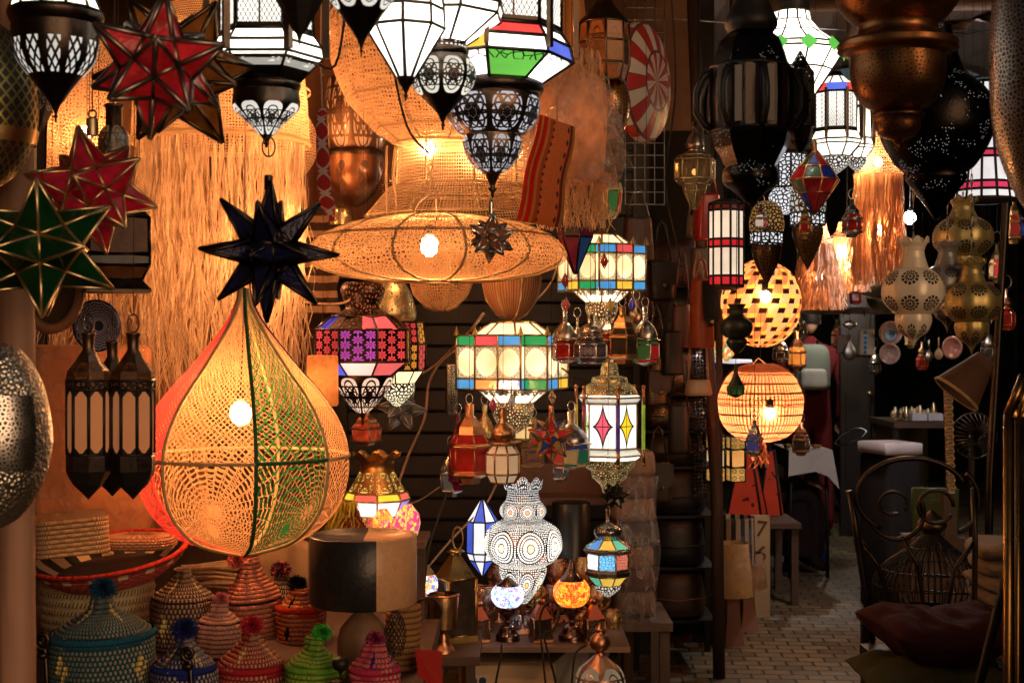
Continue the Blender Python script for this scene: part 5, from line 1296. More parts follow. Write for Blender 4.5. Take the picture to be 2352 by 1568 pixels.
t = T('hanging_lantern', 'dark red and blue glass lantern tip hanging over the corner of the upper box lantern', 'lantern', 1322, 630, 4.6)
t.lathe('glass_cone', paneglow('dark_red_blue', ((.16, .01, .01), (.02, .06, .16), (.1, .01, .02), (.03, .02, .02)), .25, 7), [(44, 500), (40, 545), (4, 628)], 6, flat=True, rot=.2, bars=.003); t.cord(500); t.done(M['iron'])

# white lantern with coloured rods
t = T('hanging_lantern', 'white octagonal lantern with gilt domes, star panes and coloured corner rods', 'lantern', 1400, 1130, 5.1)
speck = pierced('gilt_speckle_lit', (.5, .34, .12), 'cells', 'lit', (105, .3), .3, (1, .72, .3), .75)
t.lathe('top_dome', speck, [(14, 832), (20, 845), (22, 862), (40, 866), (42, 878)], 24, sub=2)
t.lathe('dome', speck, [(42, 878), (58, 888), (66, 905)], 32, sub=2, lobes=(6, .03))
t.lathe('upper_pane', M['opal'], [(66, 905), (76, 912), (66, 924)], 6, flat=True, rot=.18, bars=.0034)
def rodpane():
    g = G('star_pane'); x, y, _ = g.uv('cell'); px, py = ((x.fr() - .5) * 2).ab(), ((y.fr() - .5) * 2).ab()
    d = (px * 1.35) ** .62 + (py * .95) ** .62; m = d < 1.0; ed = (d - 1.0).ab() < .08
    ed = ed.mx((px < .03) * (d > 1.0)).mx((px < .025).mx(py < .02) * m)
    w = g.nt.nodes.new('ShaderNodeTexWhiteNoise'); w.noise_dimensions = '1D'; g.nt.links.new((x.fl() + 3.4).k, w.inputs['W'])
    c = g.ramp(E(g, w.outputs[0]), [(0, (.9, .55, .02)), (.4, (.35, .7, .08)), (.7, (.8, .1, .15))], 'CONSTANT')
    nz = g.noise(14); col = g.mixc(m, (1, .95, .86), c)
    return g.end(g.mix(ed, g.emit(col, nz * .7 + 1.0), g.bsdf((.12, .08, .04), .4, .8)))
t.lathe('star_pane', rodpane(), [(64, 926), (64, 1028)], 6, flat=True, rot=.18 + pi / 6 * 0, bars=.0036, rows=1)
t.lathe('lower_pane', M['opal'], [(64, 1029), (78, 1044), (62, 1056)], 6, flat=True, rot=.18, bars=.0034)
t.lathe('lower_dome', speck, [(60, 1056), (57, 1072), (44, 1080)], 32, sub=2)
t.lathe('bottom_cup', speck, [(42, 1080), (40, 1096), (22, 1112), (16, 1130)], 32, sub=2)
for kk, c in enumerate(((.14, .05, .3), (.45, .6, .06), (.6, .06, .04), (.1, .3, .08), (.5, .3, .04), (.4, .05, .08))):
    a = .18 + TAU * kk / 6; p = 80 * t.k; x, y = p * math.sin(a), -p * math.cos(a)
    mb = MB(); mb.tube([(x, y, t.z(928)), (x, y, t.z(1030))], .0065, 10); rd = t.add('glass_rod', mb, gp('rod%d' % kk, c, .5))
    for va, vb2, vk in ((890, 928, 888), (1030, 1062, 1064)): mb = MB(); mb.tube([(x, y, t.z(va)), (x, y, t.z(vb2))], .006, 8); mb.ball((x, y, t.z(vk)), .008); t.add('rod_holder', mb, M['copper'])
t.bulb(985, .022, LIT, 60); t.cord(832); t.done(M['brass'])

# pink and purple pierced lantern
rose = lambda nm, c, st: pierced('flower_' + nm, (.03, .02, .018), 'rosette', 'lit', (8, 1.0, 1.0, .1), .4, c, st, None)
t = T('hanging_lantern', 'black pierced lantern glowing pink and purple with flower cut-outs', 'lantern', 833, 975, 4.65)
blk = (.03, .022, .02)
t.lathe('crown', pierced('crown_dark', blk, 'cells', 'lit', (60, .3), .4, (.9, .2, .06), .35), [(40, 648), (52, 665), (40, 700), (44, 712), (70, 726)], 40, sub=2)
panes(t, [(74, 727), (112, 757)], 8, .1, [glow('pk_pane', (.85, .1, .12), .8), pierced('dk', blk, 'cells', 'lit', (60, .3), .4, (.9, .2, .06), .3), glow('pk_pane', (.85, .1, .12), .8), pierced('dk', blk, 'cells', 'lit', (60, .3), .4, (.9, .2, .06), .3), glow('yl_pane', (.6, .7, .15), .7), pierced('dk', blk, 'cells', 'lit', (60, .3), .4, (.9, .2, .06), .3), glow('bl_pane', (.02, .025, .4), .7), pierced('dk', blk, 'cells', 'lit', (60, .3), .4, (.9, .2, .06), .3)])
fl = lambda nm, c, st: pierced('tileflower_' + nm, blk, 'tiles', 'lit', (), .4, c, st)
def tileflower(nm, c, st):
    g = G('tileflower_' + nm); x, y, _ = g.uv('cell'); px, py = ((x * 3).fr() - .5) * 2, ((y * 3.2 + (x * 3).fl() * .5).fr() - .5) * 2
    r = (px * px + py * py).sqrt(); th = px.at2(py); h = (r < (th * 4).cos().ab() * .55 + .42) * (r > .2) * ((th * 4).sin().ab() < .93)
    h = h.mx(r < .13) * ((x.fr() - .5).ab() < .46) * ((y.fr() - .5).ab() < .47)
    nz = g.noise(5, None, 1)
    return g.end(g.mix(h, _metal(g, blk, .4), g.emit(c, (nz * 1.4 + .2) * st)))
tfs = [memo(tileflower)('magenta', (.75, .09, .5), 1.0), memo(tileflower)('red', (.95, .07, .06), 1.1), memo(tileflower)('orange', (1, .35, .04), 1.0), memo(tileflower)('red', (.95, .07, .06), 1.1), memo(tileflower)('magenta', (.75, .09, .5), 1.0), memo(tileflower)('orange', (1, .35, .04), 1.0), memo(tileflower)('magenta', (.75, .09, .5), 1.0), memo(tileflower)('red', (.95, .07, .06), 1.1)]
panes(t, [(113, 758), (120, 795), (113, 830)][::2], 8, -.39, tfs, 'flower_pane')
panes(t, [(112, 832), (72, 862)], 8, -.39, [glow('wh_pk', (1, .62, .55), 1.2), glow('pk2', (.95, .15, .14), .9), glow('or2', (1, .5, .1), 1.1), glow('wh_pk', (1, .62, .55), 1.2), tfs[1], glow('pk2', (.95, .15, .14), .9), tfs[0], glow('bl2', (.12, .14, .9), .9)], 'trapeze_pane')
t.bar([(74, 727), (112, 757), (113, 830), (72, 862)], 8, .004, -.39)
t.lathe('lower_cup', pierced('cup_beads', blk, 'band', 'lit', (.03, .97, 8, 1.3, 1.2, .07), .4, (1, .62, .42), 1.1), [(72, 863), (68, 880), (52, 905), (26, 935), (8, 950)], 48, sub=3, gores=8, rows=1.0)
finial(t, M['iron'], 8, 949, 978); t.cord(648); t.done(M['iron'])
t = T('hanging_lantern', 'dark red and amber lit lantern half hidden behind the pink flower lantern', 'lantern', 912, 932, 4.95)
panes(t, [(60, 740), (66, 790)], 8, .1, [tfs[1], tfs[2]]); panes(t, [(66, 790), (64, 850)], 8, .1, [tfs[2], tfs[1], tfs[0]]); t.bar([(60, 740), (66, 790), (64, 850)], 8, .004, .1)
t.lathe('hot_pane', M['opal_warm'], [(60, 850), (40, 880)], 8, flat=True, bars=.003); t.lathe('cup', pierced('cup_hot', blk, 'cells', 'lit', (70, .2), .4, (1, .8, .5), 1.6), [(40, 881), (38, 900), (14, 926), (4, 934)], 24, sub=2); t.cord(740); t.done(M['iron'])
t = T('pierced_vase_lamp', 'curving gold lace metal lamp behind the top of the pink flower lantern', 'lamp', 895, 745, 5.0)
t.lathe('body', pierced('gold_lace', (.5, .4, .2), 'rosette', 'lit', (8, 1.0, 1.05), .35, (.5, .3, .12), .35), [(30, 645), (48, 670), (62, 720), (50, 745)], 48, sub=3, gores=8, rows=2); t.cord(645); t.done(None)
# candle crowns below
t = T('crown_lantern', 'brass crown topped lantern glowing yellow and blue below the pink flower lantern', 'lantern', 866, 1222, 4.85)
gold = (.42, .22, .07)
mb = MB(); p = t.pr([(50, 1042), (38, 1066), (44, 1090), (66, 1128)]); mb.lathe(smooth_prof(p, 3), 64, True, gores=8, rows=1)
top = max(q[2] for q in mb.v)
mb.v = [(x * (1.12 if z > top - .002 else 1), y * (1.12 if z > top - .002 else 1), z + (.02 * (abs(math.cos(4 * math.atan2(x, -y))) - .5) if z > top - .01 else 0)) for x, y, z in mb.v]
t.add('crown', mb, pierced('crown_lit', gold, 'band', 'lit', (.45, .98, 6, 1.2, 1.0), .35, (1, .6, .12), .9))
panes(t, [(68, 1130), (76, 1146), ][:2], 8, .1, [glow('c_y', (.9, .75, .05), .9), glow('c_r', (.9, .15, .1), .9)], 'band_pane')
panes(t, [(76, 1147), (58, 1182)], 8, .1, [glow('c_w', (1, .92, .85), 1.5), glow('c_b', (.15, .2, .9), 1.0), glow('c_r', (.9, .15, .1), .9), glow('c_w', (1, .92, .85), 1.5)], 'pane')
t.bar([(68, 1129), (76, 1146), (58, 1182)], 8, .0034, .1)
t.lathe('lower_body', mosaic('red_mosaic', ((.85, .04, .08), (.9, .25, .05), (.6, .02, .1), (.9, .5, .1)), .8, 70), [(56, 1183), (52, 1222), (0, 1223)], 24); t.cord(1042); t.done(M['brass'])
for i, (u, v, r, lab) in enumerate(((880, 1168, 27, 'pointed red mosaic candle holder in front of the brass crown lantern'), (936, 1158, 30, 'pink and yellow mosaic candle holder with a jagged rim'))):
    t = T('candle_holder', lab, 'candle holder', u, 1228, 4.7 + .08 * i, 'mosaic candle holders')
    p = t.pr([(r * .35, v), (r * .9, v + 22), (r, v + 42), (r * .8, 1228), (0, 1228)]); mb = MB(); mb.lathe(p, 40, True, gores=5, rows=1)
    t.add('cup', mb, mosaic('pinkmos%d' % i, (((.9, .05, .1), (.8, .02, .3), (.9, .3, .05), (.9, .7, .1)), ((.9, .08, .2), (.9, .6, .1), (.7, .75, .1), (.9, .05, .35)))[i], .9, 75)); t.done(None)
    m2 = MB(); m2.lathe([(.0, .0), (.012, 0), (.012, .0)], 8)
# table behind for these
t = T('side_shelf', 'narrow dark shelf holding the brass crown lantern and mosaic candle holders', 'shelf', 868, 1238, 4.85)
mb = MB(); mb.box((0, .0, 0), (.34, .3, .018)); t.add('board', mb, cm)
for sx in (-1, 1):
    mb = MB(); mb.box((sx * .14, .1, -(t.e.location.z) / 2), (.03, .03, t.e.location.z - .01)); t.add('leg', mb, cm)
t.done(None)
t = T('raffia_broom', 'yellow and dark red raffia tufts behind the wrapped drum shade', 'raffia tuft', 790, 1228, 4.7)
fringe(t, 'yellow_tuft', fibre('yellow_raffia', (.55, .4, .04), .2), 30, 1150, 1240, 240, .004, .2, 1.3, .012, None, 0)
fringe(t, 'red_tuft', fibre('dark_red_raffia', (.16, .02, .012), .1), 20, 1150, 1240, 200, .004, .2, 2.2, .02, (20, 120), 0); t.done(None)
# pale wooden drum shade right of net lamp
t = T('wooden_lampshade', 'pale wood veneer drum lampshade glowing at the edge of the net lamp', 'lampshade', 741, 932, 4.5)
t.lathe('drum', fibre('veneer', (.62, .32, .13), .5), [(0, 815), (33, 816), (36, 820), (36, 928), (33, 932)], 32); t.bulb(870, .015, BC, 40); t.cord(815); t.done(None)
# wrapped drum lampshade on a base
t = T('table_lamp', 'table lamp with a black and wood drum shade wrapped in plastic film', 'table lamp', 834, VZ(.581, 3.75), 3.75)
def drummat():
    g = G('drum_shade'); x, y, _ = g.uv('cell'); nz = g.noise(60, None, 4); g2 = g.noise(14, None, 5)
    mp = (x * 130).fr(); c = g.mixc((x > .055) * (x < .5), (.008, .007, .008), g.mixc(nz, (.5, .27, .13), (.8, .48, .25)))
    return g.end(g.bsdf(c, .35, 0, nz, .4, .003))
t.lathe('drum_shade', drummat(), [(0, 1240), (114, 1234), (118, 1226), (123, 1230), (123, 1380), (119, 1384)], 64, gores=1, rows=1)
mb = MB(); mb.lathe(t.pr([(110, 1222), (125, 1226), (126, 1300), (126, 1380), (112, 1392), (85, 1420), (70, 1440)]), 72, True, amp=lambda i, k, n: .003 * math.sin(k * 1.7 + i * 2)); t.add('plastic_wrap', mb, plastic('wrap_tight', (.95, .93, .93), .09, 90))
vb = VZ(.581, 3.75)
t.lathe('base', wood('lamp_base', (.3, .17, .09), 6), [(10, 1380), (16, 1400), (52, 1440), (60, 1490), (50, vb - 30), (66, vb - 8), (66, vb)], 40, sub=2); t.done(None)
# striped bag and black net basket beside it
t = T('straw_basket', 'tall orange coiled straw basket standing behind the lamp with the wrapped shade', 'basket', 926, VZ(.581, 4.0), 4.0)
p, n = coil_profile(smooth_prof(t.pr([(38, 1385), (40, 1430), (36, 1500), (32, VZ(.581, 4.0))]), 3), .016); mb = MB(); mb.lathe(p, 48, True, gores=1, rows=n); t.add('body', mb, coil('orange_straw', (.5, .26, .1), (.4, .2, .08), 70, .6)); t.done(None)
t = T('net_bag', 'black net bag hanging between the wrapped lamp and the orange straw basket', 'bag', 908, 1505, 3.72)
t.lathe('net', weave('black_net', (.02, .018, .016), 'diamond', 90, .14, .5, .1, .6), [(5, 1400), (22, 1425), (25, 1470), (14, 1505)], 24, sub=2); t.done(None)
t = T('red_folder', 'plain red board leaning at the end of the counter', 'board', 982, 1555, 3.9, None, .3)
mb = MB(); mb.poly([(t.x(948), -.02, t.z(1484)), (t.x(1016), 0, t.z(1497)), (t.x(1012), -.03, t.z(1590)), (t.x(950), -.05, t.z(1540))]); mb.poly([(t.x(1012), -.027, t.z(1590)), (t.x(1016), .003, t.z(1497)), (t.x(948), -.017, t.z(1484)), (t.x(950), -.047, t.z(1540))]); t.add('cover', mb, cloth('red_board', (.35, .02, .015), None, 60, .6)); t.done(None)

# ================================================================== lamp table
TZ = .3685
t = T('low_table', 'low metal table crowded with mosaic lamps and copper lanterns', 'table', 1240, VZ(0, 5.55), 5.55)
mb = MB(); mb.box((0, .12, TZ - .012), (.66, .78, .02)); t.add('tabletop', mb, metal('table_tin', (.3, .2, .15), .4, .5, 8, .2, .5))
for sx in (-1, 1):
    for sy in (-.2, .46):
        mb = MB(); mb.tube([(sx * .28, sy, TZ - .023), (sx * .16, sy + .02, 0)], .014, 8); t.add('leg', mb, M['matt_black'])
t.done(None)
tv = lambda d, z=TZ: VZ(z + .0005, d)
def mosaic_lamp(u, d, label, cols, vt, g0, g1, r, cap, st):
    vb = tv(d); t = T('mosaic_lamp', label, 'table lamp', u, vb, d, 'mosaic glass table lamps')
    H = vb - g1
    t.lathe('mosaic_globe', mosaic('mos_' + label[:6], cols, st, 95), [(r * .72, g0), (r * .97, g0 + (g1 - g0) * .25), (r, (g0 + g1) / 2), (r * .88, g1 - (g1 - g0) * .2), (r * .6, g1)], 48, sub=3, gores=5, rows=1)
    base = metal('lamp_bronze', (.2, .12, .1), .22, .5)
    t.lathe('cup', base, [(r * .6, g1 - 1), (r * .66, g1 + 3), (r * .5, g1 + H * .2), (r * .2, g1 + H * .34), (r * .13, g1 + H * .42), (r * .2, g1 + H * .46), (r * .14, g1 + H * .5)], 32, sub=2, lobes=(14, .05))
    t.lathe('foot', base, [(r * .14, g1 + H * .5), (r * .42, g1 + H * .6), (r * .56, g1 + H * .78), (r * .7, g1 + H * .86), (r * .72, g1 + H * .96), (r * .74, vb)], 40, sub=2, lobes=(16, .05))
    if cap: t.lathe('cap', base, [(0, vt), (r * .1, vt + 6), (r * .14, vt + 14), (r * .2, vt + 22), (r * .4, g0 - 14), (r * .62, g0 - 4), (r * .66, g0 + 2)], 32, lobes=(12, .06))
    else: t.lathe('cap', base, [(0, vt), (r * .3, vt + 8), (r * .7, g0), (r * .74, g0 + 3)], 32)
    t.done(None)
mosaic_lamp(1166, 5.4, 'blue and white mosaic glass lamp on a bronze foot', ((.12, .2, .85), (.85, .9, 1), (.25, .5, .95), (.3, .12, .6), (.95, .95, 1)), 1322, 1344, 1392, 38, False, 2.4)
mosaic_lamp(1313, 5.4, 'orange mosaic glass lamp with a pointed bronze cap', ((1, .07, .01), (1, .22, .015), (.9, .03, .01), (1, .4, .03)), 1282, 1332, 1390, 42, True, 2.0)
# little copper house lanterns
cop = M['copper']
def house(u, d, label, w_, vt, mat, pane, pierc=False):
    vb = tv(d); t = T('candle_lantern', label, 'lantern', u, vb, d, 'little copper candle lanterns'); H = vb - vt
    t.lathe('chimney', cop, [(0, vt), (w_ * .3, vt + 3), (w_ * .44, vt + 8), (w_ * .3, vt + 9), (w_ * .26, vt + H * .16)], 20)
    t.lathe('roof', metal('red_copper', (.6, .16, .09), .35, .4), [(w_ * .3, vt + H * .14), (w_ * 1.25, vt + H * .46)], 4, flat=True, rot=pi / 4 + .25)
    t.lathe('glass_pane', pane, [(w_ * 1.2, vt + H * .47), (w_ * 1.2, vt + H * .93)], 4, flat=True, rot=pi / 4 + .25, bars=.0045)
    t.lathe('base', cop, [(w_ * 1.28, vt + H * .93), (w_ * 1.3, vb - 1), (w_ * 1.3, vb)], 4, flat=True, rot=pi / 4 + .25)
    t.ring(vt - 2, 9, cop, .0016, 1.5); t.done(cop)
house(1100, 5.38, 'small copper lantern with clear panes at the corner of the low table', 23, 1378, cop, clearglass('lantern_glass', (.8, .62, .5), .2))
house(1242, 5.38, 'small copper lantern with dark panes between the blue and orange mosaic lamps', 25, 1372, cop, smoke)
house(1364, 5.36, 'small copper lantern with pierced sides beside the orange mosaic lamp', 24, 1372, cop, pierced('copper_pierced_pane', (.55, .28, .15), 'stars', 'dark', (2, 1.6), .32))
# pierced copper cups at the back of the table
ccup = lambda nm, c, ec, st=.3: pierced('cup_' + nm, c, 'rosette', 'lit', (8, 1.0, 1.05), .33, ec, st)
for i, (u, d, r, vt, vb_, lab, c, ec) in enumerate(((1283, 5.75, 26, 1285, 1345, 'round copper cup lit red behind the orange mosaic lamp', (.42, .22, .13), (.9, .12, .04)), (1342, 5.78, 27, 1278, 1345, 'tulip shaped brass cup with red lit rosettes', (.55, .33, .12), (.9, .15, .03)), (1268, 5.68, 24, 1344, 1400, 'round tin cup glowing red beside the small dark paned lantern', (.4, .3, .26), (.9, .1, .05)), (1114, 5.6, 34, 1345, 1410, 'pierced tin ball lamp behind the corner lantern', (.35, .28, .24), (.7, .15, .06)), (1375, 5.7, 28, 1345, 1400, 'square shouldered copper cup beyond the orange mosaic lamp', (.5, .3, .16), (.8, .2, .05)), (1200, 5.75, 30, 1405, 1460, 'tin filigree ball resting under the white beaded lamp', (.42, .4, .38), (.5, .5, .55)), (1228, 5.62, 26, 1340, 1392, 'brass cup with amber rosettes beside the tip of the white beaded lamp', (.5, .34, .14), (.9, .4, .08)), (1146, 5.75, 26, 1300, 1350, 'dull copper cup behind the blue mosaic lamp', (.42, .24, .14), (.7, .2, .08)), (1408, 5.65, 24, 1400, 1450, 'small brass pot at the far corner of the low table', (.45, .3, .12), (.5, .2, .05)), (1330, 5.6, 24, 1395, 1440, 'squat copper cup glowing orange between the two little copper lanterns', (.5, .24, .12), (1, .25, .04)), (1290, 5.8, 26, 1410, 1465, 'red lit pierced cup at the back of the low table', (.4, .22, .14), (.8, .1, .05)))):
    z0 = W(u, vb_, d).z - TZ; t = T('pierced_cup', lab, 'candle holder', u, tv(d), d, 'pierced metal cups')
    H = vb_ - vt; t.lathe('bowl', ccup(str(i), c, ec), [(r * .7, vt), (r * .95, vt + H * .25), (r, vt + H * .5), (r * .85, vt + H * .8), (r * .35, vb_)], 40, sub=3, gores=6, rows=1)
    t.lathe('rim', M['copper'], [(r * .7, vt - 2), (r * .78, vt), (r * .7, vt + 3)], 32)
    t.lathe('stem', M['copper'], [(r * .36, vb_ - 1), (r * .15, vb_ + 6), (r * .15, max(tv(d) - 8, vb_ + 7)), (r * .6, max(tv(d) - 3, vb_ + 8)), (r * .62, tv(d))], 24); t.done(None)
# big white beaded lamp
t = T('beaded_lamp', 'large gourd shaped metal lamp with white lit daisies and beads', 'lamp', 1201, tv(5.55), 5.55)
silv = (.34, .26, .2)
dais = lambda nm, jew, st, k=16, z=1.0, asp=1.2: pierced('daisy_' + nm, silv, 'petals', 'lit', (k, asp, z), .3, (1, .93, .82), st, jew)
bead = pierced('bead_field', silv, 'dots', 'lit', (110, .28, .25), .3, (1, .97, .93), 1.2)
mb = MB(); mb.lathe(smooth_prof(t.pr([(46, 1108), (36, 1128), (38, 1142), (40, 1150)]), 3), 64, True, gores=8)
top = max(q[2] for q in mb.v); mb.v = [(x, y, z + (.03 * (abs(math.cos(4 * math.atan2(x, -y))) - .5) if z > top - .012 else 0)) for x, y, z in mb.v]
t.add('crown', mb, bead)
t.lathe('neck', dais('neck', (.95, .35, .15), 1.7, 14), [(40, 1150), (50, 1162), (53, 1174), (48, 1186), (40, 1192)], 64, sub=3, gores=8, rows=1, lobes=(8, .05), rot=-.2)
t.lathe('beaded_collar', bead, [(38, 1190), (50, 1194), (58, 1200)], 64, sub=2)
t.lathe('main_gourd', dais('main', (1, .7, .35), 2.6, 22, 1.0, 1.5), [(56, 1198), (80, 1214), (89, 1240), (88, 1262), (72, 1286), (52, 1297)], 96, sub=4, gores=8, rows=1, lobes=(8, .05), rot=-.2)
t.lathe('lower_gourd', dais('low', (1, .5, .12), 2.2, 14), [(52, 1298), (54, 1310), (46, 1334), (28, 1362), (10, 1384)], 72, sub=3, gores=8, rows=1.2, lobes=(8, .05), rot=-.2)
t.lathe('spike', cop, [(10, 1384), (8, 1400), (5, 1404), (9, 1408), (3, 1414), (3, tv(5.55) - 8), (30, tv(5.55) - 4), (32, tv(5.55))], 20)
mb = MB(); mb.ball((0, 0, t.z(1240)), .03); t.add('bulb', mb, bulbmat((1, .95, .88), 6)); t.done(None)
# blue and white star lantern
t = T('glass_lantern', 'blue and white geometric glass lantern behind the white beaded lamp', 'lantern', 1108, 1322, 5.6)
bw = [glow('bw_white', (.92, .95, 1), 1.05), glow('bw_blue', (.08, .14, .8), .75, .5)]
panes(t, [(4, 1146), (36, 1196)], 8, .2, [bw[0], bw[1]]); panes(t, [(36, 1197), (37, 1268)], 8, .2, [bw[1], bw[0]]); panes(t, [(36, 1269), (30, 1285)], 8, .2, [bw[0], bw[0], bw[1]]); panes(t, [(30, 1286), (3, 1322)], 8, .2, [bw[1], bw[0], bw[1]])
t.bar([(4, 1146), (36, 1196), (37, 1268), (30, 1285), (3, 1322)], 8, .0032, .2); t.cord(1146); t.done(M['matt_black'])
# hanging lantern with coloured roof
t = T('hanging_lantern', 'silver domed lantern with coloured glass roof, red and green lace panes', 'lantern', 1396, 1370, 5.0)
t.lathe('neck', M['tin'], [(0, 1168), (5, 1168), (5, 1196), (8, 1200)], 14)
t.lathe('onion_dome', pierced('silver_onion', (.55, .53, .5), 'cells', 'dark', (110, .2), .25), [(8, 1200), (26, 1210), (32, 1220), (28, 1232), (24, 1238)], 32, sub=3)
cr, cgn, cyl, cbl = glow('lr', (.85, .12, .1), .75), glow('lg', (.15, .65, .4), .75), glow('ly', (1, .6, .08), .85), glow('lb', (.1, .35, .85), .8)
panes(t, [(25, 1238), (56, 1257)], 8, .3, [cgn, cr, cbl, cyl, cr, cgn, cbl, cyl]); t.bar([(25, 1238), (56, 1257)], 8, .0028, .3)
t.lathe('eave', M['tin'], [(56, 1257), (60, 1260), (56, 1266), (50, 1268)], 8, flat=True, rot=.3)
lace = lambda c, nm, st=.9: pierced('lace_' + nm, (.3, .25, .2), 'cells', 'lit', (95, .07), .3, c, st)
panes(t, [(50, 1268), (50, 1304)], 8, .3, [lace((.95, .25, .15), 'red'), lace((.05, .8, .3), 'green', .8), lace((.9, .5, .1), 'yel'), lace((.95, .25, .15), 'red'), lace((.05, .8, .3), 'green', .8), lace((.1, .4, .9), 'blue'), lace((.9, .95, 1), 'hot', 2.0), lace((.2, .6, 1), 'blue2', 1.5)]); t.bar([(50, 1268), (50, 1304)], 8, .003, .3)
t.lathe('lower_band', M['tin'], [(50, 1304), (56, 1310), (54, 1318), (48, 1320)], 8, flat=True, rot=.3)
panes(t, [(48, 1320), (30, 1342)], 8, .3, [cyl, cbl, cr, cgn, cyl, cr, cgn, cyl]); t.bar([(48, 1320), (30, 1342)], 8, .0028, .3)
t.lathe('bottom_cup', pierced('silver_cup', (.45, .4, .35), 'cells', 'lit', (80, .2), .3, (1, .9, .75), .8), [(30, 1342), (28, 1352), (8, 1368), (0, 1370)], 32, sub=2); t.cord(1168); t.done(M['tin'])
# stove pipe
t = T('stove_pipe', 'black sheet metal drum standing behind the orange mosaic lamp', 'metal drum', 1312, tv(5.85), 5.85)
t.lathe('pipe', metal('stove_black', (.03, .028, .027), .3, .4, 6, .1, .7), [(0, 1154), (42, 1152), (44, 1154), (44, tv(5.85))], 40); t.done(None)
t = T('brown_shelf', 'dark brown board shelf behind the hanging lanterns', 'shelf', 1318, VZ(0, 6.2), 6.2)
mb = MB(); mb.box((0, .1, t.z(1150)), (.52, .25, .03)); mb.box((0, .22, t.z(1115)), (.52, .02, .16)); t.add('board', mb, wood('brown_board', (.14, .06, .035), 6))
for sx in (-1, 1):
    mb = MB(); mb.box((sx * .24, .1, t.z(1155) / 2), (.04, .2, t.z(1155))); t.add('side_post', mb, wood('brown_board', (.14, .06, .035), 6))
t.done(None)
# gold lanterns and goblet left of the table
t = T('side_stand', 'low dark stand under the brass goblet and gold lantern', 'stand', 1012, VZ(0, 5.0), 5.0)
mb = MB(); mb.box((-.02, .18, .405), (.32, .62, .03)); t.add('stand_top', mb, cm)
for sx in (-.15, .11):
    for sy in (-.1, .46):
        mb = MB(); mb.box((sx, sy, .195), (.03, .03, .389)); t.add('leg', mb, cm)
t.done(None)
sv = lambda d: VZ(.4205, d)
t = T('candle_lantern', 'tall gold metal lantern with a pierced pyramid roof and wide carrying loop', 'lantern', 1046, sv(5.15), 5.15)
vb = sv(5.15); R4 = pi / 4 + .5
t.lathe('chimney', M['brass'], [(0, 1258), (14, 1260), (22, 1266), (12, 1269), (12, 1276)], 16)
t.lathe('roof', pierced('gold_roof', (.6, .42, .16), 'dots', 'dark', (140, .28), .3), [(14, 1274), (50, 1325)], 4, flat=True, rot=R4, rows=1)
t.lathe('glass_pane', smoke, [(49, 1326), (49, vb - 14)], 4, flat=True, rot=R4, bars=.008); t.lathe('base', M['brass'], [(54, vb - 14), (56, vb)], 4, flat=True, rot=R4)
mb = MB(); mb.tube([(.0 + 12 * t.k * math.cos(a) + .008, 0, t.z(1236) + 26 * t.k * math.sin(a)) for a in [TAU * i / 20 for i in range(20)]], .004, 6, True); t.add('carrying_loop', mb, M['brass']); t.done(M['brass'])
t = T('goblet', 'tall pierced copper goblet candle holder at the front of the stand', 'goblet', 1018, sv(4.95), 4.95); vb = sv(4.95)
t.lathe('cup', pierced('goblet_dots', (.55, .33, .16), 'dots', 'dark', (110, .14), .3), [(35, 1366), (36, 1372), (34, 1400), (33, 1440)], 40); t.lathe('rim', M['copper'], [(33, 1362), (38, 1365), (35, 1369)], 40)
t.lathe('stem', M['copper'], [(33, 1440), (14, 1446), (10, 1456), (16, 1462), (12, 1470), (24, 1486), (28, vb - 2), (28, vb)], 32); t.done(None)
t = T('mosaic_jar', 'multicoloured mosaic glass jar lit white behind the drum shade', 'table lamp', 976, sv(5.1), 5.1, 'mosaic glass table lamps'); vb = sv(5.1)
t.lathe('mosaic_globe', mosaic('jar_mos', ((.8, .1, .1), (.9, .9, .85), (.9, .5, .1), (.15, .25, .8), (.95, .95, .9)), 1.3, 75), [(22, 1318), (29, 1330), (30, 1345), (26, 1362), (18, 1372)], 36, sub=2, gores=4, rows=1)
t.lathe('foot', M['tin'], [(18, 1372), (10, 1390), (8, 1420), (24, vb - 6), (26, vb)], 24)
t.lathe('cap', M['brass'], [(3, 1290), (10, 1300), (24, 1318)], 24); t.done(None)
t = T('pierced_cup', 'brown filigree metal pot beside the copper goblet', 'candle holder', 990, sv(5.2), 5.2, 'pierced metal cups'); vb = sv(5.2)
t.lathe('bowl', pierced('pot_fil', (.2, .14, .11), 'rosette', 'glass', (8, 1.2, 1.1), .35, (.4, .3, .2)), [(24, 1390), (28, 1410), (24, 1436)], 32, sub=2, gores=6, rows=1); t.lathe('lower_bowl', pierced('pot_dots', (.4, .26, .13), 'dots', 'dark', (120, .2), .33), [(24, 1436), (30, 1444), (22, vb - 6), (24, vb)], 32); t.done(None)
t = T('iron_hook', 'curled thin black iron hook between the drum shade and the goblet', 'iron ornament', 985, sv(4.9), 4.9, 'iron scroll ornaments')
mb = MB(); R = 30 * t.k; c = t.z(1396); mb.tube([(R * math.cos(a) , -.05, c + R * math.sin(a)) for a in [3.6 - i * .22 for i in range(24)]] + [(R * .4, -.05, 0)], .0045, 6); t.add('hook_bar', mb, M['iron']); t.done(None)
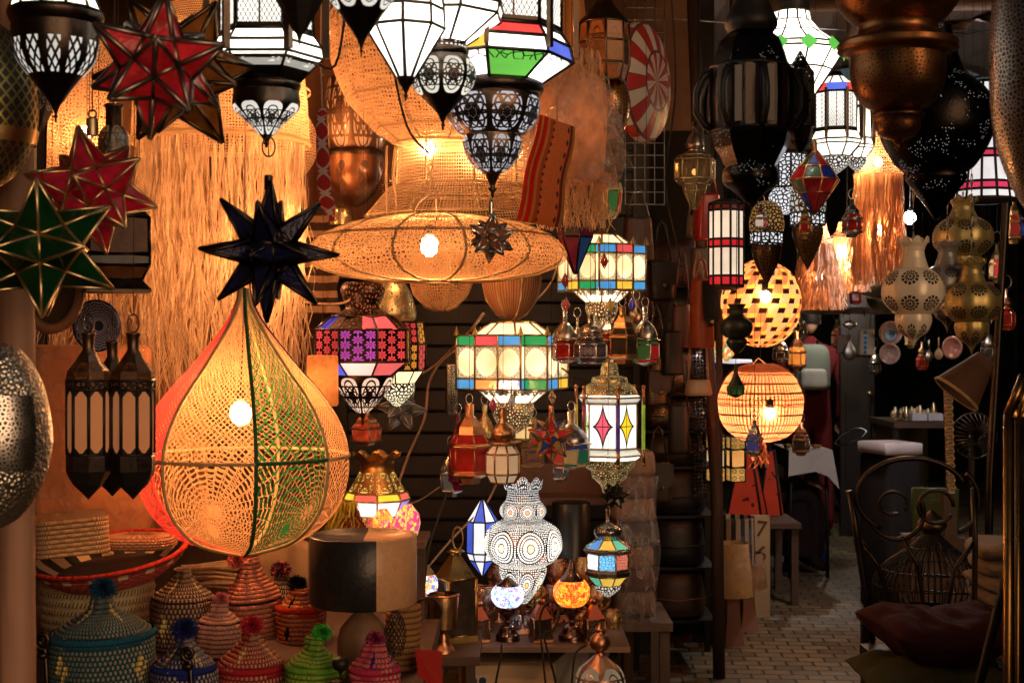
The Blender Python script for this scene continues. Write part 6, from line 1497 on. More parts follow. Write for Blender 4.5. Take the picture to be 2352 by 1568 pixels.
# cardboard box and things under the table
cardm = cloth('brown_cardboard', (.6, .42, .25), None, 14, .8, .2, .3)
t = boxy(1062, 1262, 1502, VZ(.0, 5.5), 5.5, .34, cardm, 'cardboard_box', 'open brown cardboard box with a printed sticker under the low table', 'box', .12, .004); 
h = t.z(1502); mb = MB()
for sx in (-1, 1): mb.poly([(sx * .16, -.17, h), (sx * .16, .17, h), (sx * .21, .17, h + .05), (sx * .21, -.17, h + .04)]); mb.poly([(sx * .21, -.17, h + .041), (sx * .21, .17, h + .051), (sx * .16, .17, h + .001), (sx * .16, -.17, h + .001)])
mb.poly([(-.16, -.172, h), (.16, -.172, h), (.15, -.215, h + .012), (-.13, -.21, h + .02)])
t.add('flap', mb, cardm)
x0, z0, y0 = -.125, h - .06, -.1722
mb = MB(); mb.poly([(x0 - .036, y0, z0 - .022), (x0 + .036, y0, z0 - .022), (x0 + .036, y0, z0 + .026), (x0 - .036, y0, z0 + .026)]); stk = t.add('sticker', mb, cloth('sticker_paper', (.6, .55, .48)))
mb = MB()
for cx in (-.017, .017): mb.lathe([(0, 0), (.014, 0)], 20, False); 
mb = MB()
for cx in (-.017, .017):
    pts = [(x0 + cx + .014 * math.cos(TAU * i / 20), y0 - .001, z0 + .002 + .014 * math.sin(TAU * i / 20)) for i in range(20)]; mb.poly(pts)
t.add('round_symbol', mb, cloth('sticker_ink', (.06, .07, .08)), stk); t.done(None)
t = T('plastic_sack', 'translucent white plastic sack under the low table', 'sack', 1322, VZ(0, 5.6), 5.6)
mb = MB(); mb.lathe(smooth_prof([(.02, .34), (.05, .33), (.11, .22), (.13, .1), (.1, 0)], 4), 36, True, amp=lambda i, k, n: .012 * math.sin(k * 1.3 + i * .8)); t.add('sack_body', mb, cloth('sack_film', (.42, .38, .34), None, 30, .35)); t.done(None)
# cables
def cable(label, pts, r=.003, mat=None, name='cable', group='loose electric cables'):
    P = [W(*p) for p in pts]; out = []
    for i in range(len(P) - 1):
        p0, p1, p2, p3 = P[max(i - 1, 0)], P[i], P[i + 1], P[min(i + 2, len(P) - 1)]
        for q in range(6):
            s = q / 6; out.append(.5 * (2 * p1 + (p2 - p0) * s + (2 * p0 - 5 * p1 + 4 * p2 - p3) * s * s + (3 * p1 - p0 - 3 * p2 + p3) * s ** 3))
    out.append(P[-1]); mb = MB(); mb.tube(out, r, 6); one(name, mb, mat or M['cord_dark'], label, 'cable', group)
pale = cloth('pale_cable', (.38, .24, .16)); 
cable('pale cable looping down across the roller shutter', [(1052, 800, 6.3), (1012, 832, 6.3), (985, 880, 6.2), (975, 960, 6.1), (940, 1040, 6.1), (915, 1110, 6.0)], .006, pale)
cable('pale cable running up to the lower box lantern', [(905, 890, 6.2), (990, 845, 6.2), (1035, 805, 6.0), (1080, 760, 5.6), (1110, 720, 5.4)], .006, pale)
cable('black cable hanging down past the blue and white glass lantern', [(1035, 1110, 5.3), (1010, 1180, 5.2), (985, 1260, 5.1), (975, 1340, 5.0)], .0045)
cable('beige cable slanting up behind the gold lantern', [(960, 1330, 5.4), (1040, 1235, 5.5), (1110, 1165, 5.6), (1140, 1112, 5.6)], .004, pale)
cable('thin pale cable crossing low over the dark shutter', [(895, 1165, 6.2), (960, 1150, 6.2), (1020, 1112, 6.1), (1090, 1082, 6.0)], .004, pale)
cable('black lamp cable dropping over the table edge from the orange mosaic lamp', [(1345, 1482, 5.2), (1322, 1500, 5.15), (1314, 1560, 5.15), (1310, 1640, 5.2)], .004)
cable('black lamp cable with a tight loop in front of the low table', [(1260, 1640, 5.1), (1246, 1500, 5.1), (1240, 1420, 5.12), (1262, 1380, 5.1), (1286, 1400, 5.1), (1272, 1445, 5.1), (1250, 1460, 5.1), (1275, 1560, 5.1), (1280, 1640, 5.1)], .0045)
cable('black lamp cable falling from the blue mosaic lamp', [(1152, 1480, 5.2), (1150, 1510, 5.15), (1140, 1560, 5.15), (1130, 1640, 5.2)], .004)
cable('pale strap curling under the flat disc lamp', [(826, 655, 4.6), (800, 690, 4.6), (760, 698, 4.6), (700, 694, 4.65)], .004, M['raffia'])
cable('pale string hanging beside the two bare bulbs', [(888, 335, 4.7), (887, 420, 4.7), (890, 500, 4.72)], .004, M['cord_pale'])
cable('pale string looping from the woven bowl to the disc lamp', [(908, 335, 4.68), (902, 400, 4.68), (910, 470, 4.7), (905, 510, 4.72)], .004, M['cord_pale'])
cable('beige cable arching over the top of the disc lamp', [(945, 505, 4.4), (960, 465, 4.45), (985, 440, 4.55), (990, 385, 4.7)], .0045, M['cord_pale'])
# big copper dome lantern in front
t = T('pierced_dome_lamp', 'rosy copper dome lantern with a ball finial in front of the low table', 'lamp', 1378, 1650, 4.7)
t.lathe('dome', pierced('copper_dome', (.6, .34, .22), 'band', 'lit', (.22, .9, 12, 1.5, 1.25), .36, (.7, .5, .3), .3), [(12, 1502), (22, 1512), (52, 1540), (62, 1580), (60, 1620), (40, 1650)], 56, sub=3, gores=6, rows=1, lobes=(6, .03))
t.lathe('knob', M['copper'], [(0, 1430), (8, 1440), (12, 1446), (8, 1450), (20, 1462), (24, 1478), (18, 1490), (10, 1494), (13, 1503)], 28, sub=2); 
t.lathe('foot', M['copper'], [(40, 1650), (44, 1656), (46, VZ(0, 4.7))], 32); t.done(None)

for i, (lab, pts) in enumerate((('dark flex dropping behind the faceted white lantern', [(905, -40, 3.9), (900, 120, 3.9), (935, 290, 4.0), (985, 352, 4.4)]), ('dark flex drooping between the hexagonal and black tipped lanterns', [(640, -40, 3.8), (700, 110, 3.8), (770, 150, 3.8), (800, -40, 3.8)]), ('grey flex running from the plastic bag to the wire grid', [(1300, 150, 4.7), (1370, 250, 4.9), (1420, 430, 5.2), (1390, 545, 5.1)]), ('dark flex hanging loosely beside the clear glass lantern', [(1540, -40, 5.2), (1552, 200, 5.2), (1530, 420, 5.3), (1565, 600, 5.4)]), ('pale flex looping over the lower box lantern', [(1178, 726, 5.25), (1230, 690, 5.3), (1270, 640, 5.3), (1290, 560, 5.2)]), ('dark flex trailing below the upper row of little lanterns', [(1290, 845, 5.1), (1340, 870, 5.1), (1420, 850, 5.1), (1500, 800, 5.3)]))):
    cable(lab, pts, .0035, pale if i in (2, 4) else None)
# ================================================================== leather rack between the stall and the alley
leather = lambda nm, c, r=.38: metal('leather_' + nm, c, r, .5, 14, .35, 0.0)
dkl, brl, tan = leather('black', (.008, .006, .005), .5), leather('brown', (.05, .02, .012), .5), leather('tan', (.22, .1, .05))
t = T('leather_rack', 'black iron rack stacked with dark leather goods beside the alley', 'rack', 1545, VZ(0, 6.7), 6.7)
for sx in (-1, 1):
    for sy in (-.2, .2):
        mb = MB(); mb.box((sx * .19, sy, 1.25), (.028, .028, 2.5)); t.add('upright', mb, M['matt_black'])
for i, v in enumerate((1408, 1290, 1175, 1065, 985, 900, 780, 660)):
    mb = MB(); mb.box((0, 0, t.z(v)), (.352, .40, .014)); t.add('shelf', mb, M['matt_black'])
mb = MB(); mb.box((0, .23, 1.3), (.42, .015, 2.45)); t.add('back_panel', mb, cloth('black_backing', (.008, .007, .006)))
t.done(None)
def studded():
    g = G('studded_leather'); v = g.uv('len')[2]; d = dots(g, v, 140, .3, .1); nz = g.noise(20)
    return g.end(g.mix(d, g.bsdf((.015, .01, .008), nz * .3 + .3, 0, nz, .3), g.bsdf((.5, .36, .2), .25, 1.0)))
stud = studded()
labs = ['flat dark leather pouf at the foot of the leather rack', 'second dark leather pouf up the leather rack', 'third crumpled black leather pouf up the leather rack', 'fourth black leather pouf at table height on the leather rack', 'brass studded black leather bag on the leather rack level with the rods lantern', 'brass studded leather case above it on the leather rack', 'plain black leather satchel near the middle of the leather rack', 'brown black leather satchel high on the leather rack']
for i, v in enumerate((1408, 1290, 1175, 1065, 985, 900, 780, 660)):
    hgt = (100, 102, 98, 70, 70, 98, 106, 106)[i]
    t = boxy(1468, 1620, v - hgt, v - 3.5, 6.62, .3, (brl, dkl, dkl, dkl, stud, stud, dkl, brl)[i], 'leather_pouf' if i < 4 else 'leather_bag', labs[i], 'pouf' if i < 4 else 'bag', .05, .13, .92, None, 'leather goods on the rack')
    mb = MB(); w2 = 66 * t.k; mb.tube([(-w2, -.155, t.z(v - hgt * .5)), (0, -.16, t.z(v - hgt * .42)), (w2, -.155, t.z(v - hgt * .5))], .004, 5); t.add('seam', mb, tan if i == 0 else dkl); t.done(None)
# bags hanging on the rack
def bag(u, v0, v1, w_, d, mat, label, flap=None, strap=60, rz=.2, dep=.09):
    t = boxy(u - w_, u + w_, v0, v1, d, dep, mat, 'leather_bag', label, 'bag', rz, .03, .86, None, 'leather bags hanging beside the alley')
    h = (v1 - v0) * t.k; W_ = w_ * t.k
    if flap: mb = MB(); mb.poly([(-W_ * .96, -dep / 2 - .006, h * .96), (W_ * .96, -dep / 2 - .006, h * .96), (W_ * .9, -dep / 2 - .012, h * .42), (0, -dep / 2 - .014, h * .3), (-W_ * .9, -dep / 2 - .012, h * .42)][::-1]); t.add('flap', mb, flap); mb = MB(); mb.ball((0, -dep / 2 - .018, h * .38), .008); t.add('buckle', mb, M['brass'])
    mb = MB(); mb.tube([(-W_ * .8, 0, h * .9), (-W_ * .3, 0, h + strap * t.k), (0, 0, h + strap * 1.15 * t.k), (W_ * .3, 0, h + strap * t.k), (W_ * .8, 0, h * .9)], .005, 6); t.add('strap', mb, mat); t.done(None)
bag(1625, 445, 552, 30, 6.0, leather('red', (.32, .012, .014), .3), 'shiny red leather bag hanging beside the red and white column lantern')
bag(1607, 570, 660, 22, 6.05, leather('brown_satchel', (.1, .055, .03)), 'brown buckled satchel below the shiny red bag', leather('brown_satchel', (.1, .055, .03)), 190)
bag(1596, 495, 545, 18, 6.12, leather('olive', (.16, .13, .09)), 'grey green leather bag tucked behind the shiny red one')
bag(1612, 640, 800, 26, 5.9, leather('rust', (.3, .05, .015), .5), 'rust red leather bag with a black flap hanging over the iron rack', dkl, 40, .6)
bag(1604, 872, 908, 30, 5.95, leather('cream', (.42, .27, .16)), 'small cream leather purse hanging on a long strap', None, 260)
bag(1465, 500, 600, 36, 6.25, brl, 'large dark brown leather bag above the row of little lanterns')
bag(1468, 610, 730, 34, 6.3, leather('chestnut', (.07, .028, .014)), 'chestnut leather bag beside the upper box lantern')
bag(1545, 760, 860, 26, 6.2, dkl, 'black leather bag in the deep shadow of the rack')
bag(1520, 600, 690, 30, 6.28, dkl, 'black leather bag with a brass buckle hanging over the upper shelves', dkl, 80, .1)
bag(1566, 700, 800, 24, 6.22, leather('oxblood', (.06, .012, .01), .45), 'oxblood leather bag hanging in front of the middle shelves', None, 110, -.3)
bag(1508, 850, 930, 28, 6.25, stud, 'brass studded pouch hanging on a strap before the black satchel', dkl, 130, .25)
bag(1560, 930, 1040, 26, 6.2, dkl, 'long black leather bag hanging beside the bead strings', None, 90, -.15)
bag(1512, 1060, 1150, 30, 6.3, leather('dark_tan', (.05, .025, .014), .45), 'dark tan leather bag hanging low on the rack', dkl, 70, .2)
t = T('bead_curtain', 'strings of shiny black beads hanging down the side of the leather rack', 'bead strings', 1608, 1150, 6.2)
for sx in (-12, -4, 4, 12):
    mb = MB()
    for i in range(44): mb.ball((sx * t.k, 0, t.z(770 + i * 8.6)), .0065, 6, 4)
    t.add('bead_string', mb, metal('black_bead', (.05, .045, .04), .15, .2))
t.cord(772); t.done(None)
t = T('post', 'dark slanting wooden pole beside the red paned column lantern', 'post', 1652, VZ(0, 6.35), 6.35)
mb = MB(); mb.tube([(0, 0, 0), (-.01, 0, .8), (-.075, 0, 1.9), (-.12, 0, 3.1)], .028, 9); t.add('shaft', mb, wood('dark_pole', (.05, .028, .018), 6)); t.done(None)
zz0 = .3455
for i, (c, lab) in enumerate((((.3, .17, .1), 'bottom folded brown pouf of the plastic wrapped stack on the bench'), ((.16, .05, .04), 'dark red folded pouf second in the plastic wrapped stack'), ((.34, .2, .13), 'kraft brown folded pouf third in the plastic wrapped stack'), ((.05, .06, .1), 'navy folded pouf fourth in the plastic wrapped stack'), ((.36, .22, .15), 'pale brown folded pouf fifth in the plastic wrapped stack'), ((.2, .07, .05), 'rust folded pouf sixth in the plastic wrapped stack'), ((.3, .18, .12), 'topmost brown folded pouf under a crumpled plastic hood'))):
    hz = .1 - .006 * (i % 3); t = boxy(1402 + i % 2 * 5, 1498 - i % 3 * 4, VZ(zz0 + hz, 6.1), VZ(zz0, 6.1), 6.1, .28, cloth('folded_%d' % i, c, None, 40, .7), 'folded_pouf', lab, 'pouf', .1 + .05 * (i % 3 - 1), .045, .97, plastic('cloudy_wrap', (.95, .9, .86), .3, 22), 'plastic wrapped folded poufs'); zz0 += hz + .004; t.done(None)
drape(1416, 1512, 1092, 1440, 5.9, plastic('hood_film', (.95, .9, .86), .8, 14), 'crumpled sheet of cloudy plastic draped over the folded poufs', 3, 'plastic sheet', 'plastic_sheet', .035)
t = T('wooden_bench', 'low wooden bench under the plastic wrapped stack', 'bench', 1455, VZ(0, 6.0), 6.0)
mb = MB(); mb.box((0, .1, .325), (.3, .5, .035)); t.add('seat', mb, wood('bench_wood', (.2, .13, .09), 6))
for sx in (-1, 1):
    for sy in (-.1, .3):
        mb = MB(); mb.box((sx * .12, sy, .1535), (.04, .04, .307)); t.add('leg', mb, wood('bench_wood', (.2, .13, .09), 6))
t.done(None)

# ================================================================== alley: hanging lamps at the top
# big black lantern
dark_pierce = pierced('black_pinholes', (.028, .022, .02), 'pins', 'lit', (110, .13, 1.0), .3, (.9, .85, .75), .25)
t = T('hanging_lantern', 'huge black octagonal metal lantern with pinholes and a long pointed base', 'lantern', 1725, 480, 3.3)
t.lathe('dome', M['matt_black'], [(30, -80), (38, -10), (46, 18), (59, 46), (60, 62), (50, 76)], 40, sub=3)
t.lathe('jewel_band', paneglow('jewel_dots', ((.02, .1, .3), (.01, .01, .01), (.25, .01, .01), (.01, .01, .01)), .35, 4), [(60, 92), (64, 102)], 40, gores=40)
t.lathe('shoulder', dark_pierce, [(50, 76), (72, 96), (84, 130), (92, 156)], 8, flat=True, rot=.1)
t.lathe('body', glasspane('dark_red_pane', (.03, .008, .006), .35, .3, .3, .02), [(92, 157), (95, 228), (92, 300)], 8, flat=True, rot=.1, bars=.006, rings=[0, 2])
t.lathe('pierced_column', pierced('gilt_holes', (.03, .024, .02), 'latticeband', 'lit', (.05, .95, 6, 12, .3, .1), .3, (.7, .5, .15), .25), [(93.5, 160), (96.5, 228), (93.5, 298)], 8, flat=True, rot=.1 + pi / 8, rows=1)
for kk in (0, 3, 5, 7):
    a = .1 + TAU * (kk + .28) / 8; mb = MB(); p = 93 * t.k; mb.box((p * math.sin(a), -p * math.cos(a), t.z(228)), (.016, .006, 125 * t.k), (0, 0, a)); t.add('pale_strip', mb, glow('strip_pale', (.4, .32, .25), .06, .5))
t.lathe('lower_body', dark_pierce, [(92, 301), (94, 310), (84, 342), (66, 372), (60, 386)], 8, flat=True, rot=.1)
t.lathe('cup', dark_pierce, [(60, 386), (65, 404), (60, 424), (36, 442), (12, 466)], 40, sub=3, lobes=(8, .05)); finial(t, M['matt_black'], 8, 464, 484)
for kk in range(8):
    a = .1 + TAU * kk / 8; p = 95 * t.k; q = 128 * t.k; f = lambda r, v: (r * math.sin(a), -r * math.cos(a), t.z(v))
    mb = MB(); mb.tube([f(p, 170), f(p * 1.18, 178), f(q, 215), f(q, 262), f(p * 1.15, 290), f(p, 298)], .008, 6); t.add('side_arm', mb, M['matt_black'])
t.cord(-80, None, .003); t.done(M['matt_black'])
t = T('hanging_lantern', 'small black lace lantern silhouetted against the white bell shaped one', 'lantern', 1838, 352, 3.7)
bl = pierced('black_lace', (.025, .02, .018), 'cells', 'clear', (80, .3), .35)
t.lathe('roof', bl, [(3, 118), (28, 162)], 8, flat=True); t.lathe('body', bl, [(30, 164), (31, 290)], 8, flat=True, bars=.003); t.lathe('base_cone', pierced('black_lace2', (.025, .02, .018), 'cells', 'clear', (80, .35), .35), [(31, 291), (22, 325), (3, 352)], 8, flat=True)
t.lathe('inner_shade', M['matt_black'], [(20, 170), (20, 290), (6, 335)], 8); t.cord(118); t.done(M['matt_black'])
# white bell lantern
t = T('hanging_lantern', 'white glass bell shaped lantern with a row of green diamonds', 'lantern', 1818, 228, 4.5, 'iron and white glass lanterns')
t.lathe('cap', M['matt_black'], [(30, -30), (40, 0), (42, 22), (38, 30)], 24)
PP = [(40, 28), (46, 52), (68, 78), (116, 112), (120, 124), (92, 165), (48, 228)]
t.lathe('glass_body', M['opal'], PP, 12, flat=True, rot=.12, bars=.003)
mb = MB()
for kk in range(12):
    a = .12 + TAU * kk / 12; R = 121 * t.k; da = .16
    f = lambda aa, r, v: (r * t.k * math.sin(aa), -r * t.k * math.cos(aa), t.z(v))
    mb = MB(); mb.poly([f(a, 119, 102), f(a - da, 128, 120), f(a, 125, 138), f(a + da, 128, 120)]); t.add('green_diamond', mb, glow('green_diamond', (.15, .7, .1), .8))
t.bulb(110, .026, LIT, 130); t.cord(-30); t.done(M['iron'])
def oct_lantern(u, d, label, w_, v0, v1, rowcols=None, windows=True, n=8, rot=.2, struts=True):
    t = T('hanging_lantern', label, 'lantern', u, v1, d, 'iron and white glass lanterns'); h = v1 - v0; V = lambda q: v0 + h * q
    t.lathe('cap', M['iron'], [(0, V(-.06)), (w_ * .2, V(-.05)), (w_ * .3, V(0))], 12)
    t.lathe('roof_pane', M['opal'], [(w_ * .3, V(0)), (w_ * .95, V(.16))], n, flat=True, rot=rot, bars=.0032)
    t.lathe('window_pane', fil_win if windows else M['opal'], [(w_ * .82, V(.17)), (w_ * .82, V(.56))], n, flat=True, rot=rot, bars=.0038, gores=n * 2 if windows else None, rows=1)
    t.lathe('lower_pane', M['opal'], [(w_ * .85, V(.57)), (w_, V(.66)), (w_ * .96, V(.7)), (w_ * .55, V(.82))], n, flat=True, rot=rot, bars=.0032)
    if rowcols: panes(t, [(w_ * .98, V(.1)), (w_ * 1.0, V(.17))], n, rot, rowcols, 'coloured_pane')
    t.lathe('cup', pierced('cup_lace_lit', (.06, .05, .04), 'cells', 'lit', (70, .2), .35, LIT, .9), [(w_ * .54, V(.83)), (w_ * .56, V(.87)), (w_ * .35, V(.94)), (w_ * .05, V(1))], 24, sub=2)
    if struts:
        for kk in range(n):
            a = rot + TAU * kk / n; p = w_ * 1.02 * t.k; mb = MB(); mb.box((p * math.sin(a), -p * math.cos(a), t.z(V(.4))), (.009, .009, h * .5 * t.k), (0, 0, a)); t.add('corner_strut', mb, M['iron_brown'])
    t.bulb(V(.5), .024, LIT, 70); t.cord(V(-.06)); t.done(M['iron'])
oct_lantern(1920, 5.6, 'octagonal white lantern with filigree windows and a red and blue top row', 60, 176, 400, [redp, blup, W1], True)
oct_lantern(1968, 6.3, 'smaller white paned lantern behind the filigree windowed one', 40, 220, 395, None, False)
t = T('hanging_lantern', 'black lace cylinder lantern lit white behind the gem shaped lantern', 'lantern', 1808, 492, 5.4)
lacew = pierced('black_lace_white', (.04, .034, .03), 'cells', 'lit', (62, .16), .35, (.95, .95, 1), 1.0)
t.lathe('lace_cylinder', lacew, [(44, 355), (44, 432)], 10, flat=True, bars=.004); t.lathe('lace_bowl', lacew, [(30, 434), (42, 450), (36, 476), (10, 492)], 32, sub=2); t.cord(355); t.done(M['matt_black'])
def cone_lantern(u, d, label, w_, v0, v1, lit):
    t = T('hanging_lantern', label, 'lantern', u, v1, d, 'dark lace cone lanterns'); h = v1 - v0; V = lambda q: v0 + h * q
    t.lathe('lace_dome', lit, [(w_ * .3, V(0)), (w_ * .8, V(.08)), (w_ * 1.0, V(.25)), (w_ * .95, V(.36))], 40, sub=3, gores=8, rows=1)
    t.lathe('band', lacew, [(w_ * .96, V(.37)), (w_ * .96, V(.5))], 12, flat=True, bars=.003)
    t.lathe('cone', pierced('dark_cone_lace', (.06, .04, .028), 'cells', 'glass', (75, .2), .35, (.12, .06, .02)), [(w_ * .8, V(.52)), (w_ * .82, V(.6)), (w_ * .62, V(.74)), (w_ * .2, V(.92)), (0, V(1))], 40, sub=3, lobes=(8, .06)); t.cord(V(0)); t.done(M['matt_black'])
lito = pierced('amber_dark_lace', (.06, .045, .03), 'cells', 'lit', (70, .2), .35, (1, .5, .15), .35)
cone_lantern(1761, 5.2, 'dark lace lantern with a pointed cone in front of the chequered globe', 40, 462, 658, lito)
cone_lantern(1855, 5.0, 'dark lace lantern with a pointed cone in front of the shaggy raffia shade', 42, 412, 622, pierced('white_dark_lace', (.06, .045, .03), 'cells', 'lit', (62, .2), .35, (.95, .9, .8), .55))
# gem shaped lantern
t = T('gem_lantern', 'gem shaped hanging lantern of red, green and blue glass triangles', 'lantern', 1871, 492, 4.6)
t.lathe('cap', M['copper'], [(0, 322), (5, 322), (6, 345), (8, 350)], 12)
gm = [gp('gem_red', (.4, .015, .015), .25), gp('gem_green', (.03, .1, .02), .2), gp('gem_blue', (.015, .03, .22), .2), gp('gem_red2', (.3, .02, .02), .2), gp('gem_olive', (.1, .1, .03), .15)]
panes(t, [(6, 350), (38, 384)], 8, .1, [gm[0], gm[1], gm[2], gm[0], gm[4]]); panes(t, [(38, 385), (59, 414)], 8, .1, [gm[2], gm[0], gm[1], gm[3], gm[0]]); panes(t, [(59, 415), (38, 444)], 8, .1, [gm[0], gm[4], gm[3], gm[2], gm[1]]); panes(t, [(38, 445), (2, 492)], 8, .1, [gm[3], gm[2], gm[0], gm[0], gm[4]])
t.bar([(6, 350), (38, 384), (59, 414), (38, 444), (2, 492)], 8, .0028, .1); t.cord(322); t.done(M['copper'])
# clear glass lantern
t = T('hanging_lantern', 'clear glass lantern with a tin onion top beside the huge black lantern', 'lantern', 1596, 482, 5.2)
t.lathe('neck', M['tin'], [(0, 280), (7, 280), (7, 304), (10, 308)], 14); t.lathe('dome', pierced('tin_dome', (.5, .42, .33), 'band', 'dark', (.3, .8, 4, 1.5, 2), .28), [(10, 308), (18, 322), (22, 340), (14, 346), (34, 356)], 32, sub=2, gores=6, rows=1)
cgl = clearglass('amber_clear', (.85, .72, .5), .25)
t.lathe('glass_pane', cgl, [(36, 358), (46, 368), (46, 412), (34, 424)], 8, flat=True, bars=.0036); t.lathe('inner_glass', cgl, [(24, 360), (26, 412)], 6, flat=True, bars=.0026)
t.lathe('lower_glass', cgl, [(30, 425), (26, 440), (6, 480)], 6, flat=True, bars=.003)
mb = MB(); mb.ball((0, 0, t.z(395)), .012); t.add('candle_bulb', mb, bulbmat((1, .7, .35), 3)); t.cord(280); t.done(metal('pale_brass', (.6, .48, .28), .3))
# tiny lanterns in the alley
mini('small_lantern', 'little tin lantern with red panes hanging before the raffia fringe', 1957, 458, 545, 22, 5.0, M['tin'], redpn, 'house', 6)
mini('small_lantern', 'little tin lantern with red and white panes beside the dark lace cones', 1748, 470, 532, 16, 5.0, M['tin'], paneglow('mini_redwhite', ((.5, .03, .03), (.6, .55, .5)), .5, 1), 'house', 4)
mini('small_lantern', 'little gilt lantern with a red door before the second lace cone', 1850, 470, 548, 14, 4.6, M['brass'], redpn, 'house', 4)
mini('small_lantern', 'little tin lantern with red and blue panes before the glowing rattan globe', 1733, 966, 1048, 21, 5.4, M['tin'], paneglow('mini_redblue', ((.25, .02, .03), (.04, .05, .2), (.3, .03, .03)), .35, 6), 'house', 4)
mini('small_lantern', 'copper house shaped lantern over the white tablecloth', 1840, 970, 1046, 22, 7.6, M['copper'], smoke, 'house', 4)
mini('small_lantern', 'pierced tin lantern under the chequered globe', 1793, 768, 832, 18, 6.6, M['tin'], smoke, 'bell', 6)
mini('small_lantern', 'amber glass lantern glowing behind the pierced tin one', 1830, 762, 852, 20, 7.6, M['copper'], glow('amber_mini', (1, .3, .04), .6, .6), 'house', 6)
mini('small_lantern', 'clear glass lantern with tin edges beyond the chequered globe', 1838, 720, 782, 18, 8.2, M['tin'], clearglass('lantern_glass', (.8, .62, .5), .2), 'house', 4)
t = T('hanging_lantern', 'dark green black gourd lantern with a fluted crown before the chequered globe', 'lantern', 1692, 812, 5.1)
gd = metal('green_black', (.028, .03, .022), .45, .5, 16, .3, .7)
t.lathe('crown', gd, [(21, 698), (14, 710), (15, 720), (18, 724)], 32, lobes=(8, .12)); t.lathe('gourd', gd, [(16, 724), (33, 738), (36, 755), (28, 772), (18, 776)], 40, sub=3, lobes=(8, .05)); t.lathe('lower_gourd', gd, [(18, 776), (24, 784), (18, 798), (6, 810)], 32, sub=3, lobes=(8, .05)); t.cord(700); t.done(None)
t = T('hanging_lantern', 'tiny green glass lantern on a dark stem before the rattan globe', 'lantern', 1690, 914, 5.1)
t.lathe('neck', gd, [(0, 838), (4, 838), (5, 856), (12, 872), (18, 885)], 16, sub=2); t.lathe('glass_pane', gp('leaf_green', (.05, .12, .02), .5), [(18, 885), (20, 890), (17, 906)], 8, flat=True, bars=.0022); t.lathe('base', gd, [(18, 906), (10, 910), (0, 914)], 16); t.cord(838); t.done(gd)
# red and white column lantern
def column_lantern(u, d, label, w_, rows, n, rot=.1, group='red and white column lanterns'):
    v1 = rows[-1][1]; t = T('column_lantern', label, 'lantern', u, v1, d, group); P = [(w_(v), v) for v in [r[0] for r in rows] + [v1]]
    for (v0, v2, c) in rows: t.lathe('pane', c, [(w_(v0), v0 + .6), (w_(v2), v2 - .6)], n, flat=True, rot=rot)
    t.bar(P, n, .0048, rot); t.lathe('foot', M['matt_black'], [(w_(v1) * 1.04, v1), (w_(v1) * 1.06, v1 + 4), (w_(v1) * .5, v1 + 10)], n, flat=True, rot=rot); t.lathe('cap', M['matt_black'], [(w_(v1) * .5, rows[0][0] - 12), (w_(v1) * 1.05, rows[0][0] - 3), (w_(v1) * 1.05, rows[0][0])], n, flat=True, rot=rot); t.cord(rows[0][0] - 12); t.done(M['matt_black'])
cw, rr2, dr = glow('column_cream', (.95, .75, .55), .95, .4), glow('column_red', (.75, .02, .03), .7, .4), glow('column_dark', (.2, .015, .015), .25)
column_lantern(1668, 5.65, 'tall cream and red paned column lantern beside the chequered globe', lambda v: 40, [(470, 484, dr), (484, 550, cw), (550, 568, rr2), (568, 634, cw), (634, 656, rr2)], 12)
pk = glow('column_pink', (.8, .05, .14), .8, .4); cw2 = glow('column_white', (.95, .93, .95), .85, .35)
column_lantern(2262, 4.8, 'flaring white lantern with rows of pink squares behind the black pendant', lambda v: 32 + (v - 190) * .13, [(190, 282, cw2), (282, 296, pk), (296, 348, cw2), (348, 364, pk), (364, 420, cw2), (420, 438, pk), (438, 458, cw2)], 12)
# chequered globe
def cheq():
    g = G('chequer_veneer'); x, y, _ = g.uv('cell'); x = x + y * .3; ch = ((x.fl() + y.fl()) * .5).fr() > .25; nz = g.noise(30, None, 4)
    hole = ch * ((x.fr() - .5).ab() < .42) * (y.fr() > .45); amber = ch * (y.fr() < .45)  # no real opening: dark brown painted in as the shade inside
    c = g.mixc(nz, (.5, .34, .24), (.74, .58, .42)); c = g.mixc(((x * .5 + y * .31).fl() * .37).fr() > .55, c, (.42, .22, .12)); fib = g.mix(.4, g.bsdf(c, .7, 0, nz, .3), g.transl(c))
    am = g.mix(.6, g.bsdf((.7, .3, .08), .5), g.transl((.9, .42, .1)))
    return g.end(g.mix(hole, g.mix(amber, fib, am), g.bsdf((.05, .02, .006), .8)))
t = T('globe_lamp', 'chequered wood strip globe lamp glowing in the alley', 'lamp', 1748, 798, 6.2)
P = [(22, 598), (66, 624), (88, 668), (91, 704), (80, 748), (52, 782), (18, 797)]
t.lathe('veneer_globe', cheq(), P, 60, sub=4, gores=26, rows=12); t.bulb(684, .022, (1, .55, .24), 110, -6, -.165, 604); t.bulb(700, .03, (1, .45, .2), 190, 0, .03); t.tube('string', M['cord_pale'], [(1732, 604), (1742, 582), (1756, 604)], .003); t.cord(584); t.done(None)
t = T('globe_lamp', 'orange rattan splint globe lamp glowing above the red pyramid lamps', 'lamp', 1747, 1014, 5.95)
P = [(30, 836), (70, 858), (94, 900), (97, 930), (88, 972), (60, 1002), (26, 1014)]
t.lathe('splint_globe', weave('splints', (.76, .44, .3), 'slats', 62, .2, .5, .6, 23.0, None), P, 72, sub=4); t.bar(smooth_prof([(r, v) for r, v in P], 2)[2:-2:1], 24, .0024, 0, True, False)
t.lathe('top_wrap', fibre('pink_wrap', (.72, .32, .17), .55), [(31, 835), (52, 844), (66, 854)], 60, sub=2)
t.lathe('plastic_wrap', plastic('globe_wrap', (1, .9, .8), .25, 20), [(32, 833), (74, 855), (99, 898), (101, 930)], 60, sub=3)
